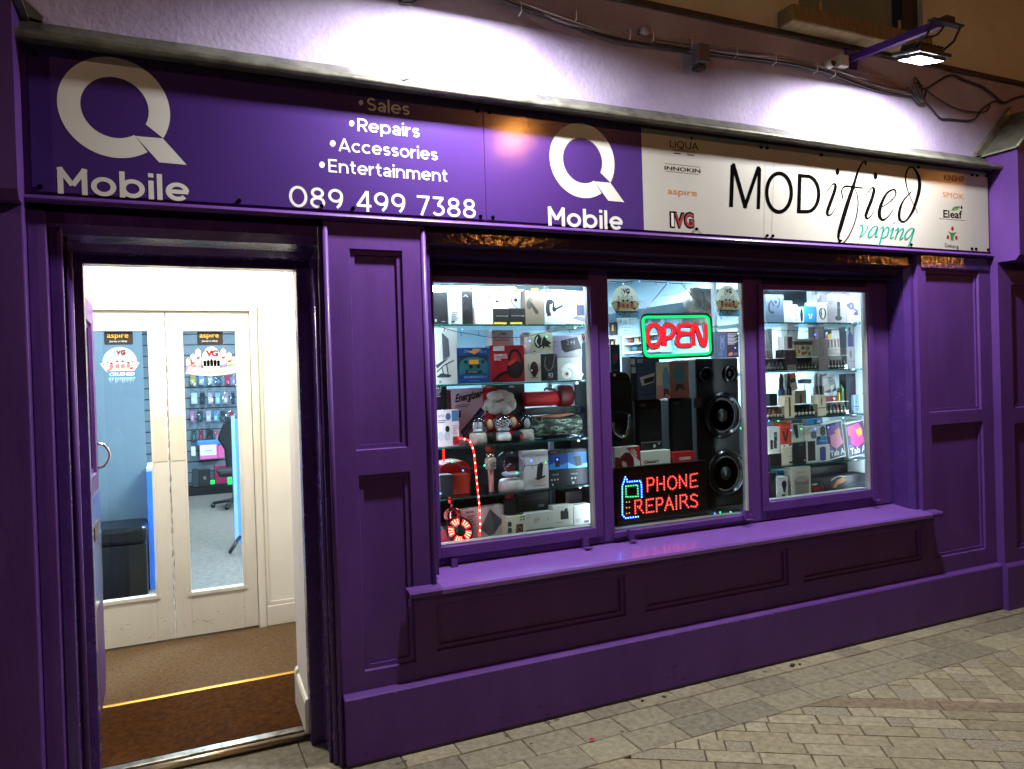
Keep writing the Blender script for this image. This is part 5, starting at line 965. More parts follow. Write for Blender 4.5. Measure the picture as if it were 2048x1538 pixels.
for s, (xa, ya), (xb, yb) in ((-1, (600, 1540), (625, 1640)), (1, (860, 1530), (905, 1610))):
    A = px_(xa, ya); B = px_(xb, yb); mb = MB(); mb.tube([(bc[0] + s * .04, .38, A[1] + .02), (A[0], .345, A[1] - .01), (B[0] - s * .01, .325, B[1])], [.026, .026, .022], REDF, 12); mb.build('sleeve', pl)
for x, y in ((638, 155), (890, 130)): c = px_(x, y, .31, 2); mb = MB(); mb.ball((c[0], .315, c[1]), .019, M((206, 172, 130), .8, bump=.4, bscale=150, name='tan_mitten'), 2, (.8, .8, 1.4)); mb.build('mitten', pl)
for x, y, s in ((655, 275, -1), (935, 265, 1)):
    c = px_(x, y, .30, 2); mb = MB(); mb.tube([(bc[0] + s * .02, .38, sz + .035), (c[0], .33, sz + .033)], [.03, .026], REDF, 12); mb.build('trouser_leg', pl)
    mb = MB(); mb.ball((c[0], .305, sz + .028), .027, BLKF, 3, (1.1 if s > 0 else .95, 1, 1)); mb.build('boot', pl)
mb = MB(); c = px_(842, 270, .30, 2); mb.ball((c[0], .305, sz + .026), .016, FUR, 2, (.7, 1, 1.3), .05); mb.build('boot_cuff', pl)
mb = MB(); c = px_(968, 280, .28, 2); mb.box(c[0] - .008, c[0] + .008, .272, .276, sz + .012, sz + .036, C(180, 60, 60)); mb.build('tag', pl)
# snow globes
GLOBE = glass_mat('globe_glass', .03, (226, 226, 236), 1.7); PORC = M((176, 168, 160), .4, bump=.5, bscale=60, tint2=(120, 106, 100), mixscale=40, name='white_resin_base')
def globe(label, r, gx, gy, gr, bx0, by0, bx1, by1, Y, zb, inner, bm=PORC):
    cx, cz = at(*pp(r, gx, gy), Y); R = abs(at(*pp(r, gx + gr, gy), Y)[0] - cx); a, b, z0, z1 = pr(r, bx0, by0, bx1, by1, Y); z0 = zb + .001; bw = (b - a) / 2
    o = thing('snow_globe', label, 'snow globe', (cx, Y, z0)); mb = MB(); mb.lathe([(bw, 0), (bw * 1.03, (z1 - z0) * .25), (bw * .94, (z1 - z0) * .9), (bw * .8, z1 - z0), (0, z1 - z0)], (cx, Y, z0), bm, 'z', 28); mb.build('base', o)
    mb = MB(); cz = max(cz, z1 + R * .78); mb.ball((cx, Y, cz), R, GLOBE, 3); mb.build('globe', o); mb = MB(); inner(mb, cx, Y, cz, R); mb.build('scene', o); return o
def peng1(mb, x, y, z, R):
    for s in (-.3, .3): mb.ball((x + s * R, y, z - .15 * R), R * .36, M((226, 224, 220), .6, name='penguin_white'), 2, (.8, .7, 1.6)); mb.ball((x + s * R, y - .02 * R, z + .42 * R), R * .2, M((60, 30, 34), .6, name='penguin_head'), 2)
    mb.ball((x, y, z - .7 * R), R * .5, M((226, 224, 220), .6, name='penguin_white'), 2, (1.2, 1, .4))
def peng2(mb, x, y, z, R):
    mb.ball((x, y + .1 * R, z + .0 * R), R * .55, M((20, 22, 26), .5, name='penguin_black'), 2, (.85, .7, 1.3)); mb.ball((x + .05 * R, y - .2 * R, z - .2 * R), R * .46, M((226, 224, 220), .6, name='penguin_white'), 2, (.8, .6, 1.25)); mb.ball((x, y, z + .62 * R), R * .3, M((20, 22, 26), .5, name='penguin_black'), 2)
def lace(mb, x, y, z, R):
    for k in range(7): q = k * .9; mb.tube([(x + R * .75 * math.cos(q + t * .35), y + R * .5 * math.sin(q * 1.3 + t * .2), z + R * (-.6 + .11 * t)) for t in range(11)], R * .05, M((214, 206, 200), .3, metal=.6, name='silver_filigree'), 5)
    mb.ball((x, y, z - .55 * R), R * .55, M((196, 190, 186), .4, metal=.3, name='silver_snow'), 2, (1.2, 1, .4))
def village(mb, x, y, z, R):
    mb.ball((x, y, z - .72 * R), R * .62, M((226, 222, 222), .6, name='fake_snow'), 3, (1.05, 1, .32)); mb.box(x - .3 * R, x + .2 * R, y - .2 * R, y + .1 * R, z - .62 * R, z - .3 * R, C(170, 24, 34), .003); mb.prism([(x - .36 * R, z - .3 * R), (x + .26 * R, z - .3 * R), (x - .05 * R, z - .04 * R)], y - .22 * R, y + .12 * R, C(120, 20, 28)); mb.lathe([(.2 * R, 0), (.0, .6 * R)], (x + .42 * R, y + .1 * R, z - .55 * R), C(30, 70, 50), 'z', 10)
globe('snow globe with two white penguins on a round white base', 2, 505, 155, 88, 415, 240, 592, 348, .30, A3, peng1)
globe('snow globe with one black and white penguin beside the plush boots', 2, 1015, 120, 88, 935, 205, 1088, 315, .33, A3, peng2)
o = globe('silver filigree snow globe resting between the plush figure and its boots', 2, 772, 165, 98, 705, 235, 850, 275, .285, A3 + .012, lace, M((206, 200, 196), .35, bump=.4, bscale=60, name='silver_resin'))
globe('large glass snow globe with tiny red house on flower patterned base', 2, 858, 560, 145, 742, 730, 998, 835, .33, A4, village, M((180, 170, 170), .4, tint2=(160, 146, 146), mixscale=30, name='white_base'))
mb = MB(); b_ = bpy.data.objects['snow_globe.003']; q = ORG['snow_globe.003']
for k in range(7): an = -2.6 + k * .38; R = .0615; mb.lathe([(.008, 0), (.0, -.0006)], (q[0] + R * math.cos(an), q[1] + R * math.sin(an), q[2] + .022 + .006 * (k % 2)), C(150, 20, 36) if k % 2 else C(90, 60, 70), 'y', 8)
mb.build('flower_pattern', b_)
# lowest shelf
I('storage_tin', 'squat black canister beside the fallen light strip', 2, (106, 690, 246, 905), (28, 26, 32), [], zb=A4, Y=.30, d=.08)
I('gift_box', 'dull orange-red box on the lowest shelf behind the light strip', 2, (246, 682, 420, 900), (150, 50, 34), [], zb=A4, Y=.36, d=.08)
mb = MB(); a, b, z0, z1 = pr(2, 104, 550, 430, 690, .44); mb.prism(spline([(a, z0 - .04), (a, z0 + .02), (a + .02, z1 - .01), (a + .08, z1), (b - .02, z1 - .004), (b, z0 + .02), (b, z0 - .04)], 5), .44, .60, M((150, 16, 22), .35, bump=.3, bscale=30, var=.2, name='red_vinyl_bag')); mb.box(a + .02, b - .02, .46, .58, A4 + .001, z0 - .04, C(60, 14, 18)); tag(mb.build('gift_bag'), 'glossy red bag slumped at the back of the lowest shelf', 'bag')
mi = thing('karaoke_microphone', 'silver karaoke microphone with copper mesh head and pinkish handle', 'microphone', (at(*pp(2, 640, 600), .31)[0], .32, A4 + .001)); mx, mz = at(*pp(2, 638, 420), .32)
mb = MB(); mb.ball((mx, .32, mz + .005), .026, M((140, 54, 40), .35, metal=.7, bump=.6, bscale=500, name='copper_mesh'), 3); mb.build('head', mi); c0 = at(*pp(2, 640, 505), .32)[1]; c1 = at(*pp(2, 640, 625), .32)[1]
mb = MB(); mb.lathe([(.024, c1), (.028, c1 + .006), (.028, c0 - .008), (.022, c0)], (mx, .32, 0), M((190, 180, 166), .35, metal=.4, name='silver_body'), 'z', 24); mb.lathe([(.022, c0), (.02, c0 + .02)], (mx, .32, 0), CHROME, 'z', 20); mb.build('body', mi)
mb = MB(); mb.lathe([(.014, A4 + .002), (.012, A4 + .01), (.0155, c1)], (mx, .32, 0), M((190, 130, 128), .3, metal=.5, name='rose_handle'), 'z', 20); mb.build('handle', mi); mb = MB()
for k in range(4): mb.box(mx + .004 + .01 * (k % 2), mx + .01 + .01 * (k % 2), .2905, .2925, c1 + .012 + .016 * (k // 2), c1 + .02 + .016 * (k // 2), BLACK)
mb.build('buttons', mi)
I('phone_stand_box', 'white box with black phone charging stand in an open hand', 2, (992, 432, 1256, 804), (216, 208, 212), [('p', [(.56, .38), (.7, .32), (.8, .36), (.72, .74), (.5, .72)], (34, 34, 36)), ('p', [(.42, .72), (.86, .66), (.88, .7), (.56, .78)], (40, 40, 42)), ('p', [(.24, .78), (.5, .8), (.9, .7), (.98, .76), (.6, .9), (.3, .86)], (222, 206, 192)), ('t', .5, .14, .3, 'momax', TX), ('x', .34, .91, .88, 1, .03, TX)], zb=A4)
I('watch_box', 'black box with blue lit tracker picture beside the phone stand box', 2, (1258, 424, 1456, 784), (22, 24, 34), [('r', 0, .1, 1, .52, (16, 54, 120)), ('p', [(0, .40), (.3, .34), (.7, .42), (1, .36), (1, .52), (0, .52)], (40, 120, 190)), ('r', .34, .2, .6, .46, (18, 20, 30)), ('t', .1, .07, .36, 'canyon', (220, 120, 60), .02), ('t', .14, .68, .4, 'TRACKER', LG), ('e', .14, .8, .05, .025, LG), ('e', .3, .8, .05, .025, LG), ('e', .46, .8, .05, .025, LG), ('r', .14, .9, .22, .96, LG)], zb=A4)
I('watch_box', 'black box with pale blue watch picture nearest the mullion on the lowest shelf', 2, (1460, 416, 1668, 764), (22, 24, 34), [('r', 0, .08, .96, .52, (24, 90, 150)), ('p', [(0, .34), (.4, .46), (1, .40), (1, .52), (0, .52)], (110, 180, 220)), ('p', [(.3, .2), (.66, .18), (.72, .46), (.4, .48)], (18, 26, 36)), ('t', .14, .70, .34, 'WATCH', LG), ('e', .2, .8, .05, .025, LG), ('e', .36, .8, .05, .025, LG), ('r', .2, .9, .3, .96, LG)], zb=A4, Y=.285)
# bottom of the bay
MIRR = M((200, 90, 84), .08, metal=1., var=.05, name='red_lit_mirror_ball'); bx_, bz_ = at(*pp(2, 238, 1115), .36); mb = MB(); mb.ball((bx_, .36, bz_), .044, MIRR, 3); mb.tube([(bx_, .36, bz_ + .043), (bx_ - .003, .36, bz_ + .055)], .007, STEEL, 8); tag(mb.build('glass_bauble'), 'silver bauble coloured as lit red above the coiled light reel', 'bauble')  # silver ball; red light from the strip is put into its colour
mb = MB(); a, b, z0, z1 = pr(2, 120, 1200, 340, 1330, .34); mb.box(a, b, .31, .42, DZ + .001, bz_ - .043, C(34, 28, 30)); tag(mb.build('speaker_box'), 'low dark box carrying the silver bauble', 'box')
mb = MB(); a, b, z0, z1 = pr(2, 120, 1265, 330, 1440, .30); mb.box(a, b, .302, .308, DZ + .001, z1, C(196, 60, 74)); tag(mb.build('card_sheet'), 'pinkish red card sheet behind the light reel', 'card')
rl = thing('led_reel', 'black reel of glowing red light tape in the corner of the window', 'light reel', (at(*pp(2, 335, 1360), .28)[0], .28, DZ + .001)); rx, rz = at(*pp(2, 332, 1385), .28); RR_ = .07
mb = MB(); mb.lathe([(RR_, 0), (RR_, .006), (.02, .006), (.02, .0)], (rx, .262, DZ + .002 + RR_), M((30, 8, 10), .3, var=.1, name='dark_red_reel'), 'y', 32); mb.build('flange', rl)
REDLED = M((255, 90, 70), .5, em=16, var=0, name='red_led_glow'); REDTAPE = M((255, 20, 18), .5, em=9, var=0, name='red_tape_glow')
mb = MB(); zc = DZ + .002 + RR_
for s in range(5):
    for k in range(7):
        q = s * 1.2566 + .18 + k * .135; mb.add([(rx + ra * math.cos(qq), .2612, zc + ra * math.sin(qq)) for ra, qq in ((.032, q), (.032, q + .11), (.058, q + .11), (.058, q))], [(0, 1, 2, 3)], REDLED if k % 2 else REDTAPE)
mb.build('glowing_tape', rl); rl.rotation_euler = (math.radians(-26), 0, 0)
ls = thing('led_light_strip', 'glowing red light strip hanging down from the third shelf to the reel', 'light strip', (at(*pp(2, 480, 800), .262)[0], .262, DZ))
path = spline([(at(*pp(2, x, y), .262)[0], .252 + d, at(*pp(2, x, y), .262)[1]) for x, y, d in ((318, 302, .03), (380, 312, .0), (415, 336, -.002), (440, 400, -.003), (456, 460, -.003), (474, 640, -.003), (490, 800, -.003), (507, 960, -.003), (516, 1100, -.002), (521, 1220, -.002), (515, 1330, .0))], 7)
mb = MB(); mb.tube(path, .0031, REDTAPE, 6); mb.build('tape', ls); mb = MB(); acc = 0
for i in range(1, len(path)):
    acc += (Vector(path[i]) - Vector(path[i - 1])).length
    if acc > .03: acc = 0; mb.ball((path[i][0], path[i][1] - .003, path[i][2]), .0045, M((255, 150, 120), .5, em=14, var=0, name='red_diode'), 1, (.8, .6, 1.3))
mb.build('diodes', ls)
for x, y0, y1, l in ((148, 395, 545, 'short glowing red strip under the third shelf near the doorway'), (208, 905, 985, 'short glowing red strip under the lowest shelf above the bauble')):
    a, z0 = at(*pp(2, x, y1), .40); _, z1 = at(*pp(2, x, y0), .40); mb = MB(); mb.tube([(a, .40, z0), (a, .40, z1)], .004, REDTAPE, 6); tag(mb.build('led_light_strip'), l, 'light strip')
I('bluetooth_speaker_box', 'large white box with grey diamond shaped speaker', 2, (346, 1040, 800, 1410), (214, 196, 196), [('p', [(.42, .68), (.66, .08), (.96, .52), (.72, .92), (.6, .94)], (84, 84, 92)), ('p', [(.66, .08), (.72, .5), (.72, .92), (.6, .94), (.42, .68)], (104, 104, 112)), ('p', [(0, 0), (.34, 0), (.30, 1), (0, 1)], (214, 170, 176)), ('t', .1, .12, .18, 'hama', (60, 40, 44), .03), ('x', .12, .2, .3, 6, .06, (70, 48, 52))], zb=DZ, Y=.355, tilt=-2)
ac = I('action_camera_box', 'clear topped pack with cream card and small action camera', 2, (808, 1120, 1020, 1356), (222, 212, 190), [('e', .64, .66, .18, .2, (110, 70, 66)), ('r', .5, .38, .84, .9, (66, 42, 44)), ('e', .66, .62, .14, .15, (130, 90, 84)), ('e', .66, .62, .07, .08, (30, 22, 24)), ('r', .08, .24, .26, .44, DG), ('r', .08, .5, .26, .7, DG), ('r', .1, .76, .18, .84, DG), ('r', .2, .76, .28, .84, DG), ('r', .1, .9, .18, .97, DG), ('r', .7, .03, .78, .1, TX), ('r', .84, .03, .92, .1, TX), ('r', .7, .16, .78, .23, TX), ('r', .84, .16, .92, .23, TX), ('l', [(.5, .95), (.9, .9)], .04, BK)], zb=DZ, Y=.275)
mb = MB(); a, b, z0, z1 = pr(2, 796, 935, 985, 1118, .285); mb.box(a, b, .28, .32, z0, z1, CLEAR, .003); mb.box(a + .02, b - .03, .295, .315, z0 + .002, z1 - .012, DARKGREY, .01); mb.build('clear_lid', ac, origin=ORG[ac.name])
I('boxed_set', 'long white box with earbud outline on its front', 2, (1002, 1086, 1310, 1262), (206, 204, 196), [('e', .38, .46, .07, .18, (180, 176, 168)), ('e', .48, .42, .03, .1, (150, 146, 140)), ('r', .8, .36, .83, .56, (150, 146, 140)), ('x', .1, .2, .2, 1, .06, GR_)])
I('charger_box', 'flat shiny blue box under the long white earbud box', 2, (1030, 1266, 1340, 1332), (40, 110, 150), [('r', .0, .1, .2, .5, (100, 190, 220)), ('r', .4, .0, .7, .4, (80, 160, 200)), ('r', .2, .6, .9, .8, (20, 60, 90))], zb=DZ, Y=.285)
I('case_box', 'white box with dark navy earphone pouch on its front', 2, (1306, 1010, 1520, 1238), (216, 210, 198), [('r', .36, .28, .76, .66, (28, 30, 46)), ('p', [(.36, .3), (.44, .2), (.52, .3), (.58, .18), (.7, .14), (.74, .24), (.66, .28), (.76, .34)], (30, 32, 48)), ('x', .1, .76, .5, 1, .05, TX)])
I('case_box', 'white box with faint grey picture and barcode nearest the mullion', 2, (1524, 1000, 1700, 1216), (208, 204, 196), [('r', .36, .18, .72, .56, (190, 190, 186)), ('x', .1, .7, .4, 3, .06, GR_), ('r', .62, .8, .9, .92, (90, 90, 100))])
I('speaker_box', 'low black box supporting the pair of white boxes near the mullion', 2, (1338, 1236, 1735, 1300), (22, 22, 26), [], zb=DZ, Y=.275, d=.08)
I('car_speaker_box', 'black box with two small silver tweeters behind the clear pack', 2, (930, 880, 1262, 1085), (22, 18, 18), [('r', .1, .12, .8, .2, (60, 52, 50)), ('r', .1, .26, .8, .3, (46, 40, 38)), ('e', .67, .68, .08, .13, (190, 186, 180)), ('e', .67, .68, .05, .08, (60, 56, 54)), ('e', .83, .7, .06, .09, (190, 186, 180)), ('e', .83, .7, .03, .05, (60, 56, 54)), ('t', .64, .4, .2, 'VIBE', LG)], Y=.44, zb=DZ, d=.1)
I('speaker_box', 'dark brown box standing behind the pair of white boxes', 2, (1440, 858, 1690, 1100), (44, 30, 32), [('r', .0, .02, .14, .9, (84, 46, 52)), ('x', .2, .2, .8, 3, .1, (60, 44, 46))], Y=.42, zb=DZ, d=.1)
I('gift_tag', 'small red hanging tag between the shelves above the clear pack', 2, (802, 840, 884, 945), (150, 20, 34), [('r', .3, .1, .5, .9, (200, 80, 90))], Y=.30, d=.003)
# ------------------------------------------------------------------ middle bay: seen far wall of the shop
def onwall(name, label, cat, r, quad, m, d=.02, X=RX - .001, group=None):
    P_ = [atX(*pp(r, *q), X) for q in quad]; mb = MB(); mb.prism(P_, X - d, X, m, 'x'); return tag(mb.build(name), label, cat, group), P_
def wfill(mb, r, pts, m, X): mb.poly([(X, *atX(*pp(r, *q), X)) for q in pts], m)
o, _ = onwall('wall_sign', 'round pale grey wall sign with big VG letters behind the OPEN sign', 'sign', 3, [(470, 600)] + [(625 + 158 * math.cos(a), 470 - 160 * math.sin(a)) for a in [math.pi * (1 - i / 16) for i in range(17)]] + [(780, 600)], M((186, 206, 222), .6, var=.03, name='pale_sign'))
mb = MB(); GV = M((122, 106, 116), .5, name='mauve_letters')
for ch, x0, x1 in (('V', 480, 640), ('G', 590, 720)):
    v_, f_, gw = glyphs(ch, .05); X = RX - .0225; mb.add([(X, *atX(*pp(3, x0 + a / gw * (x1 - x0), 570 - 20 * a / gw - b * 250), X)) for a, b in v_], f_, GV)
mb.build('lettering', o)
o, _ = onwall('poster', 'dark brown framed poster on the far wall above the OPEN sign corner', 'poster', 3, [(990, 600), (990, 400), (1335, 366), (1335, 580)], M((64, 40, 40), .4, tint2=(110, 60, 44), mixscale=6, name='poster_print'))
mb = MB(); X = RX - .0225; wfill(mb, 3, [(1010, 410), (1010, 394), (1240, 374), (1240, 388)], C(214, 190, 180), X); wfill(mb, 3, [(1030, 470), (1080, 430), (1120, 470), (1080, 500)], C(200, 110, 70), X); wfill(mb, 3, [(1180, 560), (1240, 430), (1300, 560)], C(150, 110, 90), X); mb.build('picture', o)
o, _ = onwall('poster', 'small dark framed picture low on the far wall beside the round sticker', 'poster', 3, [(125, 715), (125, 545), (206, 536), (208, 704)], M((70, 46, 46), .4, var=.2, name='small_poster'))
mb = MB(); wfill(mb, 3, [(138, 660), (140, 590), (160, 588), (162, 658)], C(220, 170, 100), X); mb.build('picture', o)
o, _ = onwall('notice', 'white paper notice about buying tobacco products on the far wall', 'notice', 3, [(236, 712), (238, 598), (374, 590), (376, 704)], C(206, 222, 236), .003)
mb = MB(); X = RX - .0045
for k, t in enumerate(('TO PURCHASE', 'TOBACCO', 'PRODUCTS')):
    v_, f_, gw = glyphs(t, .01); x0, x1 = ((250, 368), (268, 352), (262, 360))[k]; mb.add([(X, *atX(*pp(3, x0 + a / gw * (x1 - x0), 632 + 36 * k - 6 * a / gw - b * 26), X)) for a, b in v_], f_, C(90, 96, 110))
mb.build('lettering', o)
mb = MB(); c0 = atX(*pp(3, 480, 290), 4.7); c1 = atX(*pp(3, 1100, 190), 4.7); c2 = atX(*pp(3, 780, 420), 4.7)
ys = [c0[0], c1[0]]; mb.prism([(4.949, c0[1] + .02), (4.60, c0[1] - .03), (4.56, c0[1] - .12), (4.949, c2[1] - .02)], 1.2, 5.8, M((112, 128, 140), .6, var=.06, name='grey_coving')); struct(mb.build('wall_cornice'))
du = thing('ventilation_duct', 'silver galvanised ventilation duct crossing below the shop ceiling', 'duct', (3.4, 1.3, 2.2)); GALV = M((168, 164, 158), .35, metal=.75, bump=.3, bscale=14, tint2=(112, 110, 104), mixscale=7, name='galvanised_steel')
d0 = at(*pp(3, 985, 290), 1.3); d1 = at(*pp(3, 1420, 265), 1.3); R = .085
mb = MB(); mb.tube([(d0[0] + .06, 1.3, d0[1]), (d1[0] + .9, 1.3, d0[1])], R, GALV, 24); mb.build('pipe', du)
mb = MB()
for k in range(3): x = d0[0] + .10 + .32 * k; mb.tube([(x, 1.3, d0[1]), (x + .02, 1.3, d0[1])], R + .006, GALV, 24)
mb.build('joint_band', du); mb = MB(); mb.tube([(d0[0] + .3, 1.3, d0[1] + R), (d0[0] + .3, 1.3, CZ)], .006, STEEL, 6); mb.build('hanger', du)
a, z = atZ(*pp(3, 585, 90), CZ); sd = thing('smoke_detector', 'white round smoke detector on the shop ceiling', 'smoke detector', (a, z, CZ)); mb = MB(); mb.lathe([(.11, -.0005), (.11, -.03), (.09, -.04)], (a, z, CZ), SHOP_WHITE, 'z', 24); mb.build('base', sd); mb = MB(); mb.lathe([(.08, -.041), (.06, -.075), (0, -.08)], (a, z, CZ), SHOP_WHITE, 'z', 24); mb.build('sensor', sd)
# wall shelf units with bottles
TEAL_GLOW = M((120, 214, 206), .5, var=.04, name='teal_glow_shelf_back')  # teal lighting of the shelves is put into the back's colour
def unit(label, r, x0, x1, ys_, where):
    X = RX - .02; ya, za = atX(*pp(r, x0, ys_[0]), X); yb, _ = atX(*pp(r, x1, ys_[0]), X); ya, yb = min(ya, yb), max(ya, yb); zs = [atX(*pp(r, (x0 + x1) / 2, y), X)[1] for y in ys_]
    o = thing('wall_shelves', label, 'shelving', (X, (ya + yb) / 2, zs[-1])); mb = MB(); mb.box(X + .0, RX - .0005, ya, yb, zs[-1] - .02, zs[0], TEAL_GLOW); mb.build('back_panel', o)
    mb = MB()
    for z in zs: mb.box(X - .12, X - .0005, ya + .021, yb - .021, z - .02, z, SHOP_WHITE)
    mb.build('shelf', o); mb = MB(); mb.box(X - .13, X - .0005, ya, ya + .02, zs[-1] - .03, zs[0] + .01, SHOP_WHITE); mb.box(X - .13, X - .0005, yb - .02, yb, zs[-1] - .03, zs[0] + .01, SHOP_WHITE); mb.build('side_panel', o)
    rb = random.Random(len(where)); n = 0
    for z in zs[1:]:
        y = ya + .06
        while y < yb - .05:
            n += 1; c = rb.choice(((40, 60, 70), (200, 210, 210), (190, 60, 70), (210, 170, 60), (60, 110, 160), (30, 36, 40), (90, 140, 90)))
            b = thing('liquid_bottle', f'small liquid bottle on the teal-lit coloured shelves {where}', 'bottle', (X - .06, y, z), f'bottles on the shelves {where}')
            m1 = MB(); m1.lathe([(.016, 0), (.017, .004), (.017, .055), (.008, .065)], (X - .06, y, z + .0005), C(*c), 'z', 10); m1.build('bottle_body', b); m1 = MB(); m1.lathe([(.009, .066), (.006, .095), (0, .097)], (X - .06, y, z), C(20, 24, 26) if n % 3 else C(226, 226, 226), 'z', 8); m1.build('cap', b); y += rb.choice((.042, .042, .048, .07))
unit('white wall shelves with teal-lit coloured back behind the OPEN sign', 3, 375, 842, (700, 790, 895), 'behind the OPEN sign')
unit('tall narrow wall shelves with teal-lit coloured back at the edge of the middle window', 3, 128, 306, (735, 845, 935, 1025, 1115), 'at the edge of the middle window')
# stickers on the middle pane
for (x0, y0, x1, y1), l in (((118, 120, 478, 600), 'round CRUSHED sticker on the middle pane nearer the doorway'), ((1352, 122, 1668, 575), 'round CRUSHED sticker on the middle pane above the COSMIC box')):
    mb = MB(); crushed(mb, sq(3, x0, y0, x1, y1, .1835), body=film(206, 208, 190), C=film, CREAM=film(214, 206, 180), WHT=film(230, 230, 222), PINK=film(226, 150, 140), CYAN=film(60, 130, 160), REDP=film(180, 40, 50)); mb.v = [(q[0], q[1] - .0002, q[2]) for q in mb.v]; tag(mb.build('window_sticker'), l, 'sticker', 'round stickers on the middle pane')
# neon OPEN sign
NY = .262
n3 = lambda x, y, Y=NY: (at(*pp(3, x, y), Y)[0], Y, at(*pp(3, x, y), Y)[1])
op = thing('neon_sign', 'glowing OPEN sign with red letters inside a green tube frame', 'sign', n3(900, 960)); NG = M((0, 255, 140), .5, em=1.15, var=0, name='green_neon'); NR = M((255, 36, 52), .5, em=1.25, var=0, name='red_neon'); px3 = n3(920, 700)[0] - n3(900, 700)[0]; pxm = px3 / 20
def rr(pts, r_, n=5):
    out = []
    for i in range(len(pts)):
        p, q, s = pts[i - 1], pts[i], pts[(i + 1) % len(pts)]; d1 = math.hypot(p[0] - q[0], p[1] - q[1]); d2 = math.hypot(s[0] - q[0], s[1] - q[1]); a = (q[0] + (p[0] - q[0]) * r_ / d1, q[1] + (p[1] - q[1]) * r_ / d1); b = (q[0] + (s[0] - q[0]) * r_ / d2, q[1] + (s[1] - q[1]) * r_ / d2)
        for k in range(n + 1): t = k / n; out.append(((1 - t) ** 2 * a[0] + 2 * t * (1 - t) * q[0] + t * t * b[0], (1 - t) ** 2 * a[1] + 2 * t * (1 - t) * q[1] + t * t * b[1]))
    return out
fr_ = rr([(506, 499), (1284, 490), (1310, 930), (538, 962)], 60)
mb = MB(); mb.tube([n3(*p) for p in fr_], 14 * pxm, NG, 10, True); mb.build('green_tube', op)
mb = MB(); mb.tube([n3(*p, Y=NY + .016) for p in rr([(496, 488), (1294, 478), (1320, 942), (528, 974)], 70)], 26 * pxm, M((6, 60, 24), .5, name='dark_green_backing'), 8, True); mb.build('frame_backing', op)
LT = [('O', ell(640, 718, 80, 132, 26), True), ('P', spline([(763, 842), (755, 700), (757, 625), (795, 592), (845, 594), (872, 635), (870, 690), (832, 736), (768, 745)]), False), ('E', spline([(1066, 590), (965, 592), (926, 632), (940, 680), (1005, 694)]) + [], False), ('N', spline([(1108, 838), (1096, 690), (1108, 600), (1130, 594), (1172, 700), (1212, 818), (1244, 818), (1250, 700), (1242, 582)], 4), False)]
mb = MB(); mk = MB()
for ch, pts, cl in LT + [('E', spline([(1064, 694), (990, 696), (938, 722), (912, 780), (934, 826), (980, 838), (1072, 832)]), False)]:
    mb.tube([n3(*p) for p in pts], 19 * pxm, NR, 10, cl); mk.tube([n3(p[0] - 4, p[1] + 4, NY + .017) for p in pts], 27 * pxm, M((90, 4, 14), .5, name='dark_red_backing'), 8, cl)
mb.build('red_lettering', op); mk.build('letter_backing', op)
mb = MB(); mb.box(n3(505, 700)[0], n3(1300, 700)[0], NY + .034, NY + .037, n3(900, 950)[2], n3(900, 500)[2], CLEAR); mb.build('clear_backing', op)
mb = MB(); mb.tube([n3(498, 455), n3(790, 105, .27), (n3(800, 90, .28)[0], .28, 2.14)], .0028, STEEL, 5); mb.tube([n3(1262, 445), n3(968, 108, .27), (n3(960, 90, .28)[0], .28, 2.14)], .0028, STEEL, 5); mb.build('hanging_cord', op)
# loudspeakers and boxes of the middle bay
SPK = M((7, 7, 8), .5, spec=.25, bump=.2, bscale=150, name='black_speaker_vinyl'); GRIL = M((11, 11, 12), .6, spec=.2, bump=.8, bscale=700, name='speaker_grille')
PZ = at(*pp(4, 600, 742), .31)[1]
mb = MB(); mb.box(2.05, 2.72, .30, .52, DZ + .001, PZ, M((24, 20, 22), .5, name='dark_block')); tag(mb.build('display_block'), 'dark block behind the glowing PHONE REPAIRS panel', 'block')
ps = thing('party_speaker', 'black party loudspeaker with silver V shaped trim at the edge of the middle window', 'speaker', (2.2, .45, PZ)); a0, z1 = at(*pp(3, 120, 1150), .36); a1, _ = at(*pp(3, 388, 1250), .36)
mb = MB(); mb.prism([(2.07, PZ + .001), (a1 - .01, PZ + .001), (a1, PZ + .06), (a1, z1 - .07), (a1 - .03, z1 - .01), (a1 - .05, z1), (2.07, z1 + .005)], .36, .56, SPK); mb.build('cabinet', ps, bevel=.008)
mb = MB(); w0 = at(*pp(4, 175, 330), .355); mb.lathe([(.085, 0), (.085, -.006), (.07, -.008), (.04, .002), (0, .004)], (w0[0] - .01, .358, w0[1]), GRIL, 'y', 28); mb.build('woofer', ps)
mb = MB(); mb.tube(spline([(at(*pp(4, x, y), .34)[0], .345, at(*pp(4, x, y), .34)[1]) for x, y in ((92, 290), (100, 380), (140, 420), (185, 440), (225, 420), (255, 340), (262, 200))], 5), .009, CHROME, 8); mb.build('trim', ps)
mb = MB(); tp = at(*pp(3, 175, 1170), .355); mb.ball((tp[0], .36, tp[1] - .006), .008, C(220, 190, 170), 2); mb.build('knob', ps)
I('speaker_box', 'tall box with red and blue nebula picture at the edge of the middle window', 3, (128, 822, 238, 1160), (30, 30, 48), [('p', [(.1, .3), (.6, .2), (.8, .6), (.3, .7)], (60, 50, 110)), ('e', .4, .5, .22, .14, (150, 50, 80)), ('e', .6, .4, .08, .06, (190, 90, 70)), ('e', .3, .62, .1, .06, (70, 90, 160)), ('x', .2, .86, .8, 2, .04, (110, 100, 140))], Y=.42, d=.1)
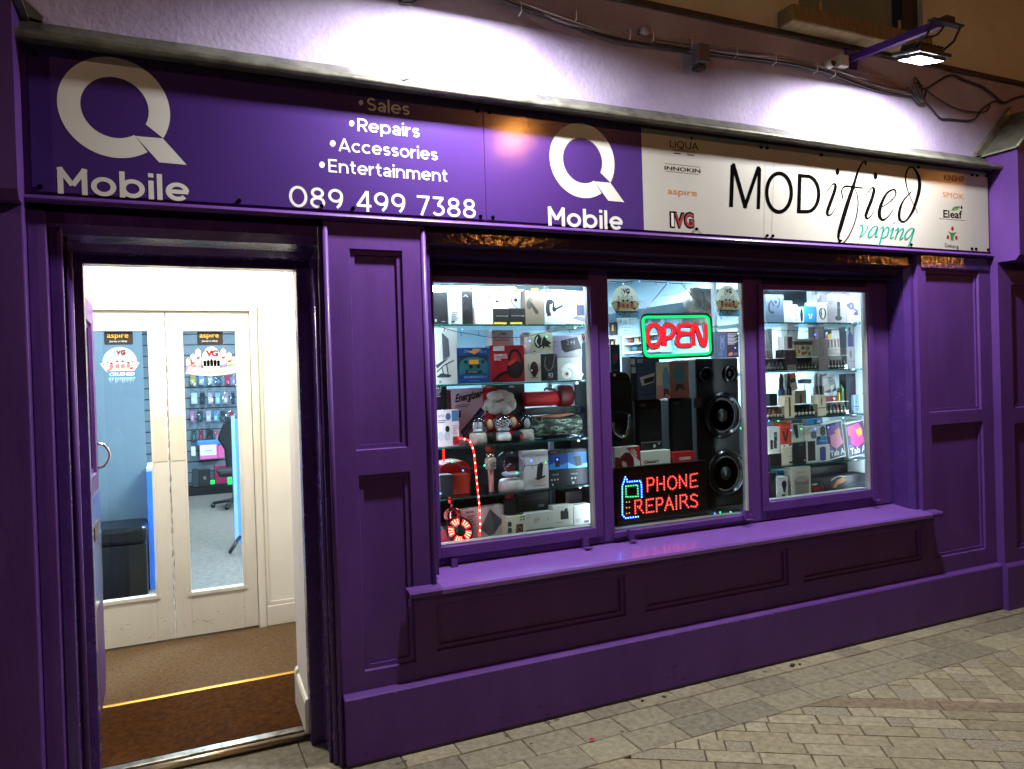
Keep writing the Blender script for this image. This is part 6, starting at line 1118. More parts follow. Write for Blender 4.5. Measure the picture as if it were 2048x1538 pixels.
for k, (x0, x1, y0, l) in enumerate(((335, 610, 50, 'tall black loudspeaker below the clock radio box'), (690, 935, 30, 'tall black loudspeaker below the pink rosette boxes'))):
    a, b, z0, z1 = pr(4, x0, y0, x1, 600, .40); o = thing('column_speaker', l, 'speaker', ((a + b) / 2, .5, PZ)); mb = MB(); mb.box(a, b, .40, .51, PZ + .001, z1, SPK, .012); mb.build('cabinet', o); mb = MB(); mb.box(a + .012, b - .012, .394, .3995, PZ + .02, z1 - .05, GRIL, .002); mb.build('grille', o)
    mb = MB(); mb.box(a + .02, a + .06, .3925, .3996, z1 - .038, z1 - .022, STEEL if k == 0 else DARKGREY); mb.build('badge', o)
ZC = max(ORG['column_speaker'][2], at(*pp(4, 470, 50), .40)[1])
I('clock_radio_box', 'slate blue box with white clock radio picture', 3, (438, 965, 705, 1345), (58, 72, 104), [('p', [(.1, .48), (.78, .38), (.72, .6), (.2, .68)], (206, 200, 198)), ('p', [(.28, .52), (.76, .45), (.7, .58), (.3, .63)], (30, 30, 38)), ('r', 0, .05, .26, .14, (150, 150, 150)), ('x', .14, .86, .76, 1, .05, (24, 30, 50)), ('x', .02, .2, .3, 1, .04, (30, 36, 56))], Y=.38, zb=ZC, d=.09)
I('clock_radio_box', 'narrow dark end of a box with white labels beside the slate blue box', 3, (366, 965, 437, 1345), (36, 38, 50), [('r', .02, .05, .7, .18, LG), ('r', .1, .24, .8, .38, LG), ('x', .2, .19, .8, 1, .05, GR_)], Y=.385, zb=ZC, d=.09)
ZC2 = at(*pp(4, 810, 30), .40)[1]
I('rosette_box', 'cream box half with blue oval and pink base beside the slate blue box', 3, (668, 1028, 822, 1338), (220, 204, 172), [('r', 0, .64, 1, 1, (224, 150, 140)), ('e', .72, .46, .28, .32, (110, 160, 196)), ('p', [(.5, .72), (.9, .74), (1, .94), (.72, .86), (.5, .98)], (80, 66, 84))], Y=.375, zb=ZC2, d=.06)
I('rosette_box', 'tan box with blue rosette picture in front of the speaker tower', 3, (824, 1018, 1050, 1338), (142, 104, 84), [('r', 0, .56, 1, 1, (156, 84, 74)), ('e', .5, .38, .29, .26, (70, 116, 132)), ('p', [(.34, .62), (.66, .62), (.8, .8), (.62, .78), (.5, .72), (.38, .8), (.24, .8)], (62, 48, 52))], Y=.375, zb=ZC2, d=.06)
tw = thing('tower_speaker', 'big glossy black loudspeaker tower with two large woofers', 'speaker', (2.85, .5, DZ)); a, b, z0, z1 = pr(3, 1065, 985, 1640, 1400, .42)
mb = MB(); mb.box(at(*pp(4, 985, 400), .42)[0], b, .42, .66, DZ + .001, z1, SPK, .01); mb.build('cabinet', tw)
for r, cx, cy, rad, nm in ((4, 1262, 215, 190, 'woofer'), (4, 1300, 835, 195, 'woofer'), (3, 1265, 1185, 72, 'tweeter'), (3, 1555, 1170, 78, 'tweeter')):
    c = at(*pp(r, cx, cy), .40); RR2 = abs(at(*pp(r, cx + rad, cy), .40)[0] - c[0]); mb = MB(); q = 2 if nm == 'woofer' else 1
    mb.lathe([(RR2 * 1.02, 0), (RR2 * 1.04, -.012), (RR2 * .97, -.024), (RR2 * .86, -.018), (RR2 * .82, -.004)], (c[0], .4195, c[1]), GLOSSBLACK, 'y', 36); o1 = mb.build(nm, tw)
    mb = MB(); mb.lathe([(RR2 * .815, -.004), (RR2 * .74, -.012), (RR2 * .66, -.002), (RR2 * .3, .004), (RR2 * .28, -.006), (0, -.012)], (c[0], .4195, c[1]), M((10, 9, 9), .4, spec=.3, var=.1, name='speaker_cone'), 'y', 36); mb.build('cone', o1)
mb = MB(); lb = at(*pp(4, 945, 30), .41); l2 = at(*pp(4, 1030, 130), .41); mb.box(lb[0], l2[0], .413, .4195, l2[1], lb[1], C(60, 20, 24), .002); mb.build('badge', tw)
ZT = z1 + .001
I('perfume_box', 'slate box with COSMIC lettering running up its front', 3, (1370, 668, 1502, 965), (64, 70, 100), [('s', [(.5, .9), (.3, .8), (.6, .7), (.4, .6)], .02, (110, 120, 150)), ('e', .4, .85, .22, .08, (84, 92, 124))], Y=.43, zb=ZT)
en = MB(); v_, f_, gw = glyphs('COSMIC', .02); fnc = lambda u, v: (at(*pp(3, 1470 - v * 72, 880 - u / gw * 160), .429)[0], .4285, at(*pp(3, 1470 - v * 72, 880 - u / gw * 160), .429)[1]); en.add([fnc(*q) for q in v_], f_, C(120, 130, 160)); en.build('lettering', bpy.data.objects['perfume_box'])
I('perfume_box', 'dark maroon box packed with white small print next to the COSMIC box', 3, (1504, 668, 1642, 965), (56, 32, 40), [('x', .05, .08, .95, 8, .055, (206, 196, 200)), ('p', [(.1, .84), (.4, .78), (.5, .9), (.1, .94)], (190, 110, 90)), ('x', .55, .82, .9, 2, .06, (150, 130, 136))], Y=.43, zb=ZT)
I('pet_box', 'white box with dark red horse heads and red corner banner', 4, (104, 548, 372, 772), (214, 208, 206), [('p', [(0, .44), (.2, .5), (.3, .62), (.26, .8), (.34, 1), (0, 1)], (124, 24, 34)), ('p', [(.22, .46), (.42, .26), (.6, .3), (.74, .56), (.76, 1), (.5, 1), (.44, .74), (.24, .62)], (110, 18, 30)), ('p', [(.46, .06), (1, 0), (1, .74)], (170, 26, 44))], Y=.315, zb=PZ)
en = MB()
for t, x, y, w in (('MODEL', 292, 575, 60), ('GZ-800B', 268, 585, 96)):
    v_, f_, gw = glyphs(t, .03); s_ = w / gw; fq = lambda u, v: (at(*pp(4, x + (u * .66 - v * -.75 * .9) * s_ , y + (u * .75 - v * .66 * .9) * s_), .3135)[0], .313, at(*pp(4, x + (u * .66 + v * .75 * .9) * s_, y + (u * .75 - v * .66 * .9) * s_), .3135)[1]); en.add([fq(*q) for q in v_], f_, C(236, 226, 226))
en.build('lettering', bpy.data.objects['pet_box'])
I('vape_box', 'long white box with Beecaro wording', 4, (384, 592, 694, 738), (206, 202, 194), [('t', .2, .82, .4, 'eecaro', (40, 36, 36), .02), ('e', .15, .72, .06, .13, (170, 30, 40)), ('e', .15, .72, .03, .07, (206, 202, 194))], Y=.315, zb=PZ)
I('charger_box', 'low black box with shiny spots standing behind the Beecaro box', 4, (384, 495, 606, 700), (18, 18, 20), [('e', .64, .2, .06, .08, LG), ('e', .86, .1, .04, .04, LG), ('r', 0, .0, 1, .04, (120, 120, 120))], Y=.38, zb=PZ, d=.02)
I('speaker_box', 'small red box marked ZQS4235', 4, (738, 602, 952, 712), (170, 24, 34), [('t', .22, .72, .58, 'ZQS4235', (222, 200, 190), .04)], Y=.315, zb=PZ)
# LED panel
LY = .268
lp = thing('led_sign', 'black panel with red PHONE REPAIRS and blue phone made of light dots', 'sign', (at(*pp(4, 590, 1380), LY)[0], LY, DZ)); n4 = lambda x, y, Y=LY: (at(*pp(4, x, y), Y)[0], Y, at(*pp(4, x, y), Y)[1])
P0 = [n4(*p) for p in ((118, 790), (1062, 702), (1060, 1290), (150, 1375))]
mb = MB(); a, b = P0[0][0] + .003, P0[1][0]; zt_ = (P0[0][2] + P0[1][2]) / 2; mb.box(a, b, LY, LY + .02, DZ + .002, zt_, M((26, 8, 12), .25, coat=.3, var=.1, name='dark_red_panel'), .002); mb.build('panel', lp)
mb = MB(); mb.box(a - .004, b + .004, LY - .003, LY + .024, zt_ + .0002, zt_ + .006, BLACK); mb.box(b + .0002, b + .006, LY - .003, LY + .024, DZ + .002, zt_, BLACK); mb.build('frame', lp)
def dots(paths, col, em, sp=27, nm='light_dots', halo=None):
    mb = MB(); m = M(col, .5, em=em, var=0, name='led_glow'); mh = M(halo, .5, em=.85, var=0, name='led_halo') if halo else None
    for P in paths:
        L = sum(math.hypot(P[i + 1][0] - P[i][0], P[i + 1][1] - P[i][1]) for i in range(len(P) - 1)); n = max(1, round(L / sp)); pos = [L * k / n for k in range(n + 1)]
        for t in pos:
            for i in range(len(P) - 1):
                d = math.hypot(P[i + 1][0] - P[i][0], P[i + 1][1] - P[i][1])
                if t <= d + 1e-6 or i == len(P) - 2: u = min(1, t / d); x = P[i][0] + (P[i + 1][0] - P[i][0]) * u; y = P[i][1] + (P[i + 1][1] - P[i][1]) * u; break
                t -= d
            q = n4(x, y); mb.ball((q[0], LY - .001, q[2]), .0032, m, 1)
        if mh: mb.stroke([(n4(*p)[0], n4(*p)[2]) for p in P], .013, mh, lambda u, v: (u, LY - .0006, v))
    mb.build(nm, lp)
dots([[(450, 1022), (448, 885), (500, 880), (520, 905), (506, 950), (456, 958)], [(555, 1012), (553, 875)], [(628, 1002), (624, 866)], [(582, 942), (604, 940)], ell(712, 930, 47, 68, 16) + [(759, 930)], [(792, 985), (788, 856), (824, 915), (862, 970), (860, 845)], [(976, 832), (905, 846), (907, 980), (980, 966)], [(932, 910), (960, 904)]], (255, 84, 74), 8, halo=(190, 8, 16))
dots([[(322, 1256), (318, 1122), (375, 1112), (390, 1145), (372, 1180), (346, 1184)], [(366, 1200), (406, 1248)], [(512, 1100), (438, 1112), (440, 1246), (517, 1236)], [(465, 1172), (494, 1168)], [(548, 1235), (546, 1098), (600, 1092), (614, 1125), (596, 1160), (572, 1164)], [(635, 1224), (678, 1082), (724, 1212)], [(664, 1166), (692, 1162)], [(757, 1210), (755, 1070)], [(800, 1202), (797, 1065), (855, 1058), (870, 1090), (850, 1125), (824, 1130)], [(850, 1142), (885, 1192)], [(976, 1068), (940, 1050), (908, 1075), (916, 1105), (965, 1125), (982, 1155), (960, 1186), (912, 1180)]], (255, 84, 74), 8, halo=(190, 8, 16))
dots([[(215, 870), (200, 915), (182, 970), (184, 1272), (215, 1306), (352, 1290)], [(230, 895), (238, 922), (375, 910), (386, 960), (388, 1082)]], (100, 160, 255), 16, nm='blue_dots', halo=(16, 60, 255))
dots([[(220, 968), (345, 955), (350, 1075), (222, 1082), (220, 968)]], (120, 255, 190), 3, nm='green_dots', halo=(0, 110, 50))
dots([[(228, 1136), (258, 1133)], [(228, 1196), (258, 1193)], [(228, 1256), (258, 1252)]], (255, 140, 70), 3, nm='key_dots')
# ------------------------------------------------------------------ bay beyond the loudspeakers
I('headset_box', 'slate blue box with two dark sports earhooks', 5, (146, 128, 386, 495), (74, 88, 106), [('s', [(.2, .3), (.16, .5), (.24, .62), (.44, .66)], .09, (26, 30, 38)), ('s', [(.2, .32), (.3, .22), (.38, .34), (.46, .42)], .06, (26, 30, 38)), ('s', [(.64, .1), (.76, .2), (.72, .38), (.6, .46)], .05, (26, 30, 38)), ('e', .54, .26, .08, .06, (26, 30, 38)), ('x', .2, .76, .9, 1, .04, (54, 64, 80))], zb=C1)
I('cable_box', 'narrow pale grey box beside the slate blue earhook box', 5, (388, 214, 500, 495), (196, 192, 194), [('x', .3, .42, .7, 1, .05, GR_), ('x', .3, .75, .9, 2, .08, (176, 172, 174)), ('l', [(.0, .08), (1, .07)], .01, W_)], zb=C1)
I('fitness_band_box', 'white box with sideways Fit wording and black band', 5, (505, 298, 655, 495), (222, 222, 220), [('e', .78, .52, .13, .44, (24, 24, 26)), ('e', .3, .8, .12, .1, (176, 176, 178)), ('l', [(0, .04), (1, .02)], .02, (180, 180, 180))], zb=C1)
en = MB(); v_, f_, gw = glyphs('Fit', .0); fnf = lambda u, v: (at(*pp(5, 528 + v * 66, 330 + u / gw * 92), .279)[0], .2788, at(*pp(5, 528 + v * 66, 330 + u / gw * 92), .279)[1]); en.add([fnf(*q) for q in v_], f_, C(40, 40, 44)); en.build('lettering', bpy.data.objects['fitness_band_box'])
I('earbud_box', 'bright sky blue box with white earbuds', 5, (658, 284, 818, 495), (60, 150, 200), [('s', [(.34, .52), (.42, .5), (.46, .6), (.46, .78)], .07, W_), ('s', [(.7, .52), (.62, .5), (.58, .6), (.58, .78)], .07, W_), ('x', .3, .1, .7, 1, .06, (40, 110, 160)), ('r', .96, 0, 1, 1, (40, 120, 170))], zb=C1)
I('small_box', 'little white box peeping out above the Fit box', 5, (506, 262, 574, 495), (220, 222, 222), [('x', .2, .06, .8, 1, .03, GR_)], Y=.37, zb=C1)
I('small_box', 'white box standing behind the sky blue earbud box', 5, (756, 228, 836, 495), (228, 228, 228), [], Y=.37, zb=C1)
I('fitness_band_box', 'white box with looped black wristband', 5, (832, 234, 968, 495), (214, 210, 206), [('s', [(.54, .3), (.3, .36), (.22, .56), (.4, .78), (.62, .8), (.8, .62), (.76, .38), (.54, .3)], .07, (34, 28, 32)), ('e', .55, .55, .13, .26, (238, 236, 230)), ('p', [(.3, .5), (.42, .34), (.46, .6), (.38, .74)], (34, 28, 32)), ('r', .84, .06, .92, .12, DG)], zb=C1)
I('phone_box', 'purple and white box behind the wristband box', 5, (838, 124, 966, 495), (216, 210, 226), [('r', .22, .06, 1, .30, (118, 96, 220)), ('r', .22, .16, .52, .30, (226, 220, 240)), ('e', .34, .22, .06, .02, (60, 50, 90))], Y=.37, zb=C1)
I('cordless_phone_box', 'grey box with black cordless phone standing in its base', 5, (970, 124, 1216, 495), (164, 156, 162), [('r', .52, .28, .68, .76, (26, 24, 28)), ('e', .6, .30, .08, .04, (26, 24, 28)), ('e', .58, .84, .19, .09, (30, 28, 32)), ('r', .56, .42, .64, .52, (80, 78, 84)), ('e', .12, .10, .07, .05, (110, 104, 110)), ('e', .12, .10, .05, .035, (164, 156, 162)), ('x', .04, .24, .34, 2, .07, (140, 132, 140))], zb=C1)
I('fan_box', 'lilac grey box with dark blue desk fan picture', 5, (1220, 120, 1398, 492), (160, 152, 172), [('e', .36, .42, .24, .13, (74, 76, 112)), ('e', .14, .40, .1, .06, (60, 60, 90)), ('s', [(.5, .5), (.7, .56), (.86, .6)], .05, (60, 62, 96)), ('p', [(.62, .62), (.84, .6), (.88, .74), (.5, .74)], (60, 62, 96)), ('e', .36, .42, .1, .06, (110, 112, 150)), ('r', .0, .0, .3, .04, (190, 60, 80)), ('x', .4, .12, .9, 1, .05, (130, 122, 140)), ('x', .1, .9, .7, 1, .04, (130, 122, 140))], zb=C1)
# its second shelf
def bottle(name, label, r, x0, y0, x1, y1, col, cap, Y, zb, capf=.3, m=None):
    a, b, z0, z1 = pr(r, x0, y0, x1, y1, Y); z0 = zb + .001; R = (b - a) / 2; H = z1 - z0; o = thing(name, label, 'bottle', ((a + b) / 2, Y, z0)); mb = MB(); mb.lathe([(R * .9, 0), (R, H * .03), (R, H * (1 - capf) - H * .05), (R * .6, H * (1 - capf))], ((a + b) / 2, Y, z0), m or C(*col, .25), 'z', 18); mb.build('bottle_body', o)
    mb = MB(); mb.lathe([(R * .7, H * (1 - capf)), (R * .62, H * .88), (R * .2, H), (0, H)], ((a + b) / 2, Y, z0), C(*cap), 'z', 14); mb.build('cap', o); return o
def tray(label, r, rect, Y, zb, cols, back=(60, 44, 44), hf=.8):
    a, b, z0, z1 = pr(r, *rect, Y); z0 = zb + .001; o = thing('bottle_tray', label, 'display tray', ((a + b) / 2, Y, z0)); mb = MB(); mb.box(a, b, Y + .045, Y + .05, z0, z1, C(*back)); mb.box(a, b, Y, Y + .0448, z0, z0 + .004, C(*back)); mb.build('tray', o); mb = MB(); mb.box(a, b, Y - .003, Y - .0005, z0, z0 + (z1 - z0) * .3, CLEAR); mb.box(a - .002, b + .002, Y - .003, Y + .05, z1 + .0005, z1 + .003, C(214, 214, 210)); mb.build('cover', o)
    n = len(cols); w = (b - a) / n
    for k, c in enumerate(cols):
        x = a + w * (k + .5); R = w * .42; H = (z1 - z0) * hf; mb = MB(); mb.lathe([(R, .005), (R, H * .6), (R * .5, H * .68), (R * .45, H * .95), (0, H)], (x, Y + .022, z0), C(*c, .3), 'z', 12); mb.box(x - R * .8, x + R * .8, Y + .021 - R, Y + .022 - R * .98, z0 + .012, z0 + H * .42, C(206, 196, 176)); mb.build('bottle', o)
    return o
I('leaning_card', 'tall white card leaning at the mullion end of the second vape shelf', 5, (135, 590, 232, 1130), (222, 218, 216), [('p', [(.3, 0), (1, .6), (1, 0)], (150, 170, 184)), ('l', [(.2, .1), (.3, .7)], .01, GR_)], Y=.40, zb=C2)
tray('tan slatted tray of small bottles at the mullion end of the second vape shelf', 5, (142, 800, 282, 1128), .36, C2, [(120, 100, 90)] * 4, (150, 134, 116))
tray('low clear tray of dark liquid boxes at the mullion end of the second vape shelf', 5, (146, 985, 402, 1155), .285, C2, [(70, 72, 74), (84, 86, 84), (74, 60, 90), (60, 64, 84), (90, 90, 92)], (96, 92, 90), .75)
I('vape_box', 'near-black tall box with faint red device and printed label', 5, (404, 868, 552, 1140), (36, 22, 26), [('r', .44, .26, .54, .54, (90, 40, 40)), ('r', .18, .72, .96, .99, (150, 132, 124)), ('x', .24, .76, .9, 4, .05, (110, 96, 92)), ('l', [(0, .02), (1, .0)], .012, (110, 100, 100))], zb=C2)
I('vape_box', 'narrow dark side box beside the near-black device box', 5, (362, 866, 402, 1140), (24, 22, 30), [], Y=.30, zb=C2)
I('vape_box', 'white box with brown panel standing on the near-black box', 5, (388, 682, 502, 862), (214, 206, 200), [('r', .40, .04, .98, .94, (92, 54, 56)), ('r', .56, .14, .8, .84, (64, 30, 34))])
I('vape_box', 'floral box with orange, green and cream fruit pattern', 5, (515, 800, 770, 960), (196, 184, 150), [('e', .1, .2, .1, .16, (210, 150, 70)), ('p', [(.44, .1), (.6, .2), (.5, .42), (.38, .3)], (84, 74, 50)), ('e', .74, .3, .1, .2, (120, 130, 80)), ('p', [(.24, .4), (.36, .5), (.3, .74), (.2, .6)], (150, 80, 50)), ('e', .5, .72, .1, .16, (150, 60, 50)), ('e', .82, .74, .09, .18, (90, 110, 60)), ('e', .12, .76, .1, .16, (200, 150, 60)), ('p', [(.62, .5), (.72, .56), (.66, .8), (.58, .7)], (70, 74, 50)), ('e', .33, .2, .07, .12, (224, 214, 180))], Y=.33)
I('vape_box', 'taupe case with scalloped white top standing on the floral box', 5, (520, 742, 782, 798), (112, 96, 96), [('r', 0, 0, 1, .2, W_)], Y=.34)
mb = MB(); a, b, z0, z1 = pr(5, 516, 715, 782, 742, .345); mb.prism([(a, z0)] + [q for k in range(5) for q in ((a + (b - a) * (k + .0) / 5, z0 + .006), (a + (b - a) * (k + .5) / 5, z1), (a + (b - a) * (k + 1) / 5, z0 + .006))] + [(b, z0)], .345, .39, C(236, 238, 236)); tag(mb.build('scalloped_tray'), 'white zigzag edged tray on the taupe case', 'tray')
tray('dark brown display tray of liquid bottles below the floral box', 5, (584, 968, 842, 1130), .285, C2, [(70, 44, 42)] * 6, (70, 52, 48), .7)
I('vape_box', 'maroon box high at the back of the second vape shelf', 5, (806, 558, 932, 1110), (66, 30, 42), [('r', .02, .05, .36, .44, (150, 120, 160)), ('x', .5, .2, .9, 2, .04, (90, 50, 60))], Y=.40, zb=C2)
I('vape_box', 'tall taupe box in the middle of the second vape shelf', 5, (852, 722, 982, 1122), (122, 106, 100), [('s', [(.5, .35), (.46, .5), (.52, .7)], .03, (96, 78, 76)), ('x', .2, .6, .7, 1, .04, (140, 124, 118))], Y=.29, zb=C2)
I('toy_pack', 'bright pink, yellow and black pack behind the taupe box', 5, (936, 592, 1030, 1110), (40, 34, 38), [('e', .3, .18, .22, .06, (230, 90, 130)), ('p', [(.4, .14), (1, .1), (1, .24), (.5, .22)], (236, 190, 60)), ('e', .2, .12, .1, .03, W_)], Y=.41, zb=C2)
I('vape_pen_card', 'pale card holding four brown vape pens', 5, (944, 716, 1142, 945), (176, 164, 154), [('r', .18, .1, .28, .56, (90, 50, 46)), ('r', .4, .1, .5, .56, (90, 50, 46)), ('r', .62, .1, .72, .56, (90, 50, 46)), ('r', .84, .1, .92, .56, (90, 50, 46)), ('x', .1, .66, .96, 4, .08, (130, 118, 108)), ('r', 0, 0, 1, .05, (210, 200, 192))], Y=.32, tilt=-3)
tray('dark brown tray of liquid bottles below the vape pen card', 5, (992, 945, 1240, 1110), .285, C2, [(74, 50, 46)] * 6, (80, 62, 58), .72)
I('phone_box', 'tall white box at the back behind the vape pen card', 5, (1030, 600, 1212, 1108), (214, 214, 214), [('r', .8, .36, .84, .4, (160, 140, 140)), ('r', .64, .6, .96, .68, (196, 150, 100))], Y=.42, zb=C2)
I('phone_box', 'grey box with dark blue phone high beside the side panel', 5, (1222, 540, 1362, 840), (136, 140, 150), [('r', .12, .4, .6, .94, (52, 56, 92)), ('r', .2, .3, .5, .42, (52, 56, 92)), ('l', [(.66, .04), (.62, .96)], .02, (60, 66, 80)), ('r', .2, .1, .4, .28, (40, 60, 56))], Y=.36)
I('vape_box', 'grey box with slim device below the dark blue phone box', 5, (1228, 842, 1372, 1110), (150, 150, 150), [('e', .36, .3, .1, .2, (110, 100, 100)), ('x', .1, .64, .9, 1, .04, (90, 90, 96))], Y=.36, zb=C2)
I('vape_box', 'slanted white box at the back above the near-black box', 5, (414, 556, 566, 800), (224, 222, 216), [('e', .6, .3, .2, .1, (206, 202, 194)), ('x', .3, .08, .8, 1, .04, GR_)], Y=.42, tilt=8)
# third shelf
bottle('liquid_bottle', 'dark blue bottle with black pointed cap on the third vape shelf', 5, 316, 1180, 386, 1470, (36, 60, 96), (20, 24, 30), .36, C3, .34)
bottle('liquid_bottle', 'white bottle with printed label between two dark ones', 5, 386, 1182, 436, 1470, (206, 202, 190), (214, 214, 206), .37, C3, .3)
bottle('liquid_bottle', 'slim black bottle beside the orange topped pack', 5, 424, 1178, 478, 1470, (24, 20, 26), (14, 14, 16), .355, C3, .3)
I('pouch_pack', 'slanted cream pack with orange top and dark device', 5, (486, 1190, 576, 1420), (216, 198, 170), [('r', 0, 0, 1, .3, (232, 100, 40)), ('r', .1, .3, .8, .54, (50, 44, 48)), ('x', .2, .7, .8, 2, .08, (180, 150, 130))], Y=.36, tilt=-12)
mb = MB(); a, b, z0, z1 = pr(5, 600, 1256, 756, 1322, .42); mb.prism([(a, z0 + .002), (a, z1 - .004), (a + .03, z1), (b - .02, z1 - .002), (b, z1 - .003), (b, z0 + .004), (b - .02, z0), (b - .05, z0 + .004)], .42, .44, M((28, 36, 54), .5, name='navy_device')); mb.tube([((a + b) / 2, .43, C3), ((a + b) / 2, .43, z0 + .003)], .003, STEEL, 6); tag(mb.build('vape_device'), 'dark navy device held on a clear stand above the purple tray', 'device')
for k, x in enumerate((790, 850)): bottle('liquid_bottle', ('grey bottle of a pair with pointed caps, touching the slanted packs', 'grey bottle of a pair with pointed caps, nearer the slim pen box')[1 - k], 5, x, 1180, x + 58, 1470, (96, 90, 96), (150, 150, 154), .35, C3, .3)
I('vape_box', 'slanted grey and white packs leaning behind the grey bottles', 5, (916, 1206, 1010, 1430), (170, 166, 160), [('r', 0, 0, 1, .1, (60, 60, 64)), ('x', .1, .3, .9, 3, .12, (210, 206, 200))], Y=.40, tilt=-16)
I('vape_box', 'second slanted grey pack nearer the green stick', 5, (1010, 1256, 1096, 1440), (140, 140, 138), [('r', .1, .5, .9, .8, (200, 198, 192)), ('x', .1, .1, .9, 2, .1, (90, 90, 92))], Y=.41, tilt=-14)
bottle('liquid_bottle', 'green bottle with yellow neck on the third vape shelf', 5, 1132, 1330, 1180, 1490, (70, 110, 50), (90, 130, 60), .37, C3, .1)
bottle('liquid_bottle', 'small yellow bottle beside the tall green one', 5, 1096, 1360, 1128, 1490, (200, 160, 50), (30, 40, 30), .36, C3, .2)
I('vape_box', 'tall dark box at the side panel end of the third vape shelf', 5, (1220, 1188, 1368, 1560), (34, 36, 46), [('x', .2, .1, .9, 2, .05, (60, 62, 74)), ('r', .56, .54, 1, .78, (170, 180, 200)), ('x', .6, .57, .96, 4, .05, (110, 120, 140))], Y=.36, zb=C3)
tray('tray of orange and white bottles at the mullion end of the third vape shelf', 6, (168, 155, 392, 325), .285, C3, [(120, 60, 50), (90, 70, 70), (150, 90, 50), (110, 50, 50), (80, 60, 60)], (90, 74, 70), .85)
I('vape_pen_box', 'beige box with tall brown pen beside the purple tray', 6, (396, 10, 526, 310), (206, 186, 156), [('r', .42, .08, .62, .94, (92, 42, 34)), ('e', .52, .1, .1, .05, (92, 42, 34)), ('x', .06, .2, .3, 2, .05, (170, 150, 120))], Y=.29, zb=C3)
tray('purple tray of black capped bottles with cream labels', 6, (532, 125, 824, 300), .285, C3, [(26, 22, 30)] * 6, (70, 50, 96), .9)
I('vape_pen_box', 'beige box with slim dark pen over plain lower half', 6, (842, 0, 952, 275), (200, 180, 152), [('e', .46, .3, .07, .22, (40, 24, 26)), ('r', 0, .60, 1, .64, (70, 52, 46)), ('x', .66, .1, .9, 2, .06, (150, 130, 110))], Y=.29, zb=C3)
tray('black tray of mixed small bottles near the side panel', 6, (956, 95, 1250, 275), .285, C3, [(60, 56, 56), (90, 84, 84), (60, 110, 120), (190, 90, 90), (50, 44, 44), (90, 110, 80)], (44, 34, 36), .85)
I('vape_box', 'red wedge topped pack behind the black tray of mixed bottles', 6, (1040, 10, 1136, 260), (150, 30, 36), [('p', [(.0, .1), (1, .0), (.8, .2), (.2, .24)], (210, 190, 180))], Y=.40, zb=C3)
I('vape_box', 'pale blue lit box at the side panel end behind the mixed bottles', 6, (1322, 0, 1402, 252), (160, 190, 226), [('r', .3, .0, .5, .5, (120, 150, 200)), ('r', 0, .62, .8, .66, (50, 56, 80)), ('x', .1, .74, .9, 3, .07, (110, 140, 200))], Y=.34, zb=C3)
I('vape_box', 'pale grey box behind the dark tall box foot on the third vape shelf', 6, (1200, 0, 1318, 255), (176, 172, 160), [], Y=.44, zb=C3)
I('vape_box', 'black pair of small boxes behind the orange bottle tray', 6, (196, -20, 300, 180), (26, 28, 28), [('l', [(.5, 0), (.5, 1)], .02, (60, 60, 60))], Y=.40, zb=C3)
I('vape_box', 'beige box with faint bottle picture behind the purple tray', 6, (534, -60, 690, 120), (196, 178, 152), [('e', .5, .4, .1, .3, (110, 90, 90)), ('x', .1, .8, .9, 1, .06, (160, 140, 120))], Y=.40, zb=C3)
# lowest shelf
I('phone_box', 'white box with two black button phones', 6, (176, 425, 336, 790), (206, 202, 190), [('r', .5, .2, .74, .52, (26, 26, 28)), ('r', .54, .26, .7, .38, (120, 130, 140)), ('r', .16, .48, .38, .82, (26, 26, 28)), ('r', .44, .5, .7, .8, (60, 60, 64)), ('l', [(.2, .1), (.2, .48)], .012, DG), ('r', .86, .88, .92, .92, DG)], Y=.29)
I('speaker_box', 'dark box beneath the two button phones box', 6, (198, 786, 356, 988), (30, 24, 26), [('s', [(.3, .3), (.5, .4), (.4, .6)], .04, (70, 66, 66)), ('x', .2, .1, .8, 1, .05, (60, 52, 50))], Y=.285, zb=C4)
I('phone_box', 'orange red box with black flip phone and hanging strip', 6, (342, 350, 480, 660), (216, 66, 34), [('s', [(.26, .42), (.46, .84), (.7, .36)], .09, (36, 26, 28)), ('r', .04, .08, .9, .12, (160, 40, 26)), ('r', 0, .23, 1, .26, (240, 120, 90))], Y=.29)
I('cable_box', 'cream box with barcode beneath the orange red box', 6, (360, 660, 515, 970), (206, 194, 166), [('r', .0, .0, .9, .14, (226, 224, 214)), ('r', .14, .04, .3, .1, DG), ('r', .62, .0, .84, .08, DG), ('x', .5, .56, .9, 2, .04, (150, 140, 120)), ('r', .6, .84, .96, .94, (50, 46, 44))], Y=.285, zb=C4)
I('phone_box', 'pale green box with tilted dark green handset', 6, (492, 385, 640, 638), (186, 196, 180), [('p', [(.1, .08), (.52, .0), (.6, .74), (.36, .78)], (24, 34, 36)), ('r', .1, .0, .9, .06, (140, 150, 136)), ('l', [(0, .96), (1, .94)], .02, (150, 160, 140))], Y=.29)
I('vape_box', 'plain black box with small emblem on the lowest vape shelf', 6, (492, 636, 686, 968), (22, 20, 20), [('r', .48, .1, .8, .14, (120, 116, 112)), ('p', [(.4, .2), (.74, .2), (.66, .5), (.5, .5)], (36, 34, 34)), ('r', .84, .82, .92, .9, LG)], Y=.285, zb=C4)
I('smart_speaker_box', 'wide white box with round grey fabric speaker', 6, (642, 420, 868, 606), (206, 200, 184), [('p', [(.46, .44), (.78, .42), (.8, .76), (.7, .9), (.54, .9), (.46, .76)], (90, 88, 96)), ('e', .62, .46, .16, .1, (110, 106, 116)), ('s', [(.1, .3), (.3, .2), (.5, .0)], .04, (96, 50, 40)), ('r', .0, .0, .1, 1, (176, 172, 156))], Y=.29)
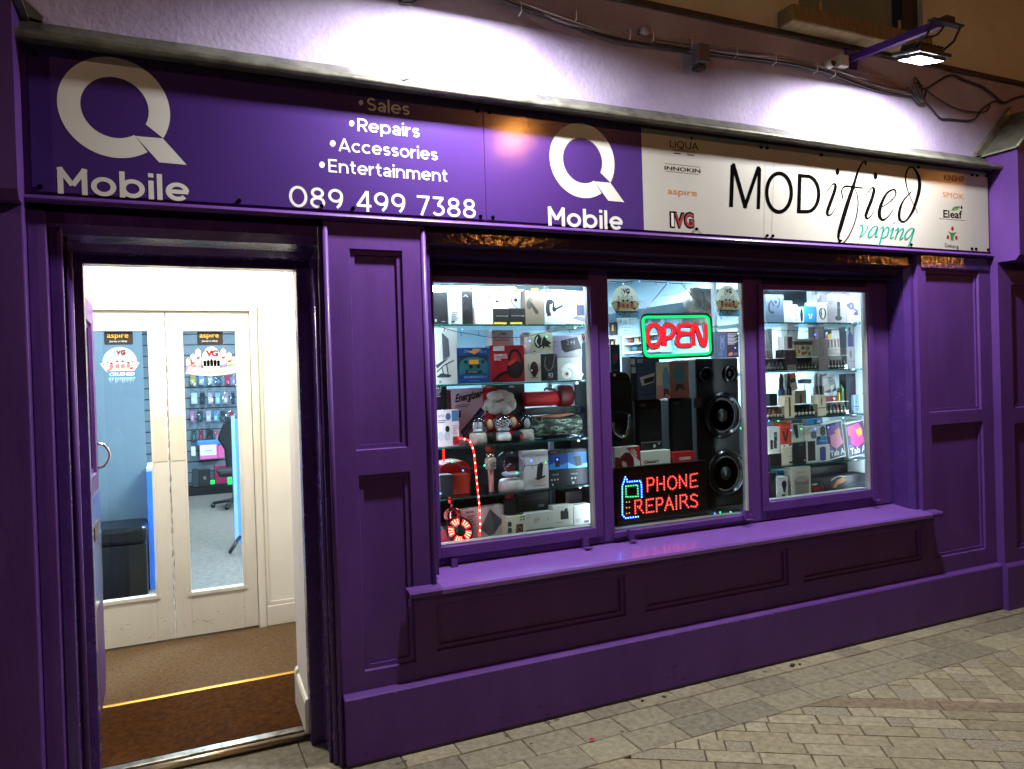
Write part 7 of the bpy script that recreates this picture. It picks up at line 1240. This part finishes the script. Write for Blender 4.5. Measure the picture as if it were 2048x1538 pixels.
I('phone_box', 'white framed box with large black smartphone', 6, (690, 600, 826, 945), (206, 200, 192), [('r', .12, .06, .86, .92, (26, 22, 30)), ('e', .5, .1, .04, .012, (90, 80, 90))], Y=.285, zb=C4)
I('webcam_box', 'white box with black double lens on top of the blue box', 6, (868, 400, 972, 545), (196, 190, 176), [('e', .36, .4, .34, .3, (36, 38, 36)), ('e', .36, .74, .34, .24, (36, 38, 36)), ('e', .36, .4, .14, .12, (80, 84, 80)), ('e', .36, .74, .14, .1, (80, 84, 80))], Y=.29)
I('earphone_box', 'flat blue box marked Earphones', 6, (822, 545, 976, 664), (26, 106, 156), [('t', .3, .62, .62, 'Earphones', (180, 214, 230)), ('r', 0, 0, 1, .1, (60, 140, 180)), ('x', .3, .2, .6, 1, .1, (100, 170, 200))], Y=.29)
I('phone_box', 'pale box with rounded blue phone beneath the Earphones box', 6, (828, 664, 1004, 912), (196, 192, 182), [('r', .22, .2, .68, .88, (34, 44, 110)), ('e', .45, .2, .23, .08, (34, 44, 110)), ('e', .45, .88, .23, .07, (34, 44, 110)), ('e', .4, .3, .06, .05, (70, 80, 140)), ('x', .66, .08, .9, 1, .04, GR_)], Y=.285, zb=C4)
I('gadget_box', 'pale topped dark box high behind the smart speaker box', 6, (632, 330, 796, 500), (30, 34, 40), [('r', 0, 0, 1, .1, (120, 130, 136))], Y=.40)
bpy.data.objects['gadget_box'].location.z = C4 + .10
I('gadget_box', 'light box edge with dark band behind the pale green box', 6, (492, 330, 630, 640), (150, 150, 140), [('r', 0, 0, 1, .1, (90, 90, 84)), ('x', .1, .2, .9, 2, .1, (190, 186, 170))], Y=.40, zb=C4)
I('gadget_box', 'teal blue box with white cup behind the white webcam box', 6, (800, 310, 912, 660), (30, 116, 160), [('e', .5, .08, .26, .04, W_), ('r', .3, .3, 1, .36, (170, 140, 110))], Y=.40, zb=C4)
for k, (x0, y0, x1, y1, l) in enumerate(((984, 372, 1210, 838, 'tablet box with purple swirl picture and Tab A wording beside the blue phone box'), (1250, 372, 1500, 815, 'tablet box with orange glow picture and Tab A wording nearest the side panel'))):
    I('tablet_box', l, 6, (x0, y0, x1, y1), (214, 212, 210), [('r', .02, .02, .96, .97, (30, 66, 84)), ('r', .06, .04, .92, .74, (56, 34, 84)), ('p', [(.08, .1), (.7, .06), (.9, .3), (.6, .5), (.1, .34)], (120, 70, 150) if k == 0 else (190, 70, 110)), ('p', [(.2, .34), (.8, .3), (.92, .62), (.5, .74), (.2, .6)], (216, 130, 160) if k == 0 else (170, 60, 120)), ('p', [(.5, .24), (.78, .2), (.84, .4), (.6, .46)], (220, 150, 110) if k == 0 else (236, 150, 60)), ('p', [(.06, .6), (.3, .66), (.24, .74), (.06, .74)], (80, 90, 170)), ('s', [(.36, .2), (.5, .5), (.44, .72)], .006, (90, 50, 110)), ('s', [(.7, .14), (.6, .4), (.74, .7)], .006, (90, 50, 110)), ('t', .1, .9, .84, 'Tab A', (226, 232, 232), .01)], Y=.29, zb=C4, tilt=-7, d=.04)
I('tablet_box', 'grey folded box top behind the two tablet boxes', 6, (1130, 320, 1470, 500), (150, 156, 164), [('p', [(.3, .2), (.6, 0), (1, .3), (.4, .5)], (190, 196, 204)), ('r', .0, .6, .3, .9, (120, 126, 136))], Y=.42)
bpy.data.objects['tablet_box.003'].location.z = C4 + .112
mb = MB(); a, b = bpy.data.objects['tablet_box.003'].location.x, .45; mb.box(a - .12, a + .12, .42, .5, C4 + .001, C4 + .111, C(70, 76, 84)); tag(mb.build('storage_box'), 'plain dark grey box hidden behind the tablet boxes', 'box')
# bottom of that bay
I('speaker_box', 'narrow black box at the mullion end of the bottom row', 6, (208, 1042, 288, 1405), (30, 26, 30), [('x', .2, .3, .8, 3, .08, (60, 54, 56))], Y=.29, zb=DZ)
I('microphone_box', 'white box with black handheld microphone', 6, (290, 1096, 442, 1400), (206, 204, 200), [('e', .66, .28, .22, .14, (30, 28, 30)), ('p', [(.5, .36), (.84, .36), (.74, .6), (.6, .6)], (34, 32, 34)), ('p', [(.44, .64), (.72, .64), (.8, 1), (.3, 1)], (50, 50, 56)), ('r', .54, .58, .66, .62, W_), ('x', .12, .04, .5, 1, .04, GR_)], Y=.285, zb=DZ)
I('microphone_box', 'pale blue box with bright blue lid behind the microphone box', 6, (300, 1000, 484, 1390), (140, 176, 204), [('r', 0, 0, .7, .16, (50, 150, 196)), ('r', .7, .2, 1, 1, (110, 150, 186))], Y=.36, zb=DZ)
I('smart_speaker_box', 'cream box with large round cup shaped smart speaker', 6, (486, 965, 748, 1370), (206, 196, 176), [('p', [(.16, .32), (.9, .32), (.88, .86), (.76, .94), (.32, .94), (.18, .86)], (136, 128, 120)), ('e', .53, .34, .37, .09, (176, 168, 152)), ('p', [(.16, .44), (.9, .44), (.88, .5), (.18, .5)], (120, 112, 106)), ('t', .26, .16, .48, 'X Smart Speaker', (60, 56, 50))], Y=.285, zb=DZ)
I('keyboard_box', 'long black keyboard box with MK wording and orange eagle motif', 6, (750, 1085, 1520, 1300), (28, 28, 34), [('p', [(.36, .5), (.44, .2), (.54, .06), (.6, .2), (.54, .34), (.46, .4), (.42, .56)], (190, 120, 46)), ('s', [(.34, .16), (.46, .0), (.6, .06)], .05, (190, 186, 180)), ('t', .04, .62, .16, 'MK1', (150, 40, 36), .04), ('e', .06, .26, .05, .04, LG), ('p', [(.6, .5), (1, .3), (1, .9), (.5, 1)], (44, 50, 66))], Y=.29, zb=DZ, d=.12)
I('keyboard_box', 'black box with dark rows lying behind and above the keyboard box', 6, (752, 940, 1380, 1180), (20, 20, 22), [('x', .06, .2, .9, 4, .1, (40, 40, 42))], Y=.44, zb=DZ, d=.1)
I('gadget_box', 'mauve grey box end standing behind the keyboard box', 6, (1372, 930, 1506, 1200), (96, 84, 92), [('x', .2, .2, .8, 2, .1, (130, 120, 126))], Y=.43, zb=DZ, d=.06)
# ------------------------------------------------------------------ fairy lights
FB = {'b': M((70, 110, 255), .4, em=9, var=0, name='blue_bulb'), 'g': M((40, 255, 120), .4, em=6, var=0, name='green_bulb'), 't': M((150, 255, 220), .4, em=4, var=0, name='mint_bulb')}
FW = M((24, 44, 44), .5, name='dark_green_wire')
def fairy(label, wires, bulbs, Y=.2505):
    o = thing('fairy_lights', label, 'fairy lights', (at(*pp(*wires[0][0]), Y)[0], Y, at(*pp(*wires[0][0]), Y)[1])); mb = MB(); rq = random.Random(len(label))
    for w in wires:
        P = spline([(at(*pp(*p), Y)[0], Y, at(*pp(*p), Y)[1]) for p in w], 5); P = [(q[0], q[1], q[2] + rq.uniform(-.0015, .0015)) for q in P]; mb.tube(P, .0018, FW, 5)
        for i in range(3, len(P), 5): q = P[i]; s = rq.choice((-1, 1, 1)); mb.tube([q, (q[0] + rq.uniform(-.008, .008), q[1] - .002, q[2] - .016 * s)], .0016, FW, 5)
    mb.build('wire', o)
    for r, x, y, c in bulbs: a, z = at(*pp(r, x, y), Y - .002); mb = MB(); mb.ball((a, Y - .002, z), .0042, FB[c], 1); mb.build('bulb', o)
fairy('dark wire of blue and green fairy lights over the headset bay', [[(1, 45, 525), (1, 240, 590), (1, 400, 620), (1, 600, 655), (1, 800, 665), (1, 990, 655), (1, 1230, 605), (1, 1380, 575), (1, 1530, 575), (1, 1640, 500)], [(1, 20, 95), (1, 400, 95), (1, 900, 110), (1, 1300, 112), (1, 1690, 118)], [(2, 120, 560), (2, 260, 560), (2, 400, 620), (2, 560, 600), (2, 620, 560)], [(2, 985, 640), (2, 1020, 590), (2, 1120, 585), (2, 1180, 560), (2, 1250, 545)]],
      [(1, 1235, 655, 'g'), (1, 1060, 700, 'b'), (1, 342, 578, 'b'), (1, 90, 590, 'g'), (1, 235, 85, 'b'), (1, 1665, 390, 'b'), (1, 130, 1436, 'b'), (2, 235, 547, 'g'), (2, 578, 588, 'g'), (2, 920, 668, 'g'), (2, 1075, 537, 'b'), (2, 1228, 556, 'g'), (2, 350, 642, 'b'), (2, 112, 886, 'b'), (2, 1592, 277, 'b'), (2, 330, 1424, 'b'), (2, 1350, 525, 'b'), (2, 1742, 1190, 't')])
fairy('fairy lights trailing round the edges of the middle window', [[(3, 120, 75), (3, 280, 85), (3, 470, 68), (3, 800, 92), (3, 1100, 105)], [(3, 1625, 580), (3, 1640, 700), (3, 1660, 850), (3, 1650, 1000), (3, 1665, 1180), (3, 1670, 1400)], [(4, 1455, 30), (4, 1462, 260), (4, 1450, 400), (4, 1485, 560), (4, 1455, 660), (4, 1495, 820), (4, 1500, 1000), (4, 1490, 1200)]],
      [(3, 275, 102, 't'), (3, 465, 73, 'b'), (3, 800, 96, 'b'), (3, 1634, 692, 't'), (3, 1600, 862, 'b'), (3, 1660, 1062, 't'), (4, 1462, 146, 'b'), (4, 1440, 354, 'g'), (4, 1462, 640, 'b'), (4, 1495, 816, 'g'), (4, 1490, 916, 'b'), (4, 1488, 1185, 'g'), (4, 1332, 1240, 'g'), (4, 1222, 1246, 'g'), (4, 392, 1388, 'g'), (4, 1165, 1256, 'b')])
fairy('fairy lights looping over the vape shelves and down the white side panel', [[(5, 140, 575), (5, 310, 605), (5, 540, 610), (5, 780, 620), (5, 1000, 600), (5, 1200, 545), (5, 1400, 490), (5, 1465, 480)], [(5, 1420, 285), (5, 1468, 290), (5, 1460, 400), (5, 1480, 500), (5, 1440, 620), (5, 1430, 720), (5, 1450, 860), (5, 1480, 960), (5, 1440, 1080), (5, 1470, 1250), (5, 1440, 1460)], [(6, 180, 345), (6, 320, 360), (6, 480, 380), (6, 700, 400), (6, 960, 400), (6, 1120, 360), (6, 1300, 300), (6, 1480, 250), (6, 1500, 100)]],
      [(5, 310, 652, 't'), (5, 805, 665, 'b'), (5, 962, 640, 'g'), (5, 1220, 600, 'g'), (5, 1412, 285, 'b'), (5, 1378, 502, 'b'), (5, 1400, 718, 'b'), (5, 1430, 855, 't'), (5, 1448, 1300, 'g'), (5, 1480, 1450, 'b'), (5, 1475, 1070, 'b'), (5, 1420, 105, 't'), (6, 186, 346, 'b'), (6, 312, 346, 'g'), (6, 480, 472, 'b'), (6, 620, 456, 'g'), (6, 806, 452, 'b'), (6, 980, 432, 'b'), (6, 1376, 230, 'b'), (6, 1460, 180, 't'), (6, 1180, 306, 't'), (6, 1510, 966, 't')])
